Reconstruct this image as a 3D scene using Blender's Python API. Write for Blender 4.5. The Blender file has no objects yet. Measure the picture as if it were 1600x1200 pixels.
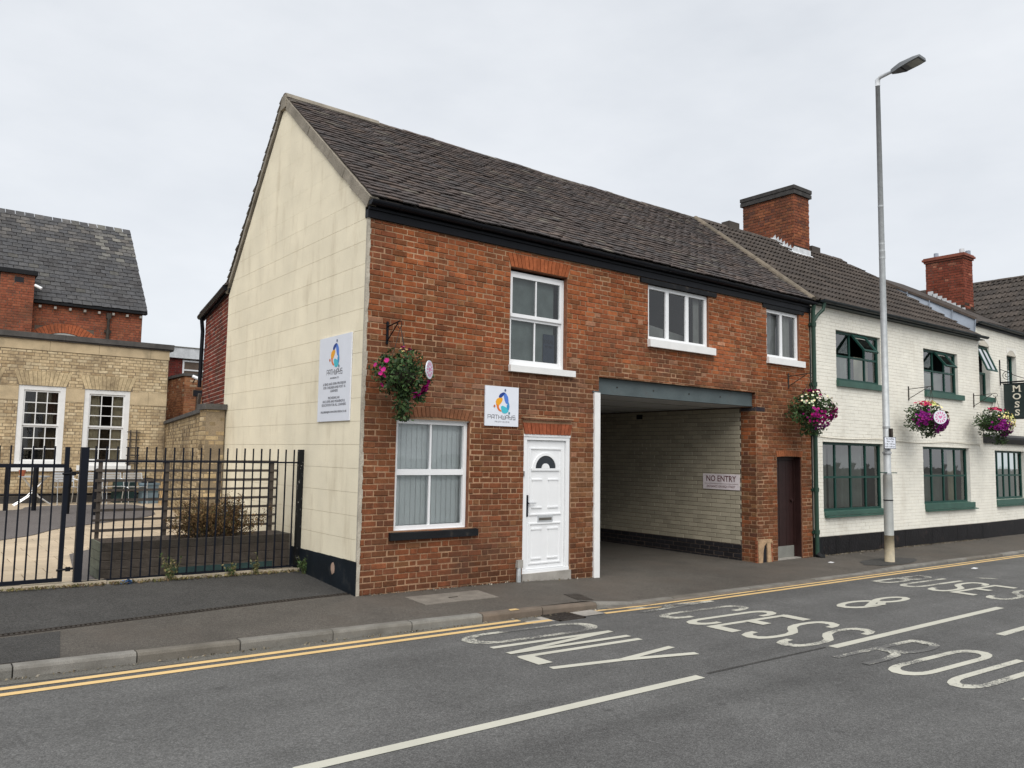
import bpy, math, random
from mathutils import Vector, Matrix, Euler, noise
random.seed(11)
R = math.radians
S = bpy.context.scene
COL = S.collection
V = Vector
ZU = V((0, 0, 1))

# ------------------------------------------------------------------ camera
CAM = V((-4.785, -9.3, 1.825))
cam = bpy.data.cameras.new('camera')
cam.sensor_fit = 'HORIZONTAL'
cam.sensor_width = 36.0
cam.lens = 36.0 * 1242.1 / 1600.0
cam.clip_start = 0.05
cam.clip_end = 2000
camo = bpy.data.objects.new('camera', cam)
COL.objects.link(camo)
yaw, pit, rol = R(37.892), R(5.062), R(0.924)
fw = V((math.sin(yaw) * math.cos(pit), math.cos(yaw) * math.cos(pit), math.sin(pit)))
rt = V((math.cos(yaw), -math.sin(yaw), 0))
up = rt.cross(fw)
rt2 = math.cos(rol) * rt + math.sin(rol) * up
up2 = -math.sin(rol) * rt + math.cos(rol) * up
camo.matrix_world = Matrix(((rt2.x, up2.x, -fw.x, CAM.x), (rt2.y, up2.y, -fw.y, CAM.y),
                            (rt2.z, up2.z, -fw.z, CAM.z), (0, 0, 0, 1)))
S.camera = camo

# ------------------------------------------------------------------ sky, sun, exposure
SUN_EL, SUN_AZ = R(50), R(212)          # azimuth clockwise from +y: behind the camera, a little to its left
world = bpy.data.worlds.new('World')
S.world = world
world.use_nodes = True
wn, wl_ = world.node_tree.nodes, world.node_tree.links
wn.clear()
wout = wn.new('ShaderNodeOutputWorld')
wbg = wn.new('ShaderNodeBackground')
sky = wn.new('ShaderNodeTexSky')
sky.sky_type = 'NISHITA'
sky.sun_disc = False
sky.sun_elevation = SUN_EL
sky.sun_rotation = SUN_AZ
wtc = wn.new('ShaderNodeTexCoord')
wmap = wn.new('ShaderNodeMapping')
wmap.inputs['Scale'].default_value = (1.0, 1.0, 2.6)
wns = wn.new('ShaderNodeTexNoise')
wns.inputs['Scale'].default_value = 1.9
wns.inputs['Detail'].default_value = 6
wns.inputs['Roughness'].default_value = 0.55
wcr = wn.new('ShaderNodeValToRGB')
wcr.color_ramp.elements[0].position = 0.3
wcr.color_ramp.elements[0].color = (3.90, 4.08, 4.33, 1)
wcr.color_ramp.elements[1].position = 0.72
wcr.color_ramp.elements[1].color = (5.08, 5.20, 5.36, 1)
wmx = wn.new('ShaderNodeMix')
wmx.data_type = 'RGBA'
wmx.inputs[0].default_value = 0.94
wl_.new(wtc.outputs['Generated'], wmap.inputs['Vector'])
wl_.new(wmap.outputs[0], wns.inputs['Vector'])
wl_.new(wns.outputs['Fac'], wcr.inputs[0])
wl_.new(sky.outputs[0], wmx.inputs[6])
wl_.new(wcr.outputs[0], wmx.inputs[7])
wl_.new(wmx.outputs[2], wbg.inputs[0])
wbg.inputs[1].default_value = 0.10
wl_.new(wbg.outputs[0], wout.inputs[0])

sun = bpy.data.lights.new('sun', 'SUN')
sun.energy = 1.5
sun.angle = R(58)
sun.color = (1.0, 0.965, 0.91)
suno = bpy.data.objects.new('sun', sun)
COL.objects.link(suno)
sd = V((math.sin(SUN_AZ) * math.cos(SUN_EL), math.cos(SUN_AZ) * math.cos(SUN_EL), math.sin(SUN_EL)))
suno.rotation_euler = sd.to_track_quat('Z', 'Y').to_euler()
suno.location = sd * 60

S.view_settings.view_transform = 'Standard'
S.view_settings.look = 'None'
S.view_settings.exposure = 0.9
S.view_settings.gamma = 1
S.view_settings.use_curve_mapping = False

# ------------------------------------------------------------------ materials
_mats = {}
def mat(name, col=(0.5, 0.5, 0.5), rough=0.8, src=None, var=0.18, scale=5.0, fine=0.12, fscale=70.0, bump=0.15, bscale=90.0,
        metal=0.0, spec=0.3, tint=None, tfac=0.0, tscale=1.2, tlo=0.5, thi=0.7, tstretch=None, bdist=0.004):
    """procedural surface: base colour (constant, object colour or 'Col' attribute) x cloudy variation x grain, optional stain tint"""
    if name in _mats: return _mats[name]
    m = bpy.data.materials.new(name); m.use_nodes = True
    n, l = m.node_tree.nodes, m.node_tree.links
    b = n['Principled BSDF']
    b.inputs['Roughness'].default_value = rough
    b.inputs['Metallic'].default_value = metal
    b.inputs['Specular IOR Level'].default_value = spec
    geo = n.new('ShaderNodeNewGeometry')
    if src == 'obj':
        c = n.new('ShaderNodeObjectInfo').outputs['Color']
    elif src == 'attr':
        a = n.new('ShaderNodeAttribute'); a.attribute_name = 'Col'; c = a.outputs['Color']
    else:
        r = n.new('ShaderNodeRGB'); r.outputs[0].default_value = (*col, 1); c = r.outputs[0]
    def noise(sc, det=4):
        t = n.new('ShaderNodeTexNoise'); t.inputs['Scale'].default_value = sc; t.inputs['Detail'].default_value = det
        l.new(geo.outputs['Position'], t.inputs['Vector']); return t.outputs['Fac']
    def mul(c, f, amt):
        mr = n.new('ShaderNodeMapRange'); mr.inputs[1].default_value = 0.25; mr.inputs[2].default_value = 0.75
        mr.inputs[3].default_value = 1 - amt; mr.inputs[4].default_value = 1 + amt
        l.new(f, mr.inputs[0])
        mx = n.new('ShaderNodeMix'); mx.data_type = 'RGBA'; mx.blend_type = 'MULTIPLY'; mx.inputs[0].default_value = 1
        l.new(c, mx.inputs[6]); l.new(mr.outputs[0], mx.inputs[7]); return mx.outputs[2]
    if var: c = mul(c, noise(scale), var)
    if fine: c = mul(c, noise(fscale, 2), fine)
    if tint is not None:
        t = n.new('ShaderNodeTexNoise'); t.inputs['Scale'].default_value = tscale; t.inputs['Detail'].default_value = 8
        t.inputs['Roughness'].default_value = 0.65
        if tstretch:
            mp = n.new('ShaderNodeMapping'); mp.inputs['Scale'].default_value = tstretch
            l.new(geo.outputs['Position'], mp.inputs['Vector']); l.new(mp.outputs[0], t.inputs['Vector'])
        else:
            l.new(geo.outputs['Position'], t.inputs['Vector'])
        mr = n.new('ShaderNodeMapRange'); mr.inputs[1].default_value = tlo; mr.inputs[2].default_value = thi
        mr.inputs[4].default_value = tfac
        l.new(t.outputs['Fac'], mr.inputs[0])
        mx = n.new('ShaderNodeMix'); mx.data_type = 'RGBA'
        l.new(mr.outputs[0], mx.inputs[0]); l.new(c, mx.inputs[6]); mx.inputs[7].default_value = (*tint, 1)
        c = mx.outputs[2]
    l.new(c, b.inputs['Base Color'])
    if bump:
        bp = n.new('ShaderNodeBump'); bp.inputs['Strength'].default_value = bump; bp.inputs['Distance'].default_value = bdist
        l.new(noise(bscale, 3), bp.inputs['Height']); l.new(bp.outputs[0], b.inputs['Normal'])
    _mats[name] = m
    return m

def glass_mat(name, tint=(0.88, 0.91, 0.91), refl=0.10, wav=0.0):
    m = bpy.data.materials.new(name); m.use_nodes = True
    n, l = m.node_tree.nodes, m.node_tree.links
    n.clear()
    o = n.new('ShaderNodeOutputMaterial'); mx = n.new('ShaderNodeMixShader')
    tr = n.new('ShaderNodeBsdfTransparent'); tr.inputs[0].default_value = (*tint, 1)
    gl = n.new('ShaderNodeBsdfGlossy'); gl.inputs['Roughness'].default_value = 0.015
    lw = n.new('ShaderNodeFresnel'); lw.inputs['IOR'].default_value = 1.5
    ad = n.new('ShaderNodeMath'); ad.operation = 'MULTIPLY_ADD'; ad.inputs[1].default_value = 1.3; ad.inputs[2].default_value = refl - 0.04
    l.new(lw.outputs[0], ad.inputs[0]); l.new(ad.outputs[0], mx.inputs[0])
    l.new(tr.outputs[0], mx.inputs[1]); l.new(gl.outputs[0], mx.inputs[2]); l.new(mx.outputs[0], o.inputs[0])
    if wav:
        t = n.new('ShaderNodeTexNoise'); t.inputs['Scale'].default_value = 3.0
        bp = n.new('ShaderNodeBump'); bp.inputs['Strength'].default_value = wav; bp.inputs['Distance'].default_value = 0.02
        l.new(t.outputs['Fac'], bp.inputs['Height']); l.new(bp.outputs[0], gl.inputs['Normal'])
    return m

def asphalt(name, col, speck=0.5, rough=0.85, scale=150, patch=0.14, tint=None, tracks=False):
    m = bpy.data.materials.new(name); m.use_nodes = True
    n, l = m.node_tree.nodes, m.node_tree.links
    b = n['Principled BSDF']; b.inputs['Roughness'].default_value = rough; b.inputs['Specular IOR Level'].default_value = 0.25
    geo = n.new('ShaderNodeNewGeometry')
    def noise(sc, det, rg=0.5):
        t = n.new('ShaderNodeTexNoise'); t.inputs['Scale'].default_value = sc; t.inputs['Detail'].default_value = det
        t.inputs['Roughness'].default_value = rg
        l.new(geo.outputs['Position'], t.inputs['Vector']); return t.outputs['Fac']
    vo = n.new('ShaderNodeTexVoronoi'); vo.inputs['Scale'].default_value = scale
    l.new(geo.outputs['Position'], vo.inputs['Vector'])
    hs = n.new('ShaderNodeSeparateColor'); l.new(vo.outputs['Color'], hs.inputs[0])
    mr = n.new('ShaderNodeMapRange'); mr.inputs[1].default_value = 0.0; mr.inputs[2].default_value = 1.0
    mr.inputs[3].default_value = 1 - speck; mr.inputs[4].default_value = 1 + speck * 1.1
    pw = n.new('ShaderNodeMath'); pw.operation = 'POWER'; pw.inputs[1].default_value = 1.6
    l.new(hs.outputs[0], pw.inputs[0]); l.new(pw.outputs[0], mr.inputs[0])
    r = n.new('ShaderNodeRGB'); r.outputs[0].default_value = (*col, 1); c = r.outputs[0]
    def mulv(c, v):
        mx = n.new('ShaderNodeMix'); mx.data_type = 'RGBA'; mx.blend_type = 'MULTIPLY'; mx.inputs[0].default_value = 1
        l.new(c, mx.inputs[6]); l.new(v, mx.inputs[7]); return mx.outputs[2]
    c = mulv(c, mr.outputs[0])
    if tracks:
        mp = n.new('ShaderNodeMapping'); mp.inputs['Scale'].default_value = (0.06, 1.1, 1); l.new(geo.outputs['Position'], mp.inputs['Vector'])
        t = n.new('ShaderNodeTexNoise'); t.inputs['Scale'].default_value = 1.3; t.inputs['Detail'].default_value = 5; l.new(mp.outputs[0], t.inputs['Vector'])
        q = n.new('ShaderNodeMapRange'); q.inputs[1].default_value = 0.35; q.inputs[2].default_value = 0.65; q.inputs[3].default_value = 0.86; q.inputs[4].default_value = 1.14
        l.new(t.outputs['Fac'], q.inputs[0]); c = mulv(c, q.outputs[0])
        # oil drips and dark spots
        v2 = n.new('ShaderNodeTexVoronoi'); v2.inputs['Scale'].default_value = 1.7; l.new(geo.outputs['Position'], v2.inputs['Vector'])
        q = n.new('ShaderNodeMapRange'); q.inputs[1].default_value = 0.03; q.inputs[2].default_value = 0.10; q.inputs[3].default_value = 0.72; q.inputs[4].default_value = 1.0
        l.new(v2.outputs['Distance'], q.inputs[0]); c = mulv(c, q.outputs[0])
    for sc, det, am in ((0.35, 5, patch), (2.2, 6, patch * 0.6), (30, 3, 0.16)):
        q = n.new('ShaderNodeMapRange'); q.inputs[1].default_value = 0.3; q.inputs[2].default_value = 0.7
        q.inputs[3].default_value = 1 - am; q.inputs[4].default_value = 1 + am
        l.new(noise(sc, det, 0.6), q.inputs[0]); c = mulv(c, q.outputs[0])
    if tint:
        q = n.new('ShaderNodeMapRange'); q.inputs[1].default_value = 0.48; q.inputs[2].default_value = 0.72; q.inputs[4].default_value = 0.6
        l.new(noise(0.8, 7, 0.65), q.inputs[0])
        mx = n.new('ShaderNodeMix'); mx.data_type = 'RGBA'; l.new(q.outputs[0], mx.inputs[0]); l.new(c, mx.inputs[6])
        mx.inputs[7].default_value = (*tint, 1); c = mx.outputs[2]
    l.new(c, b.inputs['Base Color'])
    bp = n.new('ShaderNodeBump'); bp.inputs['Strength'].default_value = 0.5; bp.inputs['Distance'].default_value = 0.006
    l.new(vo.outputs['Distance'], bp.inputs['Height']); l.new(bp.outputs[0], b.inputs['Normal'])
    return m

def paint_mat(name, col, under):
    """road paint; object colour red channel = how worn it is (0 fresh .. 1 nearly gone)"""
    m = bpy.data.materials.new(name); m.use_nodes = True
    n, l = m.node_tree.nodes, m.node_tree.links
    b = n['Principled BSDF']; b.inputs['Roughness'].default_value = 0.75; b.inputs['Specular IOR Level'].default_value = 0.25
    geo = n.new('ShaderNodeNewGeometry')
    oi = n.new('ShaderNodeObjectInfo')
    sp = n.new('ShaderNodeSeparateColor'); l.new(oi.outputs['Color'], sp.inputs[0])
    t = n.new('ShaderNodeTexNoise'); t.inputs['Scale'].default_value = 42; t.inputs['Detail'].default_value = 5; t.inputs['Roughness'].default_value = 0.7
    t2 = n.new('ShaderNodeTexNoise'); t2.inputs['Scale'].default_value = 2.2; t2.inputs['Detail'].default_value = 4
    l.new(geo.outputs['Position'], t.inputs['Vector']); l.new(geo.outputs['Position'], t2.inputs['Vector'])
    ad = n.new('ShaderNodeMath'); ad.operation = 'ADD'; l.new(t.outputs['Fac'], ad.inputs[0])
    mm = n.new('ShaderNodeMath'); mm.operation = 'MULTIPLY_ADD'; mm.inputs[1].default_value = 0.9; mm.inputs[2].default_value = -0.45
    l.new(t2.outputs['Fac'], mm.inputs[0]); l.new(mm.outputs[0], ad.inputs[1])
    sb = n.new('ShaderNodeMath'); sb.operation = 'MULTIPLY_ADD'; sb.inputs[1].default_value = 0.52; sb.inputs[2].default_value = 0.12
    l.new(sp.outputs[0], sb.inputs[0])
    df = n.new('ShaderNodeMath'); df.operation = 'SUBTRACT'; l.new(sb.outputs[0], df.inputs[0]); l.new(ad.outputs[0], df.inputs[1])
    mr = n.new('ShaderNodeMapRange'); mr.inputs[1].default_value = -0.06; mr.inputs[2].default_value = 0.08; l.new(df.outputs[0], mr.inputs[0])
    mx = n.new('ShaderNodeMix'); mx.data_type = 'RGBA'; l.new(mr.outputs[0], mx.inputs[0])
    mx.inputs[6].default_value = (*col, 1); mx.inputs[7].default_value = (*under, 1)
    q = n.new('ShaderNodeMapRange'); q.inputs[3].default_value = 0.8; q.inputs[4].default_value = 1.15; l.new(t2.outputs['Fac'], q.inputs[0])
    m2 = n.new('ShaderNodeMix'); m2.data_type = 'RGBA'; m2.blend_type = 'MULTIPLY'; m2.inputs[0].default_value = 1
    l.new(mx.outputs[2], m2.inputs[6]); l.new(q.outputs[0], m2.inputs[7])
    l.new(m2.outputs[2], b.inputs['Base Color'])
    return m

M_BRICK_O = mat('red_brick_single', src='obj', rough=0.95, var=0.25, scale=14, fine=0.25, fscale=110, bump=0.5, bscale=70, spec=0.06, tint=(0.075, 0.046, 0.033), tfac=0.85, tscale=1.0, tlo=0.47, thi=0.75)
M_BRICK_A = mat('red_brick_joined', src='attr', rough=0.95, var=0.25, scale=14, fine=0.25, fscale=110, bump=0.5, bscale=70, spec=0.06, tint=(0.075, 0.046, 0.033), tfac=0.85, tscale=1.0, tlo=0.47, thi=0.75)
M_MORTAR = mat('tan_mortar', (0.39, 0.245, 0.150), rough=0.95, var=0.3, scale=2.5, fine=0.2, bump=0.5, spec=0.1, tint=(0.20, 0.115, 0.07), tfac=0.75, tscale=0.9, tlo=.40, thi=.62)
M_MORTAR_D = mat('dark_mortar', (0.13, 0.10, 0.08), rough=0.95, var=0.25, scale=2.5, fine=0.2, bump=0.4, spec=0.1)
M_MORTAR_Y = mat('grey_buff_mortar', (0.24, 0.19, 0.13), rough=0.95, var=0.25, scale=2.5, fine=0.2, bump=0.4, spec=0.1)
M_TILE_O = mat('roof_tile_single', src='obj', rough=0.85, var=0.3, scale=9, fine=0.25, fscale=90, bump=0.4, bscale=60, spec=0.25)
M_TILE_A = mat('roof_tile_joined', src='attr', rough=0.85, var=0.3, scale=9, fine=0.25, fscale=90, bump=0.4, bscale=60, spec=0.25)
M_PAINTB_O = mat('painted_brick_single', src='obj', rough=0.7, var=0.07, scale=2.0, fine=0.06, bump=0.5, bscale=45, spec=0.3, tint=(0.46, 0.40, 0.31), tfac=0.5, tscale=1.6, tlo=0.56, thi=0.82, tstretch=(1, 1, 0.25))
M_PAINTB_A = mat('painted_brick_joined', src='attr', rough=0.7, var=0.07, scale=2.0, fine=0.06, bump=0.5, bscale=45, spec=0.3, tint=(0.46, 0.40, 0.31), tfac=0.5, tscale=1.6, tlo=0.56, thi=0.82, tstretch=(1, 1, 0.25))
M_PAINTJ = mat('painted_joint', (0.56, 0.52, 0.44), rough=0.8, var=0.2, scale=1.4, fine=0.1, bump=0.3)
M_CREAM_O = mat('cream_block_single', src='obj', rough=0.75, var=0.09, scale=1.6, fine=0.05, bump=0.55, bscale=55, spec=0.25, tint=(0.50, 0.415, 0.28), tfac=0.6, tscale=1.7, tlo=0.52, thi=0.80, tstretch=(2.6, 2.6, 0.6))
M_CREAMJ = mat('cream_joint', (0.60, 0.53, 0.39), rough=0.85, var=0.3, scale=2, bump=0.2)
M_GLAZED_O = mat('glazed_brick_single', src='obj', rough=0.35, var=0.08, scale=3, fine=0.05, bump=0.15, bscale=40, spec=0.45)
M_GLAZED_A = mat('glazed_brick_joined', src='attr', rough=0.35, var=0.08, scale=3, fine=0.05, bump=0.15, bscale=40, spec=0.45)
M_UPVC = mat('white_upvc', (0.80, 0.81, 0.82), rough=0.35, var=0.03, scale=3, fine=0.0, bump=0.0, spec=0.5)
M_WPAINT = mat('white_gloss_paint', (0.76, 0.76, 0.75), rough=0.45, var=0.06, scale=5, fine=0.04, bump=0.25, bscale=30, tint=(0.4, 0.33, 0.25), tfac=0.5, tscale=5, tlo=0.62, thi=0.8)
M_BLACK = mat('black_gloss_paint', (0.008, 0.009, 0.012), rough=0.4, var=0.2, scale=4, fine=0.1, bump=0.15, spec=0.12)
M_BLACKD = mat('black_weathered_paint', (0.010, 0.011, 0.013), spec=.2, rough=0.6, var=0.3, scale=6, fine=0.2, bump=0.4, bscale=40, tint=(0.10, 0.08, 0.06), tfac=0.6, tscale=6, tlo=0.6, thi=0.75)
M_NAVY = mat('blue_black_metal', (0.005, 0.007, 0.013), rough=0.5, var=0.15, scale=5, fine=0.1, bump=0.1, spec=0.2)
M_PEELING = mat('flaking_black_metal', (0.006, 0.007, 0.008), spec=.2, rough=0.5, var=0.2, scale=5, bump=0.4, bscale=50, tint=(0.35, 0.34, 0.32), tfac=0.9, tscale=22, tlo=0.62, thi=0.68)
M_GREEN = mat('dark_green_paint', (0.010, 0.054, 0.042), rough=0.45, var=0.15, scale=5, fine=0.08, bump=0.15, spec=0.25)
M_GREEN2 = mat('green_sill_paint', (0.036, 0.095, 0.072), rough=0.5, var=0.18, scale=4, fine=0.1, bump=0.2, spec=0.4)
M_PIPE = mat('green_downpipe_paint', (0.016, 0.048, 0.032), rough=0.5, var=0.2, scale=5, fine=0.1, bump=0.2, spec=0.4)
M_STEEL = mat('slate_blue_steel', (0.085, 0.108, 0.112), rough=0.55, var=0.22, scale=3, fine=0.1, bump=0.2, tint=(0.06, 0.05, 0.045), tfac=0.6, tscale=3, tlo=0.55, thi=0.75)
M_GALV = mat('galvanised_steel', (0.42, 0.44, 0.45), rough=0.55, var=0.14, scale=9, fine=0.08, bump=0.05, metal=0.35, spec=0.5)
M_LAMP = mat('lamp_grey', (0.17, 0.18, 0.19), rough=0.5, var=0.05, fine=0.0, bump=0)
M_LENS = mat('lamp_lens', (0.30, 0.30, 0.27), rough=0.15, var=0.1, scale=40, fine=0, bump=0, spec=0.6)
M_LEAD = mat('lead_sheet', (0.30, 0.34, 0.40), rough=0.5, var=0.18, scale=3, fine=0.1, bump=0.2, metal=0.2, spec=0.4)
M_LEADW = mat('pale_lead', (0.60, 0.62, 0.64), rough=0.6, var=0.2, scale=9, fine=0.1, bump=0.2)
M_CEMENT = mat('grey_cement', (0.27, 0.24, 0.195), rough=0.95, var=0.25, scale=6, fine=0.2, bump=0.7, bscale=45, bdist=0.008, tint=(0.10, 0.09, 0.07), tfac=0.6, tscale=3)
M_CONC = mat('concrete', (0.33, 0.31, 0.28), rough=0.92, var=0.2, scale=4, fine=0.2, fscale=130, bump=0.5, bscale=90, tint=(0.12, 0.11, 0.09), tfac=0.5, tscale=2.5)
M_KERB = mat('kerb_concrete', src='obj', rough=0.92, var=0.22, scale=5, fine=0.25, fscale=160, bump=0.6, bscale=110, tint=(0.09, 0.08, 0.065), tfac=0.6, tscale=2.2, tlo=0.48, thi=0.75)
M_SLAB = mat('buff_slab', src='obj', rough=0.9, var=0.12, scale=3, fine=0.12, bump=0.3)
M_STONE = mat('buff_stone', (0.52, 0.41, 0.26), rough=0.9, var=0.2, scale=3, fine=0.12, bump=0.4, tint=(0.10, 0.09, 0.07), tfac=0.7, tscale=1.8, tlo=0.55, thi=0.8)
M_COPING = mat('dark_coping', (0.085, 0.08, 0.075), rough=0.95, var=0.3, scale=5, fine=0.25, bump=0.6, bscale=40)
M_DOORB = mat('brown_door_paint', (0.026, 0.011, 0.010), rough=0.5, var=0.2, scale=6, fine=0.1, bump=0.2)
M_GREY = mat('grey_primer', (0.20, 0.20, 0.18), rough=0.8, var=0.15, bump=0.2)
M_CEIL = mat('passage_ceiling_board', (0.46, 0.47, 0.47), rough=0.8, var=0.08, scale=2, fine=0.0, bump=0.1)
M_DARK = mat('dark_interior', (0.03, 0.03, 0.032), rough=0.9, var=0.1, fine=0, bump=0)
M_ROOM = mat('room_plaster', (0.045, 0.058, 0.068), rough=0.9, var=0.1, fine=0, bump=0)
M_SLAT = mat('blind_slat_fabric', (0.84, 0.87, 0.87), rough=0.85, var=0.05, scale=3, fine=0.04, bump=0.1)
M_NET = mat('grey_net_blind', (0.25, 0.29, 0.275), rough=0.9, var=0.2, scale=5, fine=0.1, bump=0.4, bscale=18)
M_CURT = mat('grey_curtain', (0.46, 0.46, 0.43), rough=0.9, var=0.1, fine=0.08, bump=0.1)
M_CURTC = mat('cream_curtain', (0.68, 0.61, 0.46), rough=0.9, var=0.1, fine=0.08, bump=0.1)
M_SIGNW = mat('white_sign_board', (0.72, 0.75, 0.82), rough=0.35, var=0.03, fine=0, bump=0, spec=0.5)
M_WOOD = mat('grey_decking', src='obj', rough=0.9, var=0.28, scale=7, fine=0.25, fscale=60, bump=0.5, bscale=45)
M_TRELL = mat('grey_trellis', (0.075, 0.062, 0.052), rough=0.9, var=0.25, scale=7, fine=0.2, bump=0.3)
M_ALU = mat('bright_aluminium', (0.72, 0.74, 0.76), rough=0.3, var=0.05, fine=0, bump=0, metal=0.7, spec=0.5)
M_BLUEBOX = mat('blue_grey_plastic', (0.16, 0.22, 0.26), rough=0.55, var=0.1, bump=0.1)
M_CANE = mat('pale_timber', (0.50, 0.34, 0.17), rough=0.8, var=0.2, scale=6, bump=0.2)
M_TEAL = mat('teal_board', (0.025, 0.055, 0.055), rough=0.7, var=0.3, scale=6, bump=0.2)
M_GLASS = glass_mat('window_glass', refl=0.055)
M_GLASSD = glass_mat('old_window_glass', tint=(0.70, 0.76, 0.74), refl=0.15, wav=0.03)
M_ROAD = asphalt('road_asphalt', (0.112, 0.111, 0.108), speck=0.32, scale=125, patch=0.18, tracks=True)
M_PAVE = asphalt('pavement_asphalt', (0.098, 0.088, 0.076), speck=0.35, scale=150, patch=0.22, tint=(0.105, 0.086, 0.070))
M_APRON = asphalt('dark_tarmac', (0.060, 0.058, 0.055), speck=0.5, scale=150, patch=0.2)
M_YARDT = asphalt('yard_tarmac', (0.135, 0.122, 0.118), speck=0.2, scale=120)
M_CHAN = asphalt('channel_strip', (0.135, 0.128, 0.112), speck=0.3, scale=150)
M_RPAINT = paint_mat('white_road_paint', (0.50, 0.49, 0.42), (0.118, 0.117, 0.114))
M_YPAINT = paint_mat('yellow_road_paint', (0.66, 0.46, 0.21), (0.13, 0.122, 0.11))
M_GRATE = mat('cast_iron', (0.05, 0.042, 0.035), rough=0.7, var=0.3, scale=8, bump=0.4, metal=0.3)
M_LEAF = mat('leaf', src='attr', rough=0.6, var=0.25, scale=12, fine=0, bump=0, spec=0.3)
M_PETAL = mat('petal', src='attr', rough=0.6, var=0.12, scale=20, fine=0, bump=0, spec=0.2)
M_INK = mat('dark_grey_ink', (0.15, 0.15, 0.17), rough=0.5, var=0, fine=0, bump=0)
M_INKM = mat('maroon_ink', (0.095, 0.010, 0.014), rough=0.5, var=0, fine=0, bump=0)
M_INKB = mat('black_ink', (0.012, 0.012, 0.016), rough=0.5, var=0, fine=0, bump=0)
M_INKW = mat('cream_ink', (0.70, 0.66, 0.55), rough=0.5, var=0.05, fine=0, bump=0)
M_MOSS = mat('dark_green_sign_board', (0.010, 0.022, 0.022), rough=0.4, var=0.1, fine=0, bump=0.1, spec=0.5)
M_PINKINK = mat('pink_ink', (0.66, 0.22, 0.42), rough=0.5, var=0.1, fine=0, bump=0)
M_SHRUB = mat('dry_shrub', src='attr', rough=0.9, var=0.2, scale=10, fine=0, bump=0)
M_REDP = mat('terracotta', (0.40, 0.12, 0.06), rough=0.85, var=0.2, bump=0.2)
M_DKROAD = mat('hidden_ground', (0.10, 0.10, 0.09), rough=0.95, var=0.2, scale=0.5)

# ------------------------------------------------------------------ mesh collector and object helpers
class MB:
    def __init__(s): s.v, s.f, s.c = [], [], []
    def face(s, pts, col=None):
        i = len(s.v); s.v.extend(tuple(p) for p in pts); s.f.append(tuple(range(i, i + len(pts)))); s.c.append(col)
    def hexa(s, p, col=None):
        """p: 8 points, bottom ring 0-3 then top ring 4-7"""
        i = len(s.v); s.v.extend(tuple(q) for q in p)
        for f in ((3, 2, 1, 0), (4, 5, 6, 7), (0, 1, 5, 4), (1, 2, 6, 5), (2, 3, 7, 6), (3, 0, 4, 7)):
            s.f.append(tuple(i + k for k in f)); s.c.append(col)
        return s
    def box(s, x0, x1, y0, y1, z0, z1, col=None):
        return s.hexa([(x0, y0, z0), (x1, y0, z0), (x1, y1, z0), (x0, y1, z0), (x0, y0, z1), (x1, y0, z1), (x1, y1, z1), (x0, y1, z1)], col)
    def prism(s, pts, ext, col=None):
        """polygon pts extruded by vector ext"""
        n = len(pts); i = len(s.v); e = V(ext)
        s.v.extend(tuple(p) for p in pts); s.v.extend(tuple(V(p) + e) for p in pts)
        s.f.append(tuple(range(i, i + n))); s.f.append(tuple(range(i + 2 * n - 1, i + n - 1, -1))); s.c += [col, col]
        for k in range(n):
            q = (k + 1) % n
            s.f.append((i + q, i + k, i + n + k, i + n + q)); s.c.append(col)
        return s
    def bar(s, a, b, w, h, upv=(0, 0, 1), col=None):
        a, b = V(a), V(b); d = (b - a).normalized(); u = V(upv)
        if abs(d.dot(u)) > 0.95: u = V((1, 0, 0))
        sx = d.cross(u).normalized() * (w / 2); sy = sx.cross(d).normalized() * (h / 2)
        return s.hexa([a - sx - sy, a + sx - sy, a + sx + sy, a - sx + sy, b - sx - sy, b + sx - sy, b + sx + sy, b - sx + sy], col)
    def tube(s, pts, r, n=8, col=None, caps=True):
        pts = [V(p) for p in pts]; i0 = len(s.v)
        rs = r if isinstance(r, (list, tuple)) else [r] * len(pts)
        for k, p in enumerate(pts):
            d = (pts[min(k + 1, len(pts) - 1)] - pts[max(k - 1, 0)]).normalized()
            a = V((0, 0, 1)) if abs(d.z) < 0.9 else V((0, 1, 0))
            x = d.cross(a).normalized(); y = d.cross(x)
            for j in range(n):
                t = 2 * math.pi * j / n
                s.v.append(tuple(p + x * (math.cos(t) * rs[k]) + y * (math.sin(t) * rs[k])))
        for k in range(len(pts) - 1):
            for j in range(n):
                q = (j + 1) % n
                s.f.append((i0 + k * n + j, i0 + k * n + q, i0 + (k + 1) * n + q, i0 + (k + 1) * n + j)); s.c.append(col)
        if caps:
            s.f.append(tuple(i0 + j for j in range(n))); s.c.append(col)
            e = i0 + (len(pts) - 1) * n
            s.f.append(tuple(e + j for j in range(n - 1, -1, -1))); s.c.append(col)
        return s
    def add(s, verts, faces, mtx, col=None):
        i = len(s.v)
        s.v.extend(tuple(mtx @ V(p)) for p in verts)
        for f in faces: s.f.append(tuple(i + k for k in f)); s.c.append(col)
    def mesh(s, name, m, smooth=False):
        me = bpy.data.meshes.new(name)
        me.from_pydata(s.v, [], s.f)
        if any(c is not None for c in s.c):
            at = me.color_attributes.new('Col', 'FLOAT_COLOR', 'CORNER')
            buf = []
            for f, c in zip(s.f, s.c):
                c = c or (0.5, 0.5, 0.5)
                buf.extend([c[0], c[1], c[2], 1.0] * len(f))
            at.data.foreach_set('color', buf)
        me.materials.append(m)
        if smooth: me.shade_smooth()
        me.update()
        return me

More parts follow.
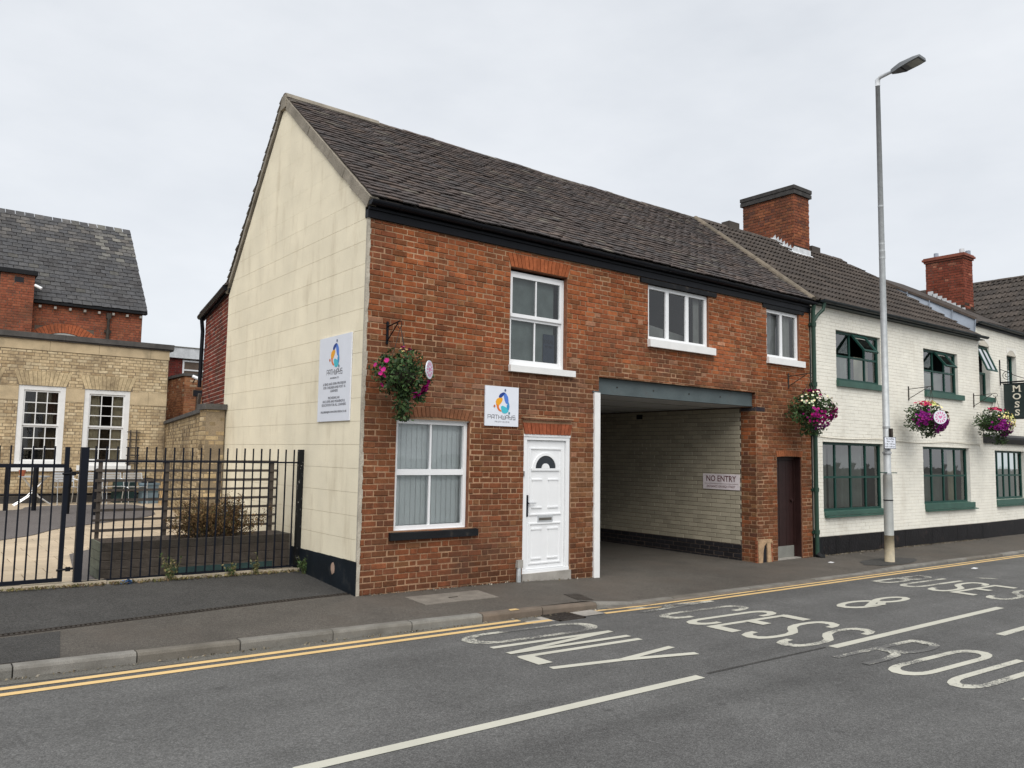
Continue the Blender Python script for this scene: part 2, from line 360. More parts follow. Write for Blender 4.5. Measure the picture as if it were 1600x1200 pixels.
WL = {}
def link(o, parent, loc=V((0, 0, 0))):
    COL.objects.link(o)
    WL[o] = V(loc)
    if parent is not None:
        o.parent = parent; o.location = WL[o] - WL[parent]
    else:
        o.location = WL[o]
    return o
def ob(name, mb, m, parent=None, smooth=False, label=None, cat=None, group=None, kind=None, col=None):
    o = bpy.data.objects.new(name, mb.mesh(name, m, smooth) if isinstance(mb, MB) else mb)
    link(o, parent)
    return tag(o, label, cat, group, kind, col)
def tag(o, label=None, cat=None, group=None, kind=None, col=None):
    if label: o['label'] = label
    if cat: o['category'] = cat
    if group: o['group'] = group
    if kind: o['kind'] = kind
    if col: o.color = (*col, 1)
    return o
def thing(name, loc, label, cat, group=None):
    o = bpy.data.objects.new(name, None); o.empty_display_size = 0.2
    link(o, None, V(loc)); return tag(o, label, cat, group)
def copy_tree(o, off, label=None):
    """copy a thing with its parts and sub-parts, moved by off"""
    c = o.copy(); COL.objects.link(c); c.location = o.location + V(off); WL[c] = WL[o] + V(off)
    if label: c['label'] = label
    def rec(a, b):
        for ch in [k for k in a.children]:
            d = ch.copy(); COL.objects.link(d); d.parent = b; WL[d] = WL[ch] + V(off); rec(ch, d)
    rec(o, c)
    return c

class Fr:
    """wall frame: u along the wall, d outwards, z up"""
    def __init__(s, o, ang): s.o = V(o); s.U = V((math.cos(ang), math.sin(ang), 0)); s.N = s.U.cross(ZU)
    def P(s, u, d, z): return s.o + s.U * u + s.N * d + ZU * z
    def box(s, mb, u0, u1, d0, d1, z0, z1, col=None):
        return mb.hexa([s.P(u0, d1, z0), s.P(u1, d1, z0), s.P(u1, d0, z0), s.P(u0, d0, z0), s.P(u0, d1, z1), s.P(u1, d1, z1), s.P(u1, d0, z1), s.P(u0, d0, z1)], col)
    def M(s, u, d, z):
        p = s.P(u, d, z)
        return Matrix(((s.U.x, s.N.x, 0, p.x), (s.U.y, s.N.y, 0, p.y), (0, 0, 1, p.z), (0, 0, 0, 1)))
F1 = Fr((0, 0, 0), 0)                    # brick house front
FG = Fr((0, 0, 0), R(-90))               # its gable, u = -y
F2 = Fr((10.5, 0, 0), R(-0.94))          # white painted building
F3 = Fr((18.349, -0.129, 0), R(1.27))    # taller white building beyond
FY = Fr((0, 15.2, 0), 0)                 # buff brick building in the yard

def jit(a): return random.uniform(-a, a)
def mixc(a, b, t): return tuple(a[k] * (1 - t) + b[k] * t for k in range(3))
def vc(c, am=0.15):
    k = 1 + jit(am); return tuple(max(0.002, q * k) for q in c)

# unit brick: u 0..1, d 0..1 (outer face at 1), z 0..1, with eased arrises
def unit_brick(bu=0.03, bz=0.08, j=0.0):
    v = [(0, 0, 0), (1, 0, 0), (1, 0, 1), (0, 0, 1), (0, .88, 0), (1, .88, 0), (1, .88, 1), (0, .88, 1),
         (bu, 1, bz), (1 - bu, 1, bz), (1 - bu, 1, 1 - bz), (bu, 1, 1 - bz)]
    v = [(x + jit(j) * (y > 0.5), y, z + jit(j * 2.2) * (y > 0.5)) for x, y, z in v]
    f = [(0, 1, 5, 4), (1, 2, 6, 5), (2, 3, 7, 6), (3, 0, 4, 7), (4, 5, 9, 8), (5, 6, 10, 9), (6, 7, 11, 10), (7, 4, 8, 11), (8, 9, 10, 11)]
    return v, f
UB = [unit_brick(j=0.012) for _ in range(5)]
UBC = [unit_brick(bu=0.02, bz=0.05) for _ in range(1)]

_shared = {}
def pieces(parent, name, protos, items, m_obj, m_att, n=300, stuff_name=None, smooth=False):
    """items: (matrix, colour, size). The n that show largest become objects sharing mesh data, the rest one joined part."""
    key = lambda it: -it[2] / max(0.5, (it[0].translation - CAM).length) ** 2
    items = sorted(items, key=key)
    sep, rest = items[:n], items[n:]
    k0 = (id(protos), m_obj.name)
    if k0 not in _shared:
        ms = []
        for v, f in protos:
            mb = MB(); mb.add(v, f, Matrix.Identity(4)); ms.append(mb.mesh(name, m_obj, smooth))
        _shared[k0] = ms
    ms = _shared[k0]
    pw = WL[parent]
    for i, (mx, col, sz) in enumerate(sep):
        o = bpy.data.objects.new(name, ms[i % len(ms)])
        COL.objects.link(o); o.parent = parent
        o.matrix_local = Matrix.Translation(-pw) @ mx
        o.color = (*col, 1); WL[o] = mx.translation.copy()
    if rest:
        mb = MB()
        for i, (mx, col, sz) in enumerate(rest):
            v, f = protos[i % len(protos)]; mb.add(v, f, mx, col)
        ob(stuff_name or (name + '_field'), mb, m_att, parent, smooth, kind='stuff')

def brick_items(F, u0, u1, z0, z1, openings, course, colf, L=0.225, jt=0.011, depth=0.03, bond='flemish', off=0.0, zoff=None, proud=0.004, uj=0.006):
    out = []
    nrow = int(math.ceil((z1 - z0) / course - 1e-6))
    for r in range(nrow):
        za = z0 + r * course; zb = min(za + course, z1)
        if zb - za < 0.02: continue
        u = u0 + off
        if bond == 'flemish':
            seq = [L, L / 2]
            if r % 2: u -= L * 0.75
        elif bond == 'header': seq = [L / 2]; u -= (r % 2) * L / 4
        else: seq = [L]; u -= (r % 2) * L / 2
        u -= L * 1.5 * 0
        k = 0
        while u < u1 - 0.01:
            w = seq[k % len(seq)]; k += 1
            a, b = u + jit(uj), u + w + jit(uj); u += w
            a, b = max(a, u0), min(b, u1)
            if b - a < 0.035: continue
            cuts = sorted({a, b} | {e for o in openings if o[2] < zb - .002 and o[3] > za + .002 for e in (o[0], o[1]) if a < e < b})
            for p, q in zip(cuts[:-1], cuts[1:]):
                mid = (p + q) / 2; lo, hi = za, zb
                for o in openings:
                    if o[0] < mid < o[1]:
                        if o[2] <= lo and o[3] >= hi: lo = hi; break
                        if o[2] <= lo < o[3]: lo = o[3]
                        elif o[2] < hi <= o[3]: hi = o[2]
                if q - p < 0.03 or hi - lo < 0.022: continue
                zz = zoff(mid) if zoff else 0
                d0 = jit(proud)
                sx, sz = (q - p) - jt, (hi - lo) - jt
                mx = F.M(p + jt / 2, -depth + d0, lo + jt / 2 + zz) @ Matrix.Diagonal((sx, depth, sz, 1))
                out.append((mx, colf(mid, (lo + hi) / 2), sx * sz))
    return out

def sheet(F, u0, u1, z0, z1, openings, d, top=None):
    """wall sheet at depth d with rectangular holes; top(u) may clip the upper edge"""
    mb = MB()
    us = sorted({u0, u1} | {min(max(e, u0), u1) for o in openings for e in o[:2]})
    zs = sorted({z0, z1} | {min(max(e, z0), z1) for o in openings for e in o[2:4]})
    for a, b in zip(us[:-1], us[1:]):
        for c, e in zip(zs[:-1], zs[1:]):
            um, zm = (a + b) / 2, (c + e) / 2
            if any(o[0] < um < o[1] and o[2] < zm < o[3] for o in openings): continue
            mb.face([F.P(a, d, c), F.P(b, d, c), F.P(b, d, e), F.P(a, d, e)])
    return mb
def reveals(F, mb, o, d0, d1, bottom=True, top=True):
    a, b, c, e = o[:4]
    mb.face([F.P(a, d0, c), F.P(a, d1, c), F.P(a, d1, e), F.P(a, d0, e)])
    mb.face([F.P(b, d0, c), F.P(b, d1, c), F.P(b, d1, e), F.P(b, d0, e)])
    if top: mb.face([F.P(a, d0, e), F.P(b, d0, e), F.P(b, d1, e), F.P(a, d1, e)])
    if bottom: mb.face([F.P(a, d0, c), F.P(b, d0, c), F.P(b, d1, c), F.P(a, d1, c)])

def voussoirs(F, parent, u0, u1, zb, h, n, splay, rise, col, m, d=0.009, depth=0.06, jt=0.010):
    """a flat or cambered arch of standing bricks, each a part"""
    def arc(t): return rise * (1 - (2 * t - 1) ** 2)
    for k in range(n):
        t0, t1 = k / n, (k + 1) / n
        w0, w1 = u1 - u0, u1 - u0 + 2 * splay
        b0, b1 = u0 + t0 * w0 + jt / 2, u0 + t1 * w0 - jt / 2
        c0, c1 = u0 - splay + t0 * w1 + jt / 2, u0 - splay + t1 * w1 - jt / 2
        tm = (t0 + t1) / 2; dd = d + jit(0.003)
        pts = [F.P(b0, dd, zb + arc(t0)), F.P(b1, dd, zb + arc(t1)), F.P(c1, dd, zb + h + arc(t1) * 0.6), F.P(c0, dd, zb + h + arc(t0) * 0.6)]
        mb = MB(); mb.prism(pts, F.N * -depth)
        ob('brick', mb, m, parent, col=vc(col, 0.13))

def text(body, F, u, d, z, size, m, parent, name='lettering', align='CENTER', off=0.0, sx=1.0, space=1.0, extr=0.0008):
    cu = bpy.data.curves.new(name, 'FONT'); cu.body = body; cu.size = size; cu.align_x = align; cu.align_y = 'CENTER'
    cu.extrude = extr; cu.offset = off; cu.space_character = space; cu.resolution_u = 3
    cu.materials.append(m)
    tmp = bpy.data.objects.new(name, cu); me = bpy.data.meshes.new_from_object(tmp); bpy.data.objects.remove(tmp); me.name = name
    o = bpy.data.objects.new(name, me); COL.objects.link(o); o.parent = parent
    p = F.P(u, d, z) - WL[parent]
    o.matrix_local = Matrix(((F.U.x * sx, 0, F.N.x, p.x), (F.U.y * sx, 0, F.N.y, p.y), (0, 1, 0, p.z), (0, 0, 0, 1)))
    WL[o] = F.P(u, d, z)
    return o
def ribbon(mb, pts, w, F, d, col=None, closed=False):
    """flat stroke of width w through (u,z) points on a wall frame"""
    n = len(pts); L_, R_ = [], []
    for i in range(n):
        a = pts[(i - 1) % n] if (closed or i > 0) else pts[i]
        b = pts[(i + 1) % n] if (closed or i < n - 1) else pts[i]
        dx, dz = b[0] - a[0], b[1] - a[1]; q = math.hypot(dx, dz) or 1
        nx, nz = -dz / q, dx / q
        s = 1.0
        if 0 < i < n - 1 or closed:
            e0 = V((pts[i][0] - a[0], pts[i][1] - a[1], 0)).normalized(); s = 1 / max(0.5, abs(V((nx, nz, 0)).dot(V((-e0.y, e0.x, 0)))))
        L_.append((pts[i][0] + nx * w / 2 * s, pts[i][1] + nz * w / 2 * s)); R_.append((pts[i][0] - nx * w / 2 * s, pts[i][1] - nz * w / 2 * s))
    for i in range(n if closed else n - 1):
        j = (i + 1) % n
        mb.face([F.P(R_[i][0], d, R_[i][1]), F.P(R_[j][0], d, R_[j][1]), F.P(L_[j][0], d, L_[j][1]), F.P(L_[i][0], d, L_[i][1])], col)

# ================================================================== GROUND
def lerp_t(tab, x):
    if x <= tab[0][0]: return tab[0][1]
    for (a, b), (c, d) in zip(tab[:-1], tab[1:]):
        if x <= c: return b + (d - b) * (x - a) / (c - a)
    return tab[-1][1]
ZW = [(-40, .44), (0, 0), (2.7, -.035), (4.2, -.10), (8.2, -.165), (8.6, -.18), (10.4, -.185), (12, -.175), (20, -.2), (60, -.70)]
ZK = [(-40, .41), (-4, .014), (0, -.033), (2.45, -.06), (3.3, -.150), (9.3, -.216), (10.7, -.197), (17, -.262), (60, -.76)]
KY = [(-40, -1.40), (-4, -1.46), (-1.2, -1.55), (.7, -1.64), (2.6, -1.70), (10, -1.72), (17, -1.75), (60, -1.9)]
road_z = lambda x: -.13 - .011 * x
ky = lambda x: lerp_t(KY, x)
KW = 0.125
def pav_z(x, y):
    k = ky(x) + KW
    if y >= 0: return lerp_t(ZW, x) + (0.06 * y if x <= 0.01 else 0.004 * y)
    t = y / k
    return lerp_t(ZW, x) * (1 - t) + lerp_t(ZK, x) * t

mb = MB(); mb.face([(-400, -400, -1.2), (400, -400, -1.2), (400, 400, -1.2), (-400, 400, -1.2)])
ob('ground', mb, M_DKROAD, kind='structure')
YR = -8.6
mb = MB()
xs = [-40, -20, -10, -6, -4, -2, 0, 1, 2, 2.6, 3.3, 5, 7, 9.3, 10.7, 13, 17, 22, 30, 45, 60]
for a, b in zip(xs[:-1], xs[1:]):
    mb.face([(a, YR, road_z(a)), (b, YR, road_z(b)), (b, ky(b) + .06, road_z(b)), (a, ky(a) + .06, road_z(a))])
ob('road', mb, M_ROAD, kind='structure')
# concrete channel beside the kerb
mb = MB()
for a, b in zip(xs[:-1], xs[1:]):
    if b <= 2.7: mb.face([(a, ky(a) - .17, road_z(a) + .003), (b, ky(b) - .17, road_z(b) + .003), (b, ky(b) + .06, road_z(b) + .003), (a, ky(a) + .06, road_z(a) + .003)])
ob('road_channel', mb, M_CHAN, kind='structure')
# the far pavement the photographer stands on
mb = MB()
for a, b in zip(xs[:-1], xs[1:]):
    mb.face([(a, -13, road_z(a) + .12), (b, -13, road_z(b) + .12), (b, YR, road_z(b) + .11), (a, YR, road_z(a) + .11)])
    mb.face([(a, YR, road_z(a) + .11), (b, YR, road_z(b) + .11), (b, YR, road_z(b) - .1), (a, YR, road_z(a) - .1)])
ob('opposite_pavement', mb, M_PAVE, kind='structure')
# near pavement
DR = [(-40, -3.2), (-3.84, -.27), (-1.64, .03), (-.69, .12), (0, .16)]
mb = MB()
px = sorted({-40, -25, -12, -8, -6, -5, -4, -3, -2, -1, 0, .5, 1, 1.5, 2, 2.45, 2.7, 3, 3.3, 4.2, 5, 6, 7, 8, 8.6, 9.3, 10, 10.4, 10.7, 11.2, 12, 13, 15, 17, 20, 24, 30, 40, 60})
for a, b in zip(px[:-1], px[1:]):
    ya, yb = (max(lerp_t(DR, a), ky(a) + KW + .02), max(lerp_t(DR, b), ky(b) + KW + .02)) if b <= 0 else (.05, .05)
    N_ = 6
    for k in range(N_):
        def pt(x, ye, t):
            y0 = ky(x) + KW - .004; y = y0 + (ye - y0) * t; return (x, y, pav_z(x, y))
        mb.face([pt(a, ya, k / N_), pt(b, yb, k / N_), pt(b, yb, (k + 1) / N_), pt(a, ya, (k + 1) / N_)])
ob('pavement', mb, M_PAVE, kind='structure')
mb = MB()
for a, b in zip(px[:-1], px[1:]):
    if b > 0: continue
    for k in range(5):
        def pt(x, t):
            y0 = lerp_t(DR, x) + .05; y = y0 + (1.80 - y0) * t; return (x, y, pav_z(x, y) + .002)
        mb.face([pt(a, k / 5), pt(b, k / 5), pt(b, (k + 1) / 5), pt(a, (k + 1) / 5)])
ob('tarmac_apron', mb, M_APRON, kind='structure')
# slotted drain channel between apron and pavement: each iron grating bar between the slots
dr = thing('drain_channel', (-2, -.1, 0), 'narrow slotted iron drain channel running across the pavement to the cream wall', 'drain')
mb = MB(); mbs = MB()
x = -5.2
while x < -.05:
    ya, yb = lerp_t(DR, x) - .03, lerp_t(DR, x) + .055
    sl = .14
    z = pav_z(x, (ya + yb) / 2)
    mb.hexa([(x, ya, z - .05), (x + .024, ya + .003, z - .05), (x + .024, yb + .003, z - .05), (x, yb, z - .05), (x, ya, z + .004), (x + .024, ya + .003, z + .004), (x + .024, yb + .003, z + .004), (x, yb, z + .004)])
    x += .045
ob('grating_bars', mb, M_GRATE, dr, kind='stuff')
for a, b in ((-5.2, -3.84), (-3.84, -1.64), (-1.64, -.69), (-.69, 0)):
    for o in (-.035, .055):
        mbs.bar((a, lerp_t(DR, a) + o, pav_z(a, lerp_t(DR, a)) - .012), (b, lerp_t(DR, b) + o, pav_z(b, lerp_t(DR, b)) - .012), .012, .04)
    mbs.face([(a, lerp_t(DR, a) - .03, pav_z(a, 0) - .04), (b, lerp_t(DR, b) - .03, pav_z(b, 0) - .04), (b, lerp_t(DR, b) + .05, pav_z(b, 0) - .04), (a, lerp_t(DR, a) + .05, pav_z(a, 0) - .04)])
ob('channel_body', mbs, M_GRATE, dr)

# kerb stones, each its own part
kerb = bpy.data.objects.new('kerb', None); link(kerb, None, V((0, -1.6, 0))); kerb['kind'] = 'structure'
joints = [-7.6, -6.68, -5.75, -4.83, -3.86, -2.91, -1.99, -1.04, -.12, .81, 1.70, 2.59, 3.28, 4.1, 5.0, 5.9, 6.8, 7.7, 8.5, 9.3, 10.05, 10.75]
x = 10.75
while x < 34: x += .915; joints.append(x)
kc = [(.185, .178, .16), (.165, .156, .138), (.21, .20, .18), (.18, .17, .15), (.155, .14, .118)]
for i, (a, b) in enumerate(zip(joints[:-1], joints[1:])):
    mb = MB(); g = .006
    a += g; b -= g
    ring = []
    for x in (a, b):
        y = ky(x); zt = lerp_t(ZK, x); zb = road_z(x) - .12
        zt += .001
        ring.append([V((x, y + .015, zb)), V((x, y + .012, zt - .03)), V((x, y + .022, zt - .008)), V((x, y + .045, zt)), V((x, y + KW, zt)), V((x, y + KW, zb))])
    dy, dz = jit(.004), jit(.003)
    ring = [[p + V((0, dy, dz)) for p in r] for r in ring]
    A, B = ring
    for k in range(5): mb.face([A[k], B[k], B[k + 1], A[k + 1]])
    mb.face(A); mb.face(B[::-1])
    c = random.choice(kc)
    if 1.6 < b < 2.7: c = (.155, .122, .095)
    ob('kerb_stone', mb, M_KERB, kerb, col=vc(c, .1))
# yellow paint smear on one kerb stone
mb = MB(); xa, xb = 1.22, 1.36
mb.face([(xa, ky(xa) + .03, lerp_t(ZK, xa) + .0045), (xb, ky(xb) + .03, lerp_t(ZK, xb) + .0045), (xb, ky(xb) + .11, lerp_t(ZK, xb) + .0045), (xa + .03, ky(xa) + .11, lerp_t(ZK, xa) + .0045)])
ob('paint_smear', mb, M_YPAINT, kerb, col=(.55, 0, 0))
# setts of the dropped crossing
sett = bpy.data.objects.new('crossing_setts', None); link(sett, None, V((6, -1.6, -.2))); sett['kind'] = 'structure'
x = 2.75
while x < 10.4:
    w = .30 + jit(.02)
    for r in range(1):
        mb = MB(); ya, yb = ky(x) - .095, ky(x) + .006
        z = road_z(x + w / 2) + .006 + r * .003 + jit(.002)
        o_ = (r % 2) * .15
        mb.hexa([(x + o_, ya, z - .08), (x + o_ + w - .01, ya, z - .08), (x + o_ + w - .01, yb, z - .08), (x + o_, yb, z - .08), (x + o_, ya, z), (x + o_ + w - .01, ya, z), (x + o_ + w - .01, yb, z), (x + o_, yb, z)])
        ob('sett', mb, M_KERB, sett, col=vc((.175, .152, .128), .14))
    x += w

# patches and covers
def patch(name, pts, m, dz, zf, label=None, cat=None, kind=None, th=.004):
    mb = MB(); P = [V((x, y, zf(x, y) + dz)) for x, y in pts]
    mb.prism([p - V((0, 0, th)) for p in P], (0, 0, th))
    return ob(name, mb, m, label=label, cat=cat, kind=kind)
cv = thing('inspection_cover', (1.05, -.6, -.03), 'rectangular concrete inspection cover in the pavement below the ground floor window', 'inspection cover')
def P_on(x, y, dz): return V((x, y, pav_z(x, y) + dz))
for (a, b) in ((.50, 1.06), (1.065, 1.62)):
    mb = MB(); mb.prism([P_on(a, -.86, -.01), P_on(b, -.86, -.01), P_on(b + .04, -.33, -.01), P_on(a + .02, -.33, -.01)], (0, 0, .016)); ob('cover_slab', mb, mat('cover_concrete', (.19, .17, .145), rough=.95, var=.2, scale=6, fine=.25, bump=.5, bscale=80), cv)
mb = MB(); mb.bar(P_on(1.0, -.62, .008), P_on(1.14, -.61, .008), .02, .006); ob('lifting_slot', mb, M_GRATE, cv)
mb = MB(); mb.prism([P_on(2.43, -1.5, .0), P_on(2.72, -1.5, .0), P_on(2.86, -1.03, .0), P_on(2.58, -1.06, .0)], (0, 0, .006))
ob('stop_cover', mb, M_GRATE, label='small brown iron cover plate in the pavement beside the lowered kerb', cat='utility cover')
mb = MB(); mb.prism([V((-3.35 + .0, -.33, 0)) + V((0, 0, pav_z(-3.35, -.33) + .001)), V((-3.5, -1.33, pav_z(-3.5, -1.33) + .001)), V((-5.5, -1.3, pav_z(-5.5, -1.3) + .001)), V((-5.5, -.55, pav_z(-5.5, -.55) + .001))], (0, 0, .003))
ob('tarmac_patch', mb, M_APRON, kind='structure')
# gully grate by the kerb
gl = thing('gully_grate', (1.85, -1.84, road_z(1.85)), 'square cast iron gully grate in the road against the kerb', 'drain grate')
zg = road_z(1.85)
mb = MB(); mb.face([(1.66, -2.02, zg + .0045), (2.06, -2.02, zg + .0045), (2.06, -1.68, zg + .0045), (1.66, -1.68, zg + .0045)]); ob('pit_shade', mb, M_INKB, gl)  # flat black sheet stands in for the shaded pit below the bars
mb = MB()
for a, b, c, d in ((1.65, 2.07, -2.04, -2.015), (1.65, 2.07, -1.69, -1.665), (1.65, 1.675, -2.04, -1.665), (2.045, 2.07, -2.04, -1.665)): mb.box(a, b, c, d, zg - .02, zg + .012)
ob('frame', mb, M_GRATE, gl)
for k in range(7):
    mb = MB(); x = 1.70 + k * .052; mb.box(x, x + .022, -2.015, -1.69, zg - .01, zg + .010); ob('bar', mb, M_GRATE, gl)
for k in (0, 1):
    mb = MB(); y = -1.80 - k * .11; mb.box(1.675, 2.045, y - .01, y + .01, zg - .012, zg + .008); ob('cross_bar', mb, M_GRATE, gl)
for (x0, x1) in ((1.28, 1.62), (2.10, 2.45)):
    mb = MB(); mb.prism([(x0, -1.98, zg + .004), (x1, -1.98, zg + .002), (x1, -1.72, zg + .002), (x0, -1.72, zg + .004)], (0, 0, .004)); ob('surround_block', mb, M_CONC, gl)

# lamp post base patch
mb = MB(); pts = []
for k in range(18):
    t = k / 18 * 2 * math.pi; pts.append((11.2 + math.cos(t) * (.95 + jit(.12)), -1.2 + math.sin(t) * (.36 + jit(.04))))
mb.face([V((x, y, pav_z(x, y) + .006)) for x, y in pts]); ob('tarmac_patch', mb, M_APRON, kind='structure')

# ------------------------------------------------------------------ road markings
def rz(x, y=0): return road_z(x) + .004
class Stroke:
    """letter strokes on the road: elongated along +x, letters run from the kerb outwards (-y)"""
def letter(parent, x0, x1, ya, yb, strokes, wear, wy=.078, wx=.175, shear=-.04):
    mb = MB()
    for si, st in enumerate(strokes):
        closed = st[0] == 'c'; pts = st[1:] if closed else st
        W = []
        for a, b in pts:
            x = x0 + (x1 - x0) * b; W.append((x, ya + (yb - ya) * a + shear * (x - x0)))
        n = len(W); Lp, Rp = [], []
        for i in range(n):
            p = W[(i - 1) % n] if (closed or i) else W[i]; q = W[(i + 1) % n] if (closed or i < n - 1) else W[i]
            t = (V((q[0] - p[0], q[1] - p[1], 0)) / 1.0); t.normalize()
            nn = V((-t.y, t.x, 0)); h = math.hypot(wx / 2 * nn.x, wy / 2 * nn.y)
            Lp.append(V((W[i][0], W[i][1], 0)) + nn * h); Rp.append(V((W[i][0], W[i][1], 0)) - nn * h)
        dz = .0045 + si * .0012
        for i in range(n if closed else n - 1):
            j = (i + 1) % n
            mb.face([(p.x, p.y, road_z(p.x) + dz) for p in (Rp[i], Rp[j], Lp[j], Lp[i])])
    return ob('letter', mb, M_RPAINT, parent, col=(wear, wear, wear))
def arc(cx, cy, rx, ry, t0, t1, n=10): return [(cx + rx * math.cos(R(t0 + (t1 - t0) * k / n)), cy + ry * math.sin(R(t0 + (t1 - t0) * k / n))) for k in range(n + 1)]
G_O = [['c'] + arc(.5, .82, .5, .18, 0, 180, 9) + arc(.5, .18, .5, .18, 180, 360, 9)]
G_N = [[(0, 0), (0, 1)], [(0, 1), (1, 0)], [(1, 0), (1, 1)]]
G_L = [[(0, 0), (0, 1)], [(0, .04), (1, .04)]]
G_Y = [[(.1, 0), (.42, .5)], [(.42, .48), (.0, 1)], [(.42, .48), (1, 1)]]
G_A = [[(0, 0), (.5, 1)], [(.5, 1), (1, 0)], [(.22, .4), (.78, .4)]]
G_C = [arc(.5, .82, .5, .16, -20, 180, 9) + arc(.5, .18, .5, .16, 180, 380, 9)]
G_E = [[(0, 0), (0, 1)], [(0, .05), (1, .05)], [(0, .95), (1, .95)], [(0, .5), (.75, .5)]]
G_S = [[(1, .83), (.95, .92), (.75, .985), (.5, 1), (.25, .985), (.06, .92), (0, .8), (.03, .69), (.18, .59), (.5, .50), (.82, .42), (.97, .32), (1, .2), (.94, .09), (.75, .015), (.5, 0), (.25, .015), (.06, .08), (0, .17)]]
G_B = [[(0, 0), (0, 1)], [(0, .97)] + arc(.6, .76, .4, .21, 90, -90, 8) + [(0, .55)], [(0, .51)] + arc(.6, .27, .4, .24, 90, -90, 8) + [(0, .03)]]
G_U = [[(0, 1), (0, .2)] + arc(.5, .2, .5, .2, 180, 360, 9) + [(1, 1)]]
G_R = [[(0, 0), (0, 1)], [(0, .97)] + arc(.6, .74, .4, .23, 90, -90, 8) + [(0, .51)], [(.5, .5), (.85, .42), (1, .25), (1, 0)]]
G_T = [[(.5, 0), (.5, 1)], [(0, .97), (1, .97)]]
G_AMP = [['c'] + arc(.5, .28, .5, .27, 0, 360, 18), ['c'] + arc(.5, .77, .36, .22, 0, 360, 16), [(.45, .5), (.98, .2)], [(1.02, .45), (.80, .30)]]
def word(label, x0, x1, cells, cat='road marking'):
    t = thing('road_lettering', ((x0 + x1) / 2, cells[0][1], road_z((x0 + x1) / 2)), label, cat, 'painted words on the road')
    for g, ya, yb, wear in cells: letter(t, x0, x1, ya, yb, g, wear)
    return t
word('white painted word ONLY on the road, nearest word below the white door', .15, 1.78, [(G_O, -2.13, -2.52, .72), (G_N, -2.69, -2.97, .16), (G_L, -3.14, -3.46, .12), (G_Y, -3.58, -3.91, .16)])
word('white painted word ACCESS on the road with a worn first letter', 2.95, 4.45, [(G_A, -1.90, -2.15, .80), (G_C, -2.40, -2.66, .70), (G_C, -2.84, -3.08, .20), (G_E, -3.20, -3.54, .12), (G_S, -3.65, -3.94, .28), (G_S, -4.10, -4.38, .55)])
word('white painted ampersand on the road between ACCESS and BUSES', 5.70, 7.28, [(G_AMP, -3.16, -3.50, .24)])
word('white painted word BUSES on the road, farthest word beside the lamp post', 8.50, 10.05, [(G_B, -2.26, -2.52, .74), (G_U, -2.70, -2.98, .62), (G_S, -3.16, -3.44, .14), (G_E, -3.54, -3.86, .16), (G_S, -4.02, -4.32, .66)])
word('worn white painted letters ROUTE on the road beyond the centre line, partly out of view', 2.86, 4.42, [(G_R, -4.84, -5.16, .80), (G_O, -5.36, -5.66, .46), (G_U, -5.90, -6.16, .54), (G_T, -6.4, -6.7, .82), (G_E, -6.9, -7.2, .6)])
def lane(pts, w, m, label, cat, wear, grp, name):
    mb = MB(); N_ = len(pts)
    for (a, b) in zip(pts[:-1], pts[1:]):
        n = max(1, int(abs(b[0] - a[0]) / 2))
        for k in range(n):
            xa = a[0] + (b[0] - a[0]) * k / n; xb = a[0] + (b[0] - a[0]) * (k + 1) / n
            y0 = a[1] + (b[1] - a[1]) * k / n; y1 = a[1] + (b[1] - a[1]) * (k + 1) / n
            mb.face([(xa, y0 - w / 2, rz(xa)), (xb, y1 - w / 2, rz(xb)), (xb, y1 + w / 2, rz(xb)), (xa, y0 + w / 2, rz(xa))])
    return ob(name, mb, m, label=label, cat=cat, group=grp, col=(wear, wear, wear))
GL = 'white dashes along the middle of the road'
lane([(-2.72, -4.58), (1.11, -4.56)], .105, M_RPAINT, 'white centre line dash in the road foreground below the word ONLY', 'road marking', .06, GL, 'lane_dash')
lane([(3.27, -4.58), (7.70, -4.54)], .105, M_RPAINT, 'white centre line dash between the words ACCESS and ROUTE', 'road marking', .06, GL, 'lane_dash')
lane([(5.62, -5.32), (8.5, -5.30)], .10, M_RPAINT, 'short worn white dash at the right edge of the road, nearest to the viewer there', 'road marking', .6, GL, 'lane_dash')
lane([(10.74, -3.04), (10.95, -3.24)], .12, M_RPAINT, 'faint short white mark on the road beyond the word BUSES', 'road marking', .7, GL, 'lane_dash')
mb = MB(); mb.face([(1.25, -4.545, road_z(1.25) + .003), (3.2, -4.555, road_z(3.2) + .003), (3.2, -4.525, road_z(3.2) + .003), (1.25, -4.51, road_z(1.25) + .003)]); ob('road_seam', mb, M_APRON, kind='structure')
GY = 'double yellow lines along the kerb'
lane([(-14, -1.745), (1.26, -1.745)], .085, M_YPAINT, 'inner yellow line along the kerb left of the gully grate', 'road marking', .18, GY, 'yellow_line')
lane([(-14, -1.925), (1.60, -1.925)], .085, M_YPAINT, 'outer yellow line along the road left of the gully grate', 'road marking', .18, GY, 'yellow_line')
lane([(2.47, -1.775), (3.4, -1.855), (8, -1.862), (12, -1.86), (40, -1.80)], .06, M_YPAINT, 'inner yellow line along the kerb right of the gully grate', 'road marking', .42, GY, 'yellow_line')
lane([(2.47, -1.955), (3.4, -2.0), (8, -1.995), (12, -1.99), (40, -1.93)], .075, M_YPAINT, 'outer yellow line along the road right of the gully grate', 'road marking', .30, GY, 'yellow_line')
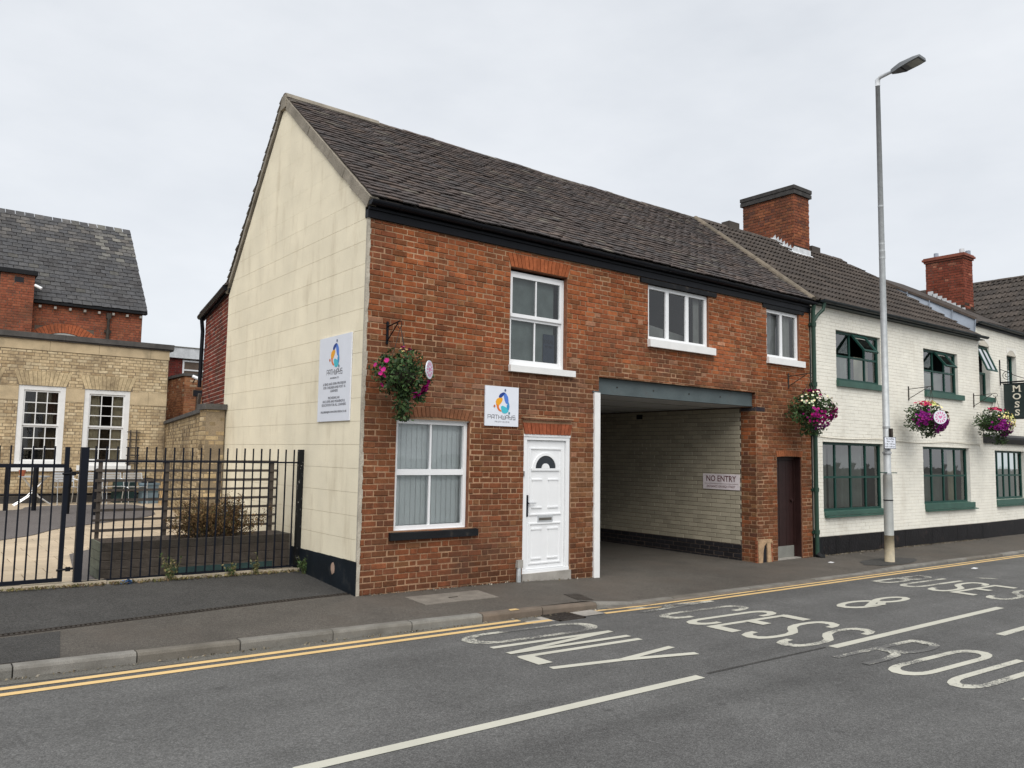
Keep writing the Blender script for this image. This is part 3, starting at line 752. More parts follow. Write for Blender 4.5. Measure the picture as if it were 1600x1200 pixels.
# ------------------------------------------------------------------ yard behind the railings
yard_z = lambda y: .12 + .0165 * (y - 1.85)
mb = MB()
for a, b in ((1.78, 5.45), (5.45, 9), (9, 12), (12, 15.3)):
    xr = 0.05 if b <= 5.45 else 1.7
    mb.face([(-14, a, yard_z(a)), (xr, a, yard_z(a)), (xr, b, yard_z(b)), (-14, b, yard_z(b))])
ob('yard', mb, M_MORTAR_Y, kind='structure')
pave = bpy.data.objects.new('yard_paving', None); link(pave, None, V((-2, 4, .15))); pave['kind'] = 'structure'
slab = unit_brick(bu=.012, bz=.012)
sv = [(x, z, y) for x, y, z in slab[0]]; sf = slab[1]
items = []
yy = 1.9; r = 0
while yy < 15.0:
    x = -6.3 - (r % 2) * .3
    xr = -.02 if yy < 5.3 else 1.2
    while x < xr:
        w = min(.6, xr - x)
        if w > .1:
            mx = Matrix.Translation((x, yy, yard_z(yy) - .03 + jit(.0015))) @ Matrix(((1, 0, 0, 0), (0, 1, 0, 0), (0, .0165, 1, 0), (0, 0, 0, 1))) @ Matrix.Diagonal((w - .008, .392, .036, 1))
            items.append((mx, vc((.47, .385, .28), .09), w * .4))
        x += .6
    yy += .4; r += 1
M_SLAB_A = mat('buff_slab_joined', src='attr', rough=0.9, var=0.12, scale=3, fine=0.12, bump=0.3)
pieces(pave, 'slab', [(sv, sf)], items, M_SLAB, M_SLAB_A, 300, 'far_slabs')
def smooth_poly(pts, n=6):
    out = []; L_ = len(pts)
    for i in range(L_):
        p0, p1, p2, p3 = [V((*pts[(i + k) % L_], 0)) for k in (-1, 0, 1, 2)]
        for k in range(n):
            t = k / n
            q = .5 * ((2 * p1) + (p2 - p0) * t + (2 * p0 - 5 * p1 + 4 * p2 - p3) * t * t + (3 * p1 - p0 - 3 * p2 + p3) * t ** 3); out.append((q.x, q.y))
    return out
for pts in ([(-6.5, 13.6), (-2.66, 12.95), (-1.91, 13.9), (-.5, 14.1), (.5, 13.6), (.3, 11), (-.5, 9.9), (-2.05, 8.53), (-2.86, 7.3), (-4.5, 6.2), (-6.5, 6.5)],):
    mb = MB(); mb.face([(x, y, yard_z(y) + .014) for x, y in smooth_poly(pts)]); ob('yard_tarmac', mb, M_YARDT, kind='structure')
mb = MB(); mb.face([(x, y, yard_z(y) + .016) for x, y in [(-2.84, 1.95), (-1.2, 1.95), (-1.2, 5.3), (-2.1, 5.2), (-2.49, 4.7)]]); ob('yard_tarmac', mb, M_YARDT, kind='structure')
# kerb strip under the railings
edge = bpy.data.objects.new('yard_edging', None); link(edge, None, V((-3, 1.8, .1))); edge['kind'] = 'structure'
x = -8.0
while x < -.1:
    w = .91
    mb = MB(); z = pav_z(x + .45, 1.75)
    mb.box(x + .004, min(x + w - .004, -.02), 1.735, 1.90, z - .15, z + .045 + jit(.004)); ob('edging_stone', mb, M_KERB, edge, col=vc((.42, .36, .27), .08)); x += w

# ================================================================== BUILDING HELPERS
def window(F, parent, u0, u1, z0, z1, d, cols, rows, m, fw_=.06, mw=.035, fd=.06, glass=None, name='window', skip=(), sill=None, msill=None, back=None):
    """cols / rows: inner glazing bar positions (fractions). Returns the window part; frame, bars and panes are its sub-parts."""
    glass = glass or M_GLASS
    w = ob(name, MB().box(0, 0, 0, 0, 0, 0), m, parent) if False else None
    mb = MB()
    F.box(mb, u0, u0 + fw_, d - fd, d, z0, z1); F.box(mb, u1 - fw_, u1, d - fd, d, z0, z1)
    F.box(mb, u0 + fw_, u1 - fw_, d - fd, d - .002, z1 - fw_, z1); F.box(mb, u0 + fw_, u1 - fw_, d - fd, d - .002, z0, z0 + fw_)
    w = ob(name, mb, m, parent)
    us = [u0 + fw_] + [u0 + (u1 - u0) * c for c in cols] + [u1 - fw_]
    zs = [z0 + fw_] + [z0 + (z1 - z0) * c for c in rows] + [z1 - fw_]
    for c in us[1:-1]:
        mb = MB(); F.box(mb, c - mw / 2, c + mw / 2, d - fd + .01, d - .008, z0 + fw_, z1 - fw_); ob('glazing_bar', mb, m, w)
    for c in zs[1:-1]:
        mb = MB(); F.box(mb, u0 + fw_, u1 - fw_, d - fd + .008, d - .005, c - mw / 2, c + mw / 2); ob('glazing_bar', mb, m, w)
    for i, (a, b) in enumerate(zip(us[:-1], us[1:])):
        for j, (c, e) in enumerate(zip(zs[:-1], zs[1:])):
            if (i, j) in skip: continue
            mb = MB(); t = jit(.0015); mb.face([F.P(a, d - fd / 2 + t, c), F.P(b, d - fd / 2 - t, c), F.P(b, d - fd / 2 + t, e), F.P(a, d - fd / 2 - t, e)])
            ob('pane', mb, glass, w)
    if sill:
        a, b, c, e, pr = sill
        mb = MB(); p = [F.P(a, -.08, c), F.P(a, pr, c), F.P(a, pr, e - .015), F.P(a, -.08, e)]; mb.prism(p, F.U * (b - a)); ob('sill', mb, msill or m, w)
    return w
def drape(F, parent, u0, u1, z0, z1, d, m, name='curtain', folds=8, amp=.03):
    mb = MB(); n = folds * 4
    pts = [(u0 + (u1 - u0) * k / n, d + amp * math.sin(k * math.pi / 2 + .3 * math.sin(k))) for k in range(n + 1)]
    for (a, da), (b, db) in zip(pts[:-1], pts[1:]): mb.face([F.P(a, da, z0), F.P(b, db, z0), F.P(b, db, z1), F.P(a, da, z1)])
    return ob(name, mb, m, parent, smooth=True)
def gutter(F, parent, u0, u1, d, z, r, m, name='gutter'):
    mb = MB(); n = 8
    ring = lambda u, rr: [F.P(u, d + rr * math.cos(math.pi * k / n), z - rr * math.sin(math.pi * k / n)) for k in range(n + 1)]
    A, B, A2, B2 = ring(u0, r), ring(u1, r), ring(u0, r - .006), ring(u1, r - .006)
    for k in range(n):
        mb.face([A[k], B[k], B[k + 1], A[k + 1]]); mb.face([A2[k + 1], B2[k + 1], B2[k], A2[k]])
    mb.face([A[0], A2[0], B2[0], B[0]]); mb.face([A[n], A2[n], B2[n], B[n]])
    mb.face(A); mb.face(B[::-1])
    o = ob(name, mb, m, parent)
    u = u0 + .45
    while u < u1:
        mb = MB(); rr = r + .006
        A, B = ring(u - .03, rr), ring(u + .03, rr)
        for k in range(n): mb.face([A[k], B[k], B[k + 1], A[k + 1]])
        mb.face(A); mb.face(B[::-1]); ob('joint_bracket', mb, m, o); u += 1.35
    return o
class Plane:
    """roof plane: origin at eave, U along the eave, S up the slope"""
    def __init__(s, o, U, Sv): s.o = V(o); s.U = V(U).normalized(); s.S = V(Sv).normalized(); s.N = s.U.cross(s.S).normalized()
    def P(s, u, v, n=0): return s.o + s.U * u + s.S * v + s.N * n
    def M(s, u, v, n=0):
        p = s.P(u, v, n)
        return Matrix(((s.U.x, s.S.x, s.N.x, p.x), (s.U.y, s.S.y, s.N.y, p.y), (s.U.z, s.S.z, s.N.z, p.z), (0, 0, 0, 1)))
def flat_tile(w, L, th, lift, camb=.004, j=.004):
    v, f = [], []
    nx = 3
    for i in range(nx + 1):
        t = i / nx; z = lift + camb * (1 - (2 * t - 1) ** 2) + jit(j * .5); y = jit(j)
        v.append((t * w, y, z)); v.append((t * w, y, z - th)); v.append((t * w, L, th * .6 + camb * .4 * (1 - (2 * t - 1) ** 2)))
    for i in range(nx):
        a, b = i * 3, (i + 1) * 3
        f += [(a, b, b + 2, a + 2), (a + 1, b + 1, b, a)]
    f += [(0, 2, 1), (nx * 3, nx * 3 + 1, nx * 3 + 2)]
    return v, f
def roman_tile(w, L, th=.012, lift=.016, roll=.05):
    """interlocking tile with two bold rolls"""
    v, f = [], []
    prof = []
    for k in range(2):
        b = k * .5
        prof += [(b + 0, 0), (b + .25, 0), (b + .29, roll * .75), (b + .34, roll), (b + .40, roll), (b + .45, roll * .7)]
    prof.append((1, 0))
    for u, h in prof:
        v += [(u * w, 0, lift + h), (u * w, 0, lift + h - th), (u * w, L, h * .25 + .002)]
    n = len(prof)
    for i in range(n - 1):
        a, b = i * 3, (i + 1) * 3
        f += [(a, b, b + 2, a + 2), (a + 1, b + 1, b, a)]
    f += [(0, 2, 1), ((n - 1) * 3, (n - 1) * 3 + 1, (n - 1) * 3 + 2)]
    return v, f
def tile_items(pl, u0, u1, v1, w, gauge, cols, stag=.5, ju=.004, jv=.006, jn=.003, jr=.01, inside=None, wavy=0.0, v0=0.0):
    out = []; r = 0; v = v0
    while v < v1 - gauge * .3:
        u = u0 - (r % 2) * w * stag
        while u < u1 - w * .15:
            c = (u + w / 2, v)
            if u + w > u0 + w * .3 and (inside is None or inside(u + w / 2, v + gauge / 2)):
                k = 1.0
                uu, ww = u, w
                n = wavy * (math.sin(u * 1.1 + 1) * math.sin(v * .9) + .5 * math.sin(u * 2.7 + v * 1.9))
                if u < u0: k = (u + w - u0) / w; uu = u0
                if u + w > u1: k = (u1 - u) / w
                mx = pl.M(uu + jit(ju), v + jit(jv), n + jit(jn)) @ Matrix.Rotation(jit(jr), 4, 'Z') @ Matrix.Diagonal((k * (.985 + jit(.01)), 1, 1, 1))
                out.append((mx, random.choice(cols)(u, v) if callable(cols[0]) else vc(random.choice(cols), .16), w * gauge))
            u += w
        v += gauge; r += 1
    return out
def clip_poly(pts, fn):
    """keep the part of a polygon where fn(p) >= 0"""
    out = []
    for i in range(len(pts)):
        a, b = pts[i], pts[(i + 1) % len(pts)]; fa, fb = fn(a), fn(b)
        if fa >= 0: out.append(a)
        if (fa >= 0) != (fb >= 0):
            t = fa / (fa - fb); out.append((a[0] + (b[0] - a[0]) * t, a[1] + (b[1] - a[1]) * t))
    return out

# ================================================================== BRICK HOUSE WITH THE CARRIAGE PASSAGE
H = thing('brick_house', (5.2, 2.7, 0), 'red brick house with cream gable end, white door and a carriage passage through it', 'house')
HX = 10.42
OPN = [(.52, 1.71, .79, 2.28), (2.40, 3.54, 3.08, 4.64), (5.42, 7.07, 3.78, 4.82), (8.89, 10.04, 3.78, 4.84),
       (2.70, 3.64, -.3, 2.12), (4.25, 8.50, -.4, 3.105), (9.18, 10.05, -.4, 1.87)]
ARC = [(.50, 1.74, 2.28, 2.45), (2.37, 3.57, 4.64, 4.85), (2.68, 3.66, 2.12, 2.385), (9.15, 10.08, 1.87, 2.0), (8.50, 8.79, 2.735, 2.838), (8.47, 9.0, -.4, .26), (5.21, 7.27, 4.815, 4.95), (8.745, 10.2, 4.835, 4.95)]
ORG, RED, BRN, TAN, DRK, PUR, PINK = (.305, .098, .040), (.255, .080, .037), (.175, .069, .034), (.235, .118, .056), (.070, .042, .030), (.155, .058, .036), (.35, .19, .12)
def pick(ws):
    t = random.random() * sum(w for _, w in ws)
    for c, w in ws:
        t -= w
        if t <= 0: return c
    return ws[-1][0]
def facade_col(x, z):
    n = math.sin(x * 1.7 + 1.3) * math.sin(z * 2.1 + x * .6)
    if z > 4.2 and x < 6: ws = [(ORG, 3), (RED, 3), (BRN, 2 + n), (TAN, .2)]
    elif z > 3.35: ws = [(ORG, 2.4 - n), (RED, 3.4), (BRN, 1.6 + n), (PINK, .22), (TAN, .2)]
    elif z > 2.25: ws = [(BRN, 3.5), (RED, 1.4), (TAN, 1.3 + n), (PUR, 1), (PINK, .35), (ORG, .5)]
    elif x < .5: ws = [(BRN, 4), (PUR, 2), (RED, 1.6), (DRK, .2)]
    elif 3.64 < x < 4.3: ws = [(TAN, 3.2), (BRN, 3), (PUR, .8), (PINK, .5)] if .5 < z else [(BRN, 2), (DRK, 3), (PUR, 1)]
    elif x > 8: ws = [(ORG, 1.5), (RED, 2), (BRN, 2.4), (TAN, 1.4), (PINK, .3)]
    else: ws = [(BRN, 3.2), (RED, 1.8), (TAN, .9), (PUR, 1.3), (DRK, .3)]
    c = pick(ws)
    if z < .7 and .6 < x < 1.9 and random.random() < .75: c = pick([((.33, .098, .045), 3), (RED, 3), (BRN, 1)])
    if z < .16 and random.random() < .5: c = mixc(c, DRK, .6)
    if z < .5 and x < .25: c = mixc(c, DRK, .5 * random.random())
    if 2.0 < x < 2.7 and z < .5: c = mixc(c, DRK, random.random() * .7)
    if .0 < x < .35 and z > 4.2: c = mixc(c, PUR, .6)
    if 2.4 < x < 3.9 and 2.5 < z < 3.05: c = mixc(c, (.27, .19, .15), .45 * random.random())
    if 3.7 < x < 4.3 and 1.2 < z < 1.75: c = mixc(c, (.36, .21, .10), .45)
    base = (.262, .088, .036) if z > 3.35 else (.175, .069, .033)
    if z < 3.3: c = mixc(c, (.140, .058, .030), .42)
    if 1.0 < x < 2.3 and 2.45 < z < 3.0 and random.random() < .7: c = mixc(c, (.30, .19, .135), .45 * random.random())
    n1 = noise.noise((x * .75, z * 1.0, 3.1)) + .5 * noise.noise((x * 2.1, z * 2.6, 7.7))
    k = 1 + .34 * n1
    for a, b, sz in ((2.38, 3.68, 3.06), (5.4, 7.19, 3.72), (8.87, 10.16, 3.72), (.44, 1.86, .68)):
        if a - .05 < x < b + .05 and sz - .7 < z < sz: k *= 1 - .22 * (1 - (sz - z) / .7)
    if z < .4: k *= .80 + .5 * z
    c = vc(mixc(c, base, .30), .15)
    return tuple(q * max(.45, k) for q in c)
wall = ob('front_wall', sheet(F1, 0, HX, -.4, 4.915, OPN, -.007), M_MORTAR, H)
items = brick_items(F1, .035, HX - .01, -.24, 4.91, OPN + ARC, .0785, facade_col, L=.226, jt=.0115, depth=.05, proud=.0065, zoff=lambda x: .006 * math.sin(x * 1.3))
pieces(wall, 'brick', UB, items, M_BRICK_O, M_BRICK_A, 300, 'brick_field')
M_REV = mat('reveal_brick', (.20, .085, .048), rough=.95, var=.3, scale=12, bump=.5, bscale=40)
for o, dd, bt in [(o, -.14, True) for o in OPN[:4]] + [(OPN[4], -.12, False), (OPN[6], -.24, False)]:
    mb = MB(); reveals(F1, mb, o, -.007, dd, bottom=bt); ob('reveal', mb, M_REV, H)
# one spalled whitish brick low on the wall, efflorescence
# arches
voussoirs(F1, wall, .53, 1.72, 2.285, .145, 19, .06, .035, (.22, .095, .05), M_BRICK_O)
voussoirs(F1, wall, 2.40, 3.54, 4.645, .205, 16, .07, .0, (.34, .105, .045), M_BRICK_O)
voussoirs(F1, wall, 2.71, 3.63, 2.135, .17, 13, .045, .0, (.30, .09, .045), M_BRICK_O)
voussoirs(F1, wall, 9.17, 10.06, 1.86, .125, 13, .04, .02, (.31, .11, .05), M_BRICK_O)
# brick and tile hood above the white door
mb = MB(); F1.box(mb, 2.64, 3.65, -.02, .055, 2.372, 2.392); ob('door_hood', mb, M_MORTAR, H)
for k in range(9):
    mb = MB(); u = 2.66 + k * .108; F1.box(mb, u, u + .1, -.02, .04, 2.352, 2.3715); ob('brick', mb, M_BRICK_O, wall, col=vc((.34, .15, .09)))
# blue bricks at the lintel bearing
for k in range(5):
    mb = MB(); u = 8.505 + k * .057; F1.box(mb, u, u + .05, -.05, .004 + jit(.002), 2.745, 2.83); ob('brick', mb, M_BRICK_O, wall, col=(.035, .032, .04))
# gable end
def gz(y): return min(5.02 + .865 * (y + .02), 7.60 - 1.19 * (y - 3.0))
mb = MB(); mb.face([FG.P(-5.46, -.01, -.4), FG.P(0, -.01, -.4), FG.P(0, -.01, gz(0)), FG.P(-3.0, -.01, 7.6), FG.P(-5.46, -.01, gz(5.46))])
gab = ob('gable_wall', mb, M_CREAMJ, H)
zj = [.42, .70, 1.0, 1.30, 1.61, 1.92, 2.225, 2.53, 2.83, 3.125, 3.42, 3.71, 4.0, 4.305, 4.62, 4.92, 5.22, 5.52, 5.82, 6.12, 6.42, 6.72, 7.02, 7.32, 7.62]
for r, (a, b) in enumerate(zip(zj[:-1], zj[1:])):
    y = -(r % 2) * .31
    while y < 5.46:
        y0, y1 = max(y, 0), min(y + .62, 5.46); y += .62
        if y1 - y0 < .05: continue
        jz = .0019 if a < 5 else .0006
        g = .0004
        poly = [(-y1 + g, a + jz), (-y0 - g, a + jz), (-y0 - g, b - jz), (-y1 + g, b - jz)]
        poly = clip_poly(poly, lambda p: 5.02 + .865 * (-p[0] + .02) - p[1])
        poly = clip_poly(poly, lambda p: 7.60 - 1.19 * (-p[0] - 3.0) - p[1])
        if len(poly) < 3: continue
        mb = MB(); mb.prism([FG.P(u, 0, z) for u, z in poly], FG.N * -.02)
        ob('block', mb, M_CREAM_O, gab, col=vc((.81, .735, .565), .02))
mb = MB(); n = 14
pts = [(-5.46 * k / n) for k in range(n + 1)]
for a, b in zip(pts[:-1], pts[1:]):
    mb.hexa([FG.P(a, .016, -.2), FG.P(b, .016, -.2), FG.P(b, -.01, -.2), FG.P(a, -.01, -.2), FG.P(a, .016, .425), FG.P(b, .016, .43), FG.P(b, -.01, .43), FG.P(a, -.01, .425)])
ob('plinth', mb, mat('blue_black_plinth', (.009, .013, .018), spec=.2, rough=.55, var=.3, scale=3, fine=.2, bump=.5, bscale=35, tint=(.07, .07, .065), tfac=.5, tscale=5, tlo=.55, thi=.8), H)
mb = MB(); pts = []
for k in range(11): t = k / 11 * 2 * math.pi; pts.append(FG.P(-.66 + .055 * math.cos(t) * (1 + jit(.25)), .0185, .27 + .075 * math.sin(t) * (1 + jit(.25))))
mb.prism(pts, FG.N * .002); ob('plaster_scar', mb, mat('bare_plaster', (.36, .25, .19), rough=.95, bump=.5), H)
# ragged parge edge at the corner
mb = MB(); z = -.02
while z < 4.98:
    h = .05 + random.random() * .08; w = .028 + random.random() * .022
    mb.hexa([(-.006, -.004 - random.random() * .006, z), (w, -.004 - random.random() * .005, z), (w + jit(.006), .03, z), (-.006, .03, z), (-.006, -.008, z + h), (w + jit(.008), -.006, z + h), (w, .03, z + h), (-.006, .03, z + h)])
    z += h
ob('parge_edge', mb, mat('parge', (.44, .40, .33), rough=.95, var=.3, scale=7, fine=.2, bump=.8, bscale=60, tint=(.13, .11, .09), tfac=.7, tscale=3.5), H)
# rear wall, passage, inner structure
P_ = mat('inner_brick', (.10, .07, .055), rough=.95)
mb = MB()
mb.face([(0.01, 5.45, -.4), (4.24, 5.45, -.4), (4.24, 5.45, 4.85), (.01, 5.45, 4.85)]); mb.face([(8.55, 5.45, -.4), (HX, 5.45, -.4), (HX, 5.45, 4.85), (8.55, 5.45, 4.85)])
mb.face([(4.24, 5.45, 2.9), (8.55, 5.45, 2.9), (8.55, 5.45, 4.85), (4.24, 5.45, 4.85)])
ob('rear_wall', mb, P_, H)
mb = MB(); mb.face([(.02, .1, 2.75), (4.15, .1, 2.75), (4.15, 5.44, 2.75), (.02, 5.44, 2.75)]); mb.face([(4.16, .3, -.3), (4.16, 9, -.3), (4.16, 9, 2.9), (4.16, .3, 2.9)])
mb.face([(4.15, .12, 3.15), (8.6, .12, 3.15), (8.6, 5.44, 3.15), (4.15, 5.44, 3.15)])
mb.face([(5.1, .15, 3.16), (5.1, 5.4, 3.16), (5.1, 5.4, 4.9), (5.1, .15, 4.9)]); mb.face([(8.0, .15, 3.16), (8.0, 5.4, 3.16), (8.0, 5.4, 4.9), (8.0, .15, 4.9)])
mb.face([(2.1, .15, 2.76), (2.1, 5.4, 2.76), (2.1, 5.4, 4.9), (2.1, .15, 4.9)])
mb.face([(.02, .1, 4.9), (HX, .1, 4.9), (HX, 5.4, 4.9), (.02, 5.4, 4.9)])
mb.face([(.02, 2.6, -.1), (4.15, 2.6, -.1), (4.15, 2.6, 4.9), (.02, 2.6, 4.9)]); mb.face([(5.2, 3.2, 3.2), (10.4, 3.2, 3.2), (10.4, 3.2, 4.9), (5.2, 3.2, 4.9)])
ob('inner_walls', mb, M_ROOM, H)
mb = MB(); mb.face([(4.24, .13, 2.835), (8.56, .13, 2.835), (8.56, 9, 2.835), (4.24, 9, 2.835)]); ob('passage_ceiling', mb, M_CEIL, H)
for k in range(6):
    mb = MB(); y = .9 + k * 1.22; mb.box(4.25, 8.5, y, y + .012, 2.826, 2.834); ob('ceiling_joint', mb, M_GREY, H)
mb = MB(); mb.box(4.30, 8.5, 8.9, 9.0, -.3, 2.83); ob('passage_light_block', mb, P_, H)  # unseen wall, added to keep light from the far end out
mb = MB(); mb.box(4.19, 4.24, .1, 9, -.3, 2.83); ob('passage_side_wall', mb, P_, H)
mb = MB()
for a, b in ((.05, 1.5), (1.5, 4), (4, 9)):
    mb.face([(4.2, a, pav_z(4.3, a)), (8.62, a, pav_z(8.5, a)), (8.62, b, pav_z(8.5, b)), (4.2, b, pav_z(4.3, b))])
ob('passage_floor', mb, M_PAVE, kind='structure')
FP = Fr((8.5, 0, 0), R(-90))
gw = ob('glazed_wall', sheet(FP, -9, -.36, -.4, 2.83, [], -.008), M_MORTAR_D, H)
items = brick_items(FP, -6.5, -.36, .135, 2.83, [], .0863, lambda u, z: vc((.39, .35, .265), .12), L=.235, jt=.008, depth=.03, bond='stretcher', proud=.001, uj=.002)
pieces(gw, 'glazed_brick', UBC, items, M_GLAZED_O, M_GLAZED_A, 300, 'glazed_brick_field')
items = brick_items(FP, -6.5, -.36, -.3, .135, [], .0863, lambda u, z: vc((.022, .021, .024), .2), L=.235, jt=.010, depth=.03, bond='stretcher', proud=.002, off=.06)
pieces(gw, 'plinth_brick', UB, items, M_GLAZED_O, M_GLAZED_A, 60, 'plinth_brick_field')
mb = MB(); FP.box(mb, -3.15, -2.98, -.01, .012, 2.66, 2.76); ob('vent', mb, M_INKB, H)
# pier return in red brick
pw_ = ob('pier_return', sheet(FP, -.36, 0, -.4, 3.1, [], -.007), M_MORTAR, H)
items = brick_items(FP, -.36, 0, -.24, 3.1, [], .0785, lambda u, z: vc(pick([(ORG, 3), (BRN, 3), (TAN, 1.5), (PUR, 1)]), .15) if z < 2.74 or z > 2.83 else (.05, .045, .05), L=.226, depth=.04)
pieces(pw_, 'brick', UB, items, M_BRICK_O, M_BRICK_A, 60, 'brick_field')
mb = MB(); mb.face([(4.25, 0, 3.105), (8.5, 0, 3.105), (8.5, .3, 3.105), (4.25, .3, 3.105)]); ob('soffit', mb, M_MORTAR_D, H)
# steel lintel over the passage with bolt heads
mb = MB(); mb.box(4.24, 8.5, .09, .30, 2.845, 3.10); mb.box(4.24, 8.5, .075, .30, 2.838, 2.848); li = ob('steel_lintel', mb, M_STEEL, H)
for x in (4.75, 5.65, 6.6, 7.5):
    mb = MB(); mb.tube([(x, .10, 2.97), (x, .078, 2.97)], .013, 6); ob('bolt_head', mb, M_GRATE, li)
mb = MB(); mb.hexa([(4.135, -.03, -.14), (4.262, -.03, -.14), (4.275, .10, -.14), (4.135, .10, -.14), (4.125, -.03, 2.845), (4.252, -.03, 2.845), (4.265, .10, 2.845), (4.125, .10, 2.845)])
ob('white_post', mb, M_WPAINT, H)
mb = MB(); mb.box(4.10, 4.25, -.02, .12, 2.846, 2.87); ob('post_cap', mb, M_STEEL, H)
# eaves: fascia, gutter, lintels
mb = MB(); F1.box(mb, -.02, HX, -.05, .035, 4.915, 5.07); F1.box(mb, -.02, HX, -.05, .062, 5.02, 5.055); ob('fascia', mb, M_BLACK, H)
gutter(F1, H, -.03, HX + .04, .115, 5.125, .062, M_BLACK)
mb = MB(); F1.box(mb, 5.21, 7.27, -.08, .03, 4.82, 4.90); ob('window_lintel', mb, M_BLACKD, H)
mb = MB(); F1.box(mb, 8.75, 10.19, -.08, .02, 4.838, 4.91); ob('window_lintel', mb, M_BLACKD, H)
# --- roof
SL = math.atan2(7.66 - 5.17, 3.06 + .10)
PR = Plane((-.03, -.10, 5.165), (1, 0, 0), (0, math.cos(SL), math.sin(SL)))
RLEN = (3.06 + .10) / math.cos(SL)
def roofcol(u, v):
    n = math.sin(u * 1.3 + v) * math.sin(v * 2.3 - u * .5)
    c = pick([((.072, .059, .055), 3), ((.084, .066, .059), 3 + n), ((.064, .056, .054), 2), ((.10, .076, .064), .8), ((.12, .105, .088), .3 + max(0, v - 3) * .8)])
    return vc(c, .12)
mb = MB(); mb.face([PR.P(.02, 0, -.012), PR.P(HX + .03, 0, -.012), PR.P(HX + .03, RLEN, -.012), PR.P(.02, RLEN, -.012)])
roof = ob('roof', mb, M_INKB if False else mat('roof_underlay', (.03, .027, .025), rough=.95, bump=0), H)
TP = [flat_tile(.236, .22, .017, .040, camb=.003, j=.007) for _ in range(6)]
items = tile_items(PR, .02, HX + .02, RLEN - .03, .236, .119, [roofcol], stag=.5, ju=.005, jv=.014, jn=.005, jr=.024, wavy=.016)
pieces(roof, 'roof_tile', TP, items, M_TILE_O, M_TILE_A, 300, 'roof_tile_field')
def ridge(parent, a, b, n, r, m, cols, name='ridge_tile', sag=0.0, upv=ZU):
    a, b = V(a), V(b); d = (b - a) / n; dn = d.normalized(); side = dn.cross(V(upv)).normalized(); upn = side.cross(dn)
    for k in range(n):
        p0 = a + d * k; p1 = a + d * (k + 1) - dn * .003
        s0 = -sag * math.sin(math.pi * k / n) + jit(.006); s1 = -sag * math.sin(math.pi * (k + 1) / n) + jit(.006)
        mb = MB(); m_ = 6; A, B = [], []
        for j in range(m_ + 1):
            t = math.pi * j / m_
            o = side * (r * math.cos(t)) + upn * (r * .8 * math.sin(t))
            A.append(p0 + o + ZU * s0); B.append(p1 + o + ZU * s1)
        for j in range(m_): mb.face([A[j], B[j], B[j + 1], A[j + 1]])
        mb.face(A[::-1]); mb.face(B); ob(name, mb, m, parent, col=vc(random.choice(cols), .15))
ridge(roof, (-.03, 3.06, 7.63), (HX, 3.06, 7.62), 24, .10, M_TILE_O, [(.10, .085, .07), (.13, .105, .085), (.08, .07, .06)], sag=.045)
mb = MB(); mb.prism([PR.P(.0, RLEN - .10, .02), PR.P(1.7, RLEN - .13, .03), PR.P(1.7, RLEN - .06, .06), PR.P(.0, RLEN - .04, .06)], PR.N * .02); ob('ridge_bedding', mb, M_CEMENT, roof)
ridge(roof, PR.P(HX + .03, .02, .02), PR.P(HX + .03, RLEN - .02, .02), 9, .10, M_TILE_O, [(.15, .125, .095), (.13, .11, .085)], name='verge_tile', upv=PR.N)
# rear slope and verge
SL2 = math.atan2(-(7.62 - 4.72), 2.5)
PRr = Plane((HX, 5.58, 4.74), (-1, 0, 0), (0, -2.52, 2.9))
L2 = math.hypot(2.52, 2.9)
mb = MB(); mb.prism([PRr.P(0, 0), PRr.P(HX + .02, 0), PRr.P(HX + .02, L2), PRr.P(0, L2)], PRr.N * .03); ob('rear_roof', mb, M_TILE_A if False else mat('rear_tiles', (.06, .05, .045), rough=.9), H)
mb = MB()
for k in range(26):
    v = k * L2 / 26; mb.hexa([PRr.P(HX - .25, v, .03), PRr.P(HX + .05 + jit(.012), v, .03), PRr.P(HX + .05, v + .14, .03), PRr.P(HX - .25, v + .14, .03), PRr.P(HX - .25, v, .075), PRr.P(HX + .05 + jit(.012), v, .075 + jit(.01)), PRr.P(HX + .05, v + .14, .05), PRr.P(HX - .25, v + .14, .05)], vc((.10, .085, .065)))
ob('rear_verge_tiles', mb, M_TILE_A, H, kind='stuff')
# cement verge fillets on the gable
def fillet(y0, z0, y1, z1, w, name):
    mb = MB(); n = 12
    dy, dz = y1 - y0, z1 - z0; q = math.hypot(dy, dz); ny, nz = -dz / q, dy / q
    if nz < 0: ny, nz = -ny, -nz
    for k in range(n):
        a, b = k / n, (k + 1) / n
        P0 = (y0 + dy * a, z0 + dz * a); P1 = (y0 + dy * b, z0 + dz * b); h0, h1 = w + jit(.01), w + jit(.01); dd = -.035 + jit(.004)
        mb.hexa([(dd, P0[0] - ny * h0, P0[1] - nz * h0), (dd, P1[0] - ny * h1, P1[1] - nz * h1), (.1, P1[0] - ny * h1, P1[1] - nz * h1), (.1, P0[0] - ny * h0, P0[1] - nz * h0),
                 (dd, P0[0], P0[1]), (dd, P1[0], P1[1]), (.1, P1[0], P1[1]), (.1, P0[0], P0[1])])
    ob(name, mb, M_CEMENT, H)
fillet(-.10, 5.17, 2.98, 7.60, .15, 'verge_fillet')
fillet(5.55, 4.76, 3.14, 7.60, .07, 'verge_fillet')
mb = MB(); mb.hexa([(-.05, 2.94, 7.44), (-.05, 3.16, 7.44), (.1, 3.16, 7.44), (.1, 2.94, 7.44), (-.05, 2.98, 7.66), (-.05, 3.13, 7.66), (.1, 3.13, 7.68), (.1, 2.98, 7.68)]); ob('ridge_end', mb, M_CEMENT, H)
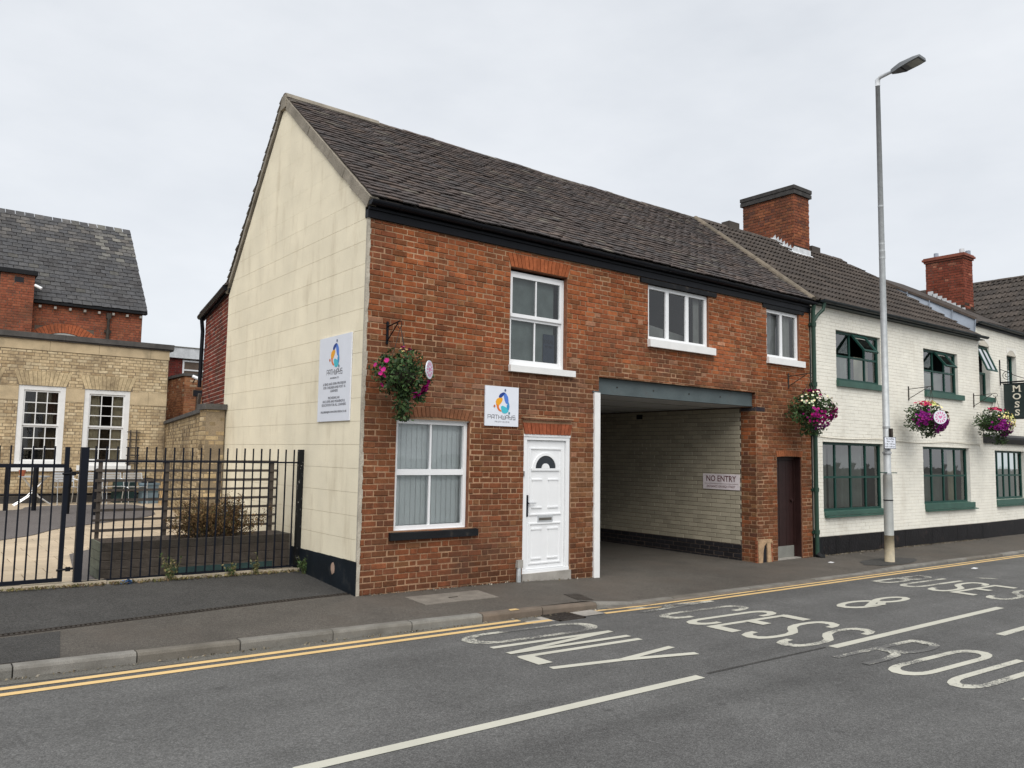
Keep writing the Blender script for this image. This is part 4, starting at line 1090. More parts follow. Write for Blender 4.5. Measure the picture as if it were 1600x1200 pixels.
# --- windows
w = window(F1, H, .525, 1.705, .795, 2.275, -.07, [], [], M_UPVC, fw_=.055, fd=.08, glass=M_GLASS, name='window', skip={(0, 0)}, sill=(.445, 1.855, .675, .785, .05), msill=M_BLACKD)
mb = MB(); F1.box(mb, .58, 1.65, -.135, -.075, 1.525, 1.605); ob('transom', mb, M_UPVC, w)
for z0, z1 in ((.85, 1.525), (1.605, 2.22)):
    mb = MB(); F1.box(mb, 1.097, 1.125, -.14, -.085, z0, z1); ob('mullion', mb, M_UPVC, w)
    for a, b in ((.58, 1.097), (1.125, 1.65)):
        mb = MB(); t = jit(.002); mb.face([F1.P(a, -.11 + t, z0), F1.P(b, -.11 - t, z0), F1.P(b, -.11, z1), F1.P(a, -.11, z1)]); ob('pane', mb, M_GLASS, w)
mb = MB(); mb.prism([F1.P(.525, -.03, 2.27), F1.P(1.705, -.03, 2.27)] + [F1.P(.525 + 1.18 * k / 8, -.03, 2.283 + .04 * (1 - (2 * k / 8 - 1) ** 2)) for k in range(8, -1, -1)], F1.N * -.07); ob('head_board', mb, M_UPVC, w)
mb = MB(); F1.box(mb, .535, 1.695, -.14, -.062, .785, .80); ob('cill', mb, M_UPVC, w)
for k in range(14):
    mb = MB(); u = .545 + k * .083; ta = .006 + jit(.003)
    mb.hexa([F1.P(u, -.20, .85), F1.P(u + .083, -.20 - ta, .85), F1.P(u + .083, -.202 - ta, .85), F1.P(u, -.202, .85), F1.P(u, -.20, 2.26), F1.P(u + .083, -.20 - ta, 2.26), F1.P(u + .083, -.202 - ta, 2.26), F1.P(u, -.202, 2.26)])
    ob('blind_slat', mb, M_SLAT, w)
    mb = MB(); mb.face([F1.P(u - .005, -.196, .85), F1.P(u + .004, -.196, .85), F1.P(u + .004, -.196, 2.26), F1.P(u - .005, -.196, 2.26)]); ob('slat_edge', mb, M_UPVC, w)
mb = MB(); mb.face([F1.P(.53, -.212, .8), F1.P(1.70, -.212, .8), F1.P(1.70, -.212, 2.27), F1.P(.53, -.212, 2.27)]); ob('blind_lining', mb, M_UPVC, w)
# upper left sash
w = window(F1, H, 2.405, 3.535, 3.15, 4.60, -.085, [], [], M_UPVC, fw_=.05, fd=.07, skip={(0, 0)}, sill=(2.38, 3.68, 3.055, 3.165, .06), msill=M_WPAINT)
for z0, z1, d in ((3.90, 4.55, -.075), (3.20, 3.90, -.10)):
    mb = MB(); F1.box(mb, 2.455, 3.485, d - .05, d, z1 - .04, z1); F1.box(mb, 2.455, 3.485, d - .05, d + .006, z0, z0 + .055); F1.box(mb, 2.455, 2.495, d - .05, d - .002, z0 + .055, z1 - .04); F1.box(mb, 3.445, 3.485, d - .05, d - .002, z0 + .055, z1 - .04)
    F1.box(mb, 2.955, 2.978, d - .045, d - .01, z0 + .055, z1 - .04); ob('sash', mb, M_UPVC, w)
    for a, b in ((2.495, 2.955), (2.978, 3.445)):
        mb = MB(); mb.face([F1.P(a, d - .025, z0 + .05), F1.P(b, d - .027, z0 + .05), F1.P(b, d - .025, z1 - .04), F1.P(a, d - .023, z1 - .04)]); ob('pane', mb, M_GLASS, w)
mb = MB(); mb.face([F1.P(2.42, -.20, 3.15), F1.P(3.42, -.20, 3.15), F1.P(3.42, -.20, 4.6), F1.P(2.42, -.20, 4.6)]); ob('net_blind', mb, M_NET, w)
mb = MB(); F1.box(mb, 3.20, 3.43, -.185, -.18, 3.2, 3.72); po = ob('poster', mb, mat('blue_poster', (.05, .075, .12), bump=0), w)
text('IDEAL', F1, 3.315, -.178, 3.60, .085, M_INKB, po)
text('STORE', F1, 3.315, -.178, 3.52, .05, M_INKB, po)
# three-light casement
w = window(F1, H, 5.425, 7.065, 3.845, 4.815, -.05, [.335, .665], [], M_UPVC, fw_=.065, mw=.085, fd=.07, sill=(5.40, 7.19, 3.715, 3.86, .07), msill=M_WPAINT)
drape(F1, w, 6.85, 7.03, 3.88, 4.8, -.2, M_CURT, folds=3, amp=.02)
mb = MB(); mb.prism([F1.P(5.5, -.9, 3.85), F1.P(7.0, -.9, 3.85), F1.P(7.0, -.9, 4.15), F1.P(6.2, -.9, 4.32), F1.P(5.5, -.9, 4.38)], F1.N * .3); ob('roof_model_shade', mb, M_CURT, w) if False else None
mb = MB(); mb.face([F1.P(5.45, -.55, 3.85), F1.P(7.05, -.55, 3.85), F1.P(7.05, -.55, 4.12), F1.P(5.45, -.55, 4.30)]); ob('reflection_sheet', mb, M_CURT, w)  # pale sheet shaped to imitate the roof reflection low in the panes
# two-light casement
w = window(F1, H, 8.895, 10.035, 3.845, 4.83, -.05, [.5], [], M_UPVC, fw_=.065, mw=.075, fd=.07, sill=(8.87, 10.16, 3.72, 3.86, .06), msill=M_WPAINT)
mb = MB(); mb.face([F1.P(8.9, -.20, 3.85), F1.P(9.5, -.20, 3.85), F1.P(9.5, -.2, 4.74), F1.P(8.9, -.2, 4.74)]); ob('net_blind', mb, mat('pale_blind', (.36, .36, .35), rough=.9), w)
drape(F1, w, 9.55, 9.98, 3.86, 4.8, -.2, M_CURT, folds=4, amp=.03)
# --- white front door
D_ = ob('door_frame', MB().box(2.705, 3.635, .03, .10, .085, .088), M_UPVC, H)
mb = MB(); F1.box(mb, 2.705, 2.775, -.10, -.02, .08, 2.05); F1.box(mb, 3.565, 3.635, -.10, -.02, .08, 2.05); F1.box(mb, 2.705, 3.635, -.10, -.018, 2.05, 2.10); F1.box(mb, 2.70, 3.64, -.10, -.005, 2.10, 2.135); F1.box(mb, 2.705, 3.635, -.10, -.012, .065, .11)
D_.data = mb.mesh('door_frame', M_UPVC)
mb = MB()
DF = -.055
F1.box(mb, 2.78, 3.56, DF - .05, DF, .115, 2.045)
dl = ob('door', mb, M_UPVC, H)
def raised(u0, u1, z0, z1, w_=.022, h=.012):
    mb = MB()
    F1.box(mb, u0, u1, DF, DF + h, z0, z0 + w_); F1.box(mb, u0, u1, DF, DF + h, z1 - w_, z1); F1.box(mb, u0, u0 + w_, DF, DF + h - .001, z0 + w_, z1 - w_); F1.box(mb, u1 - w_, u1, DF, DF + h - .001, z0 + w_, z1 - w_)
    return mb
ob('moulding', raised(2.85, 3.49, .915, 1.93, .02, .016), M_UPVC, dl)
ob('moulding', raised(2.85, 3.49, .19, .80, .02, .016), M_UPVC, dl)
for z0, z1 in ((1.02, 1.46), (.26, .72)):
    for u0, u1 in ((2.90, 3.10), (3.22, 3.43)):
        mb = MB(); F1.box(mb, u0 + .02, u1 - .02, DF, DF + .007, z0 + .02, z1 - .02); ob('raised_panel', mb, M_UPVC, dl)
        for z in (z0, z1 - .022):
            mb = MB(); F1.box(mb, u0, u1, DF, DF + .016, z, z + .022); ob('moulding', mb, M_UPVC, dl)
# fanlight: half round with a small sunrise boss
cu, cz = 3.165, 1.62
mb = MB(); n = 16; ro, ri, rs = .255, .205, .075
A = [(cu + ro * math.cos(math.pi * k / n), cz + ro * .92 * math.sin(math.pi * k / n)) for k in range(n + 1)]; B = [(cu + ri * math.cos(math.pi * k / n), cz + ri * .95 * math.sin(math.pi * k / n)) for k in range(n + 1)]
for k in range(n): mb.prism([F1.P(*q) for q in [(A[k][0], DF, A[k][1]), (A[k + 1][0], DF, A[k + 1][1]), (B[k + 1][0], DF, B[k + 1][1]), (B[k][0], DF, B[k][1])]], F1.N * .02)
ob('fanlight_surround', mb, M_UPVC, dl)
mb = MB(); mb.face([F1.P(a, DF + .004, z) for a, z in B]); ob('fanlight_pane', mb, mat('dark_fanlight_glass', (.02, .025, .032), rough=.12, spec=.6, bump=0, fine=0), dl)
mb = MB(); F1.box(mb, cu - .28, cu + .28, DF, DF + .021, cz - .035, cz); C2 = [(cu + rs * math.cos(math.pi * k / 10), cz + rs * math.sin(math.pi * k / 10)) for k in range(11)]
mb.prism([F1.P(a, DF, z) for a, z in C2], F1.N * .022); ob('fanlight_boss', mb, M_UPVC, dl)
mb = MB(); F1.box(mb, 2.80, 2.83, DF, DF + .014, .90, 1.22); F1.box(mb, 2.806, 2.824, DF + .014, DF + .05, 1.09, 1.11); ha = ob('handle', mb, M_NAVY, dl)
mb = MB(); mb.bar(F1.P(2.815, DF + .05, 1.10), F1.P(2.95, DF + .05, 1.10), .018, .018); ob('lever', mb, M_ALU, ha)
mb = MB(); F1.box(mb, 3.02, 3.32, DF, DF + .014, .815, .90); lb = ob('letter_box', mb, M_ALU, dl)
mb = MB(); F1.box(mb, 3.045, 3.295, DF + .014, DF + .017, .835, .875); ob('flap', mb, mat('dark_alu', (.18, .17, .15), rough=.4, metal=.6), lb)
mb = MB(); F1.box(mb, 2.68, 3.645, -.12, .03, -.12, .065); ob('door_step', mb, M_CONC, H)
mb = MB(); F1.box(mb, 2.703, 2.715, -.02, .012, 1.50, 1.58); ob('bell_push', mb, M_GALV, H)
# --- small brown plank door
mb = MB(); F1.box(mb, 9.18, 9.24, -.22, -.15, -.2, 1.86); F1.box(mb, 9.99, 10.05, -.22, -.15, -.2, 1.86); F1.box(mb, 9.24, 9.99, -.22, -.152, 1.80, 1.87); bd = ob('plank_door', mb, M_DOORB, H)
for k in range(6):
    mb = MB(); u = 9.243 + k * .124; F1.box(mb, u, u + .119, -.215, -.175 + jit(.002), .06, 1.795); ob('plank', mb, M_DOORB, bd)
mb = MB(); F1.box(mb, 10.025, 10.047, -.22, -.03, -.2, 1.855); ob('jamb_lining', mb, M_DOORB, bd)
mb = MB(); F1.box(mb, 9.24, 9.99, -.22, -.168, -.19, .065); ob('kick_board', mb, M_GREY, bd)
mb = MB(); mb.tube([F1.P(9.9, -.17, .98), F1.P(9.9, -.13, .98)], .03, 10); ob('knob', mb, M_DOORB, bd)
mb = MB(); F1.box(mb, 9.15, 10.1, -.3, -.03, -.32, -.165); ob('door_step', mb, M_CONC, H)
# --- worn stone niche beside it
SN = mat('worn_sandstone', (.40, .27, .16), rough=.95, var=.3, scale=6, fine=.2, bump=.9, bscale=30, bdist=.01, tint=(.17, .10, .07), tfac=.6, tscale=5)
ni = ob('stone_niche', MB().hexa([F1.P(8.50, -.04, .20), F1.P(8.98, -.04, .19), F1.P(8.98, .022, .19), F1.P(8.50, .022, .20), F1.P(8.52, -.04, .27), F1.P(8.92, -.04, .26), F1.P(8.92, .02, .26), F1.P(8.52, .02, .27)]), SN, H)
for pts in ([(8.52, -.2), (8.64, -.2), (8.67, .05), (8.70, .14), (8.78, .2), (8.51, .2)], [(8.80, -.2), (8.93, -.2), (8.90, .19), (8.78, .19), (8.80, .05)]):
    mb = MB(); mb.prism([F1.P(u, .018 + jit(.006), z) for u, z in pts], F1.N * -.07); ob('stone', mb, SN, ni)
mb = MB(); F1.box(mb, 8.60, 8.84, -.02, -.003, -.2, .2); ob('hollow_shade', mb, M_INKB, ni)  # flat black panel paints the dark inside of the niche
for k in range(6):
    for (ua, ub) in ((8.475, 8.52), (8.915, 8.998)):
        mb = MB(); z = -.22 + k * .0785; F1.box(mb, ua, ub - .004, -.04, .003 + jit(.004), z, z + .066); ob('brick', mb, M_BRICK_O, wall, col=vc((.33, .11, .055), .2))
# --- grey pipe stub by the door step
mb = MB(); mb.tube([(2.605, -.035, -.05), (2.605, -.035, .06), (2.61, -.03, .12), (2.62, -.02, .18)], [.036, .036, .034, .034], 10); pb = ob('pipe_stub', mb, M_GALV, H)
mb = MB(); F1.box(mb, 2.572, 2.672, 0, .055, .17, .28); ob('outlet_box', mb, M_CONC, H)

# ================================================================== REAR WING (dark red brick, set at an angle)
W_ = thing('rear_wing', (.2, 6.8, 0), 'dark red brick rear wing with black gutter behind the cream gable', 'building')
FW = Fr((.03, 5.46, 0), R(-98))
WD = 2.75
ww = ob('wall', sheet(FW, -WD, 0, 1.0, 4.78, [], -.006), mat('pink_mortar', (.46, .34, .28), rough=.95), W_)
items = brick_items(FW, -WD, 0, 2.0, 4.76, [], .079, lambda u, z: vc(pick([((.19, .045, .032), 3), ((.15, .04, .03), 2), ((.09, .04, .035), .6), ((.24, .065, .04), 1)]), .15), L=.226, jt=.014, bond='stretcher')
pieces(ww, 'brick', UB, items, M_BRICK_O, M_BRICK_A, 220, 'brick_field')
mb = MB(); e = FW.P(-WD, 0, 0); mb.face([FW.P(-WD, -.006, 0), FW.P(-WD, -2.5, 0), FW.P(-WD, -2.5, 5.5), FW.P(-WD, -.006, 4.78)]); ob('end_wall', mb, P_, W_)
mb = MB(); mb.prism([FW.P(-WD - .1, .12, 4.74), FW.P(.1, .12, 4.86), FW.P(.1, -1.6, 5.4), FW.P(-WD - .1, -1.6, 5.3)], (0, 0, .04)); ob('roof', mb, mat('rear_tiles', (.06, .05, .045)), W_)
mb = MB(); mb.bar(FW.P(-WD - .05, .03, 4.66), FW.P(.05, .03, 4.80), .03, .13); ob('fascia', mb, M_BLACK, W_)
mb = MB(); mb.tube([FW.P(-WD - .15, .10, 4.68), FW.P(.03, .10, 4.83)], .06, 10); ob('gutter', mb, M_BLACK, W_)
mb = MB(); mb.tube([FW.P(-WD + .03, .09, 4.66), FW.P(-WD + .0, .05, 4.35), FW.P(-WD + .0, .06, 3.15)], .042, 8); ob('downpipe', mb, M_BLACK, W_)
mb = MB(); mb.bar(FW.P(-WD + .16, .07, 3.0), FW.P(-WD - .05, .10, 2.05), .09, .05); ob('timber_prop', mb, M_TRELL, W_)

# ================================================================== WHITE PAINTED BUILDING
WB = thing('white_building', (14.4, 2.0, 0), 'white painted brick building with green windows and brown tiled roof beside the red brick house', 'building')
WO = [(.93, 2.80, 3.565, 4.67), (4.86, 6.70, 3.565, 4.63), (.34, 2.83, .72, 2.20), (4.70, 7.22, .775, 2.18)]
wcol = lambda u, z: vc((.81, .785, .70), .03)
ww = ob('front_wall', sheet(F2, -.04, 7.95, -.5, 5.12, WO, -.004), M_PAINTJ, WB)
items = brick_items(F2, .0, 7.94, .21, 5.12, WO, .0755, wcol, L=.232, jt=.005, depth=.03, bond='flemish', proud=.002, uj=.004)
pieces(ww, 'painted_brick', UBC, items, M_PAINTB_O, M_PAINTB_A, 300, 'painted_brick_field')
M_REND = mat('white_render', (.76, .74, .68), rough=.8, var=.1, bump=.3)
for o in WO: mb = MB(); reveals(F2, mb, o, -.004, -.16); ob('reveal', mb, M_REND, WB)
PL_ = mat('black_plinth', (.010, .009, .010), spec=.2, rough=.55, var=.35, scale=5, fine=.2, bump=.8, bscale=25, bdist=.012, tint=(.10, .06, .045), tfac=.7, tscale=4, tlo=.6, thi=.75)
mb = MB(); n = 30
for k in range(n):
    a, b = -.06 + 8.0 * k / n, -.06 + 8.0 * (k + 1) / n; d = .022 + jit(.004)
    mb.hexa([F2.P(a, d, -.45), F2.P(b, d, -.45), F2.P(b, -.01, -.45), F2.P(a, -.01, -.45), F2.P(a, d, .205 + jit(.004)), F2.P(b, d, .205 + jit(.004)), F2.P(b, -.01, .205), F2.P(a, -.01, .205)])
ob('plinth', mb, PL_, WB)
mb = MB(); mb.face([F2.P(-.04, -.5, -.3), F2.P(7.95, -.5, -.3), F2.P(7.95, -.5, 5.1), F2.P(-.04, -.5, 5.1)]) if False else None
mb.face([F2.P(-.04, -3, 2.8), F2.P(7.85, -3, 2.8), F2.P(7.85, -.05, 2.8), F2.P(-.04, -.05, 2.8)]); mb.face([F2.P(-.04, -3, -.4), F2.P(7.85, -3, -.4), F2.P(7.85, -3, 5.1), F2.P(-.04, -3, 5.1)])
mb.face([F2.P(-.04, -3, 5.0), F2.P(7.85, -3, 5.0), F2.P(7.85, -.05, 5.0), F2.P(-.04, -.05, 5.0)]); mb.face([F2.P(3.8, -3, -.4), F2.P(3.8, -.05, -.4), F2.P(3.8, -.05, 5), F2.P(3.8, -3, 5)])
mb.face([F2.P(-.04, -3, -.2), F2.P(7.85, -3, -.2), F2.P(7.85, -.05, -.2), F2.P(-.04, -.05, -.2)]); mb.face([F2.P(-.035, -3, -.2), F2.P(-.035, -.01, -.2), F2.P(-.035, -.01, 5), F2.P(-.035, -3, 5)])
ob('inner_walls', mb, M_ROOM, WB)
mb = MB(); mb.face([F2.P(-.04, -6, -.4), F2.P(15, -6, -.4), F2.P(15, -6, 5.1), F2.P(-.04, -6, 5.1)]); ob('rear_wall', mb, P_, WB)

def green_window(F, parent, o, cols, rows, openpane=None, sillr=None, d=-.07, curt=None):
    u0, u1, z0, z1 = o
    w = window(F, parent, u0, u1, z0, z1, d, cols, rows, M_GREEN, fw_=.055, mw=.042, fd=.06, glass=M_GLASSD, skip={openpane} if openpane else set())
    if sillr:
        for (a, b, c, e, pr) in sillr:
            mb = MB(); mb.prism([F.P(a, -.07, c), F.P(a, pr, c), F.P(a, pr, e - .02), F.P(a, -.07, e)], F.U * (b - a)); ob('sill', mb, M_GREEN2, w)
    if openpane:
        i, j = openpane
        us = [u0 + .055] + [u0 + (u1 - u0) * c for c in cols] + [u1 - .055]; zs = [z0 + .055] + [z0 + (z1 - z0) * c for c in rows] + [z1 - .055]
        a, b, c, e = us[i] + .02, us[i + 1] - .02 + .0, zs[j], zs[j + 1]
        h = e - c; t = R(38); f_ = .045
        Q = lambda u, v, k=0: F.P(u, d + .01 + math.sin(t) * v + math.cos(t) * k, e - math.cos(t) * v + math.sin(t) * k)
        mb = MB()
        for (x0, x1, v0, v1) in ((a, a + f_, 0, h), (b - f_, b, 0, h), (a + f_, b - f_, 0, f_), (a + f_, b - f_, h - f_, h), ):
            mb.hexa([Q(x0, v0), Q(x1, v0), Q(x1, v1), Q(x0, v1), Q(x0, v0, .04), Q(x1, v0, .04), Q(x1, v1, .04), Q(x0, v1, .04)])
        s = ob('open_sash', mb, M_GREEN, w)
        mb = MB(); mb.face([Q(a + f_, f_, .02), Q(b - f_, f_, .02), Q(b - f_, h - f_, .02), Q(a + f_, h - f_, .02)]); ob('pane', mb, M_GLASSD, w)
    for cu_ in (curt or []): drape(F, w, *cu_)
    return w
green_window(F2, WB, WO[0], [.36, .70], [.5], (1, 1), [(.91, 2.83, 3.425, 3.575, .07)], curt=[(2.15, 2.75, 3.6, 4.2, -.3, M_CURTC, 'curtain', 5, .02), (1.0, 2.1, 3.6, 4.2, -.45, M_CURT, 'curtain', 7, .02)])
green_window(F2, WB, WO[1], [.34, .68], [.5], (1, 1), [(4.85, 6.90, 3.42, 3.575, .07)], curt=[(4.95, 6.6, 3.6, 4.1, -.4, M_CURT, 'curtain', 10, .02)])
green_window(F2, WB, WO[2], [.25, .5, .75], [.49], None, [(.36, 2.86, .60, .64, .09), (.35, 2.84, .64, .735, .03)], d=-.085, curt=[(.42, .95, .75, 2.15, -.3, M_CURT, 'curtain', 6, .02), (1.35, 2.75, .75, 2.15, -.5, M_CURT, 'curtain', 14, .03)])
green_window(F2, WB, WO[3], [.25, .5, .75], [.49], None, [(4.73, 7.44, .60, .64, .09), (4.72, 7.40, .64, .79, .03)], d=-.09, curt=[(4.8, 5.3, .8, 2.1, -.3, M_CURT, 'curtain', 6, .02), (5.6, 7.1, .8, 1.5, -.5, M_CURT, 'curtain', 14, .03), (6.7, 7.15, .8, 2.1, -.35, M_CURTC, 'curtain', 5, .02)])
# warning stickers and the like are too faint; eaves
mb = MB(); F2.box(mb, .06, 7.98, -.05, .05, 5.12, 5.215); F2.box(mb, .06, 7.98, .05, .16, 5.12, 5.135); ob('fascia', mb, mat('green_black_board', (.012, .022, .022), rough=.5), WB)
gutter(F2, WB, .1, 8.02, .21, 5.205, .06, mat('dark_gutter', (.014, .020, .022), rough=.45, bump=0))
PW = Plane((HX + .10, -.12, 5.20), (math.cos(R(-.94)), math.sin(R(-.94)), 0), (0, math.cos(SL), math.sin(SL)))
LEADB = [V((18.33, -.07, 5.19)), V((17.84, .89, 5.95)), V((17.42, 1.9, 6.74)), V((17.16, 2.38, 7.11)), V((16.86, 2.70, 7.36))]
LEADT = [V((18.36, -.10, 5.68)), V((17.88, .89, 6.28)), V((17.45, 1.9, 6.86)), V((17.18, 2.38, 7.18)), V((16.88, 2.72, 7.40))]
def inroof(u, v):
    p = PW.P(u, v)
    for a, b in zip(LEADB[:-1], LEADB[1:]):
        if a.y <= p.y <= b.y: return p.x < a.x + (b.x - a.x) * (p.y - a.y) / (b.y - a.y) + .12
    return p.x < 18.4 if p.y < 0 else p.x < 16.75
mb = MB(); mb.face([PW.P(0, 0, -.02), PW.P(7.95, 0, -.02), PW.P(6.35, RLEN, -.02), PW.P(0, RLEN, -.02)])
wr = ob('roof', mb, mat('roof_underlay', (.03, .027, .025), rough=.95, bump=0), WB)
RT = [roman_tile(.30, .40) for _ in range(3)]
items = tile_items(PW, .0, 7.95, RLEN - .05, .30, .337, [(.072, .060, .052), (.080, .066, .057), (.066, .056, .050)], stag=0, ju=.002, jv=.004, jn=.002, jr=.004, inside=inroof)
pieces(wr, 'roof_tile', RT, items, M_TILE_O, M_TILE_A, 300, 'roof_tile_field')
ridge(wr, (HX + .1, 3.06, 7.64), (13.9, 3.0, 7.63), 8, .11, M_TILE_O, [(.085, .07, .06), (.075, .062, .055)])
ridge(wr, (14.8, 3.0, 7.64), (16.9, 2.95, 7.63), 5, .11, M_TILE_O, [(.085, .07, .06), (.075, .062, .055)])
mb = MB(); mb.face([(HX, 3.06, 7.6), (18.4, 2.95, 7.6), (18.4, 6, 5.1), (HX, 6, 5.1)]); ob('rear_roof', mb, mat('rear_tiles', (.06, .05, .045)), WB)
for x, y in ((11.6, 3.02), (15.3, 2.98)):
    mb = MB(); mb.box(x, x + .42, y - .12, y + .12, 7.64, 7.82); ob('ridge_vent', mb, mat('brown_vent', (.07, .06, .052), rough=.8), wr)
# lead flashing up the side of the taller roof
for k, (a, b, c, d) in enumerate(zip(LEADB[:-1], LEADB[1:], LEADT[1:], LEADT[:-1])):
    mb = MB(); o = V((-.02, -.03, .02 + .0015 * k)); mb.prism([a + o, b + o, c + o, d + o], (.02, .01, 0)); le = ob('lead_sheet', mb, M_LEAD, wr)
    mb = MB(); mb.bar(a + o + V((-.03, -.02, .03)), d + o + V((-.03, -.02, 0)), .02, .02); ob('lead_roll', mb, M_LEAD, le)
    m_ = (a + b) / 2; n_ = (d + c) / 2
    mb = MB(); mb.bar(m_ + o + V((-.03, -.02, .03)), n_ + o + V((-.03, -.02, 0)), .02, .02); ob('lead_roll', mb, M_LEAD, le)
    mb = MB(); mb.bar(a + V((-.07, -.05, .055)), b + V((-.07, -.05, .055)), .06, .02); ob('lead_apron', mb, M_LEADW, le)

# chimney on the ridge
def chimney(label, x0, x1, y0, y1, zb, zt, cols, cap, capm, over, jt_m, ncourse=.079):
    c = thing('chimney', ((x0 + x1) / 2, (y0 + y1) / 2, zb), label, 'chimney', 'brick chimney stacks on the roofs')
    mb = MB(); mb.box(x0 + .01, x1 - .01, y0 + .01, y1 - .01, zb - .6, zt); st = ob('stack', mb, jt_m, c)
    cf = lambda u, z: vc(pick(cols), .18) if z > zb + .25 or random.random() < .4 else vc((.05, .04, .035), .2)
    its = brick_items(Fr((x0, y0, 0), 0), 0, x1 - x0, zb - .6, zt, [], ncourse, cf, depth=.03) + brick_items(Fr((x0, y0, 0), R(-90)), -(y1 - y0), 0, zb - .6, zt, [], ncourse, cf, depth=.03)
    pieces(st, 'brick', UB, its, M_BRICK_O, M_BRICK_A, 120, 'brick_field')
    for (z0, z1, o) in cap:
        mb = MB(); mb.box(x0 - o, x1 + o, y0 - o, y1 + o, z0, z1); ob('cap_course', mb, capm, c)
    return c
CAPD = mat('sooty_cap', (.055, .052, .05), rough=.95, var=.4, scale=6, fine=.3, bump=.8, bscale=30, bdist=.01)
CX, CY = 13.72, 2.42
ch = chimney('broad red brick chimney with dark stepped cap between the two street roofs', CX, CX + .74, CY, 4.02, 7.2, 8.86, [((.235, .082, .046), 3), ((.19, .07, .042), 2), ((.26, .098, .05), 2), ((.13, .055, .04), .6)], [(8.86, 8.96, .05), (8.96, 8.99, .035), (8.99, 9.09, .055)], CAPD, .05, M_MORTAR_D)
# stepped lead flashing with its apron on the tiles
FC = Fr((CX, 0, 0), R(-90))
rf = lambda y: 5.20 + (y + .12) * math.tan(SL) + .075
mb = MB()
y = CY - .02
while y < 3.0:
    z = rf(y); st = .092
    mb.prism([FC.P(-y - st, .010, rf(y + st) - .05), FC.P(-y, .010, z - .05), FC.P(-y, .010, z + .035), FC.P(-y - .02, .010, z + .16), FC.P(-y - st, .010, rf(y + st) + .035)], FC.N * .006)
    mb.prism([FC.P(-y - st, .005, rf(y + st) + .010), FC.P(-y, .005, z + .010), FC.P(-y, .15 + jit(.015), z - .01), FC.P(-y - st, .15 + jit(.015), rf(y + st) - .01)], (0, 0, .006))
    y += st
mb.prism([V((CX - .14, CY - .19, rf(CY - .19) - .02)), V((CX + .86, CY - .19, rf(CY - .19) - .02)), V((CX + .86, CY - .005, rf(CY) + .01)), V((CX - .14, CY - .005, rf(CY) + .01))], (0, 0, .008))
mb.box(CX - .02, CX + .76, CY - .016, CY - .006, 7.15, rf(CY) + .15)
ob('lead_flashing', mb, M_LEADW, ch)
ch2 = chimney('tall narrow red chimney with small pale pots on the taller white building', 20.24, 20.87, .9, 2.02, 6.3, 7.93, [((.225, .066, .042), 3), ((.19, .056, .037), 2), ((.34, .14, .09), .15)], [(7.93, 7.99, .03), (7.99, 8.05, .07), (8.05, 8.09, .04)], mat('red_cap', (.22, .075, .05), rough=.95, var=.3, bump=.5), .05, M_MORTAR_D)
for k, (x, y, h, r, m) in enumerate(((20.4, 1.75, .15, .07, M_LEAD), (20.5, 1.5, .04, .075, M_CONC), (20.55, 1.25, .07, .075, M_REDP), (20.6, 1.08, .20, .075, M_LEADW), (20.7, .95, .13, .075, M_LEAD))):
    mb = MB(); mb.tube([(x, y, 8.05), (x, y, 8.09 + h)], [r, r * .95], 10); ob('chimney_pot', mb, m, ch2)
mb = MB()
for k in range(8):
    y = 1.95 - k * .13; z = 7.08 - k * .09 ; mb.box(20.21, 20.24, y - .15, y, z - .2, z - .04)
ob('lead_flashing', mb, M_LEADW, ch2)

# ------------------------------------------------------------------ taller white building at the right edge
PB = thing('white_public_house', (21, 2.0, 0), 'taller white painted building with arched windows and dark hanging sign at the right edge', 'building')
N1, N2, L3 = (.12, .87, 3.60, 5.02), (2.14, 2.86, 3.62, 4.92), (1.0, 3.25, .80, 2.15)
PO = [N1, N2, L3]
pwall = ob('front_wall', sheet(F3, -.03, 9, -.6, 5.60, PO, -.004), M_PAINTJ, PB)
PARC = [(a, b, e, e + .245) for a, b, c, e in (N1, N2)]
items = brick_items(F3, -.02, 7, .21, 5.58, PO + PARC, .0755, wcol, L=.232, jt=.005, depth=.03, bond='flemish', proud=.002, uj=.004)
pieces(pwall, 'painted_brick', UBC, items, M_PAINTB_O, M_PAINTB_A, 150, 'painted_brick_field')
for o in PO: mb = MB(); reveals(F3, mb, o, -.004, -.2); ob('reveal', mb, M_REND, PB)
for (a, b, c, e) in (N1, N2):
    mb = MB(); n = 8; r_ = .16
    top = [(a + (b - a) * k / n, e + r_ * (1 - (2 * k / n - 1) ** 2)) for k in range(n + 1)]
    mb.prism([F3.P(u, .0025, z) for u, z in top] + [F3.P(b, .0025, e + .24), F3.P(a, .0025, e + .24)], F3.N * -.04); ob('arch_head', mb, mat('white_render', (.70, .68, .62)), PB)
    mb = MB(); mb.prism([F3.P(u, -.1, z) for u, z in top], F3.N * -.04); ob('arch_panel', mb, M_GREEN, PB)
w1 = window(F3, PB, N1[0], N1[1], 3.60, 4.30, -.12, [], [], M_GREEN, glass=M_GLASSD)
drape(F3, w1, .2, .8, 3.62, 4.9, -.3, M_CURT)
mb = MB(); Q = lambda u, v, k=0: F3.P(u, -.1 + math.sin(R(22)) * v + k, 5.0 - math.cos(R(22)) * v)
for (x0, x1, v0, v1) in ((.14, .19, 0, .75), (.80, .85, 0, .75), (.19, .80, 0, .05), (.19, .80, .70, .75), (.48, .51, .05, .7)):
    mb.hexa([Q(x0, v0), Q(x1, v0), Q(x1, v1), Q(x0, v1), Q(x0, v0, .04), Q(x1, v0, .04), Q(x1, v1, .04), Q(x0, v1, .04)])
ob('open_sash', mb, M_GREEN, w1)
mb = MB(); mb.face([Q(.19, .05, .02), Q(.80, .05, .02), Q(.80, .70, .02), Q(.19, .70, .02)]); ob('pane', mb, M_GLASS, w1)
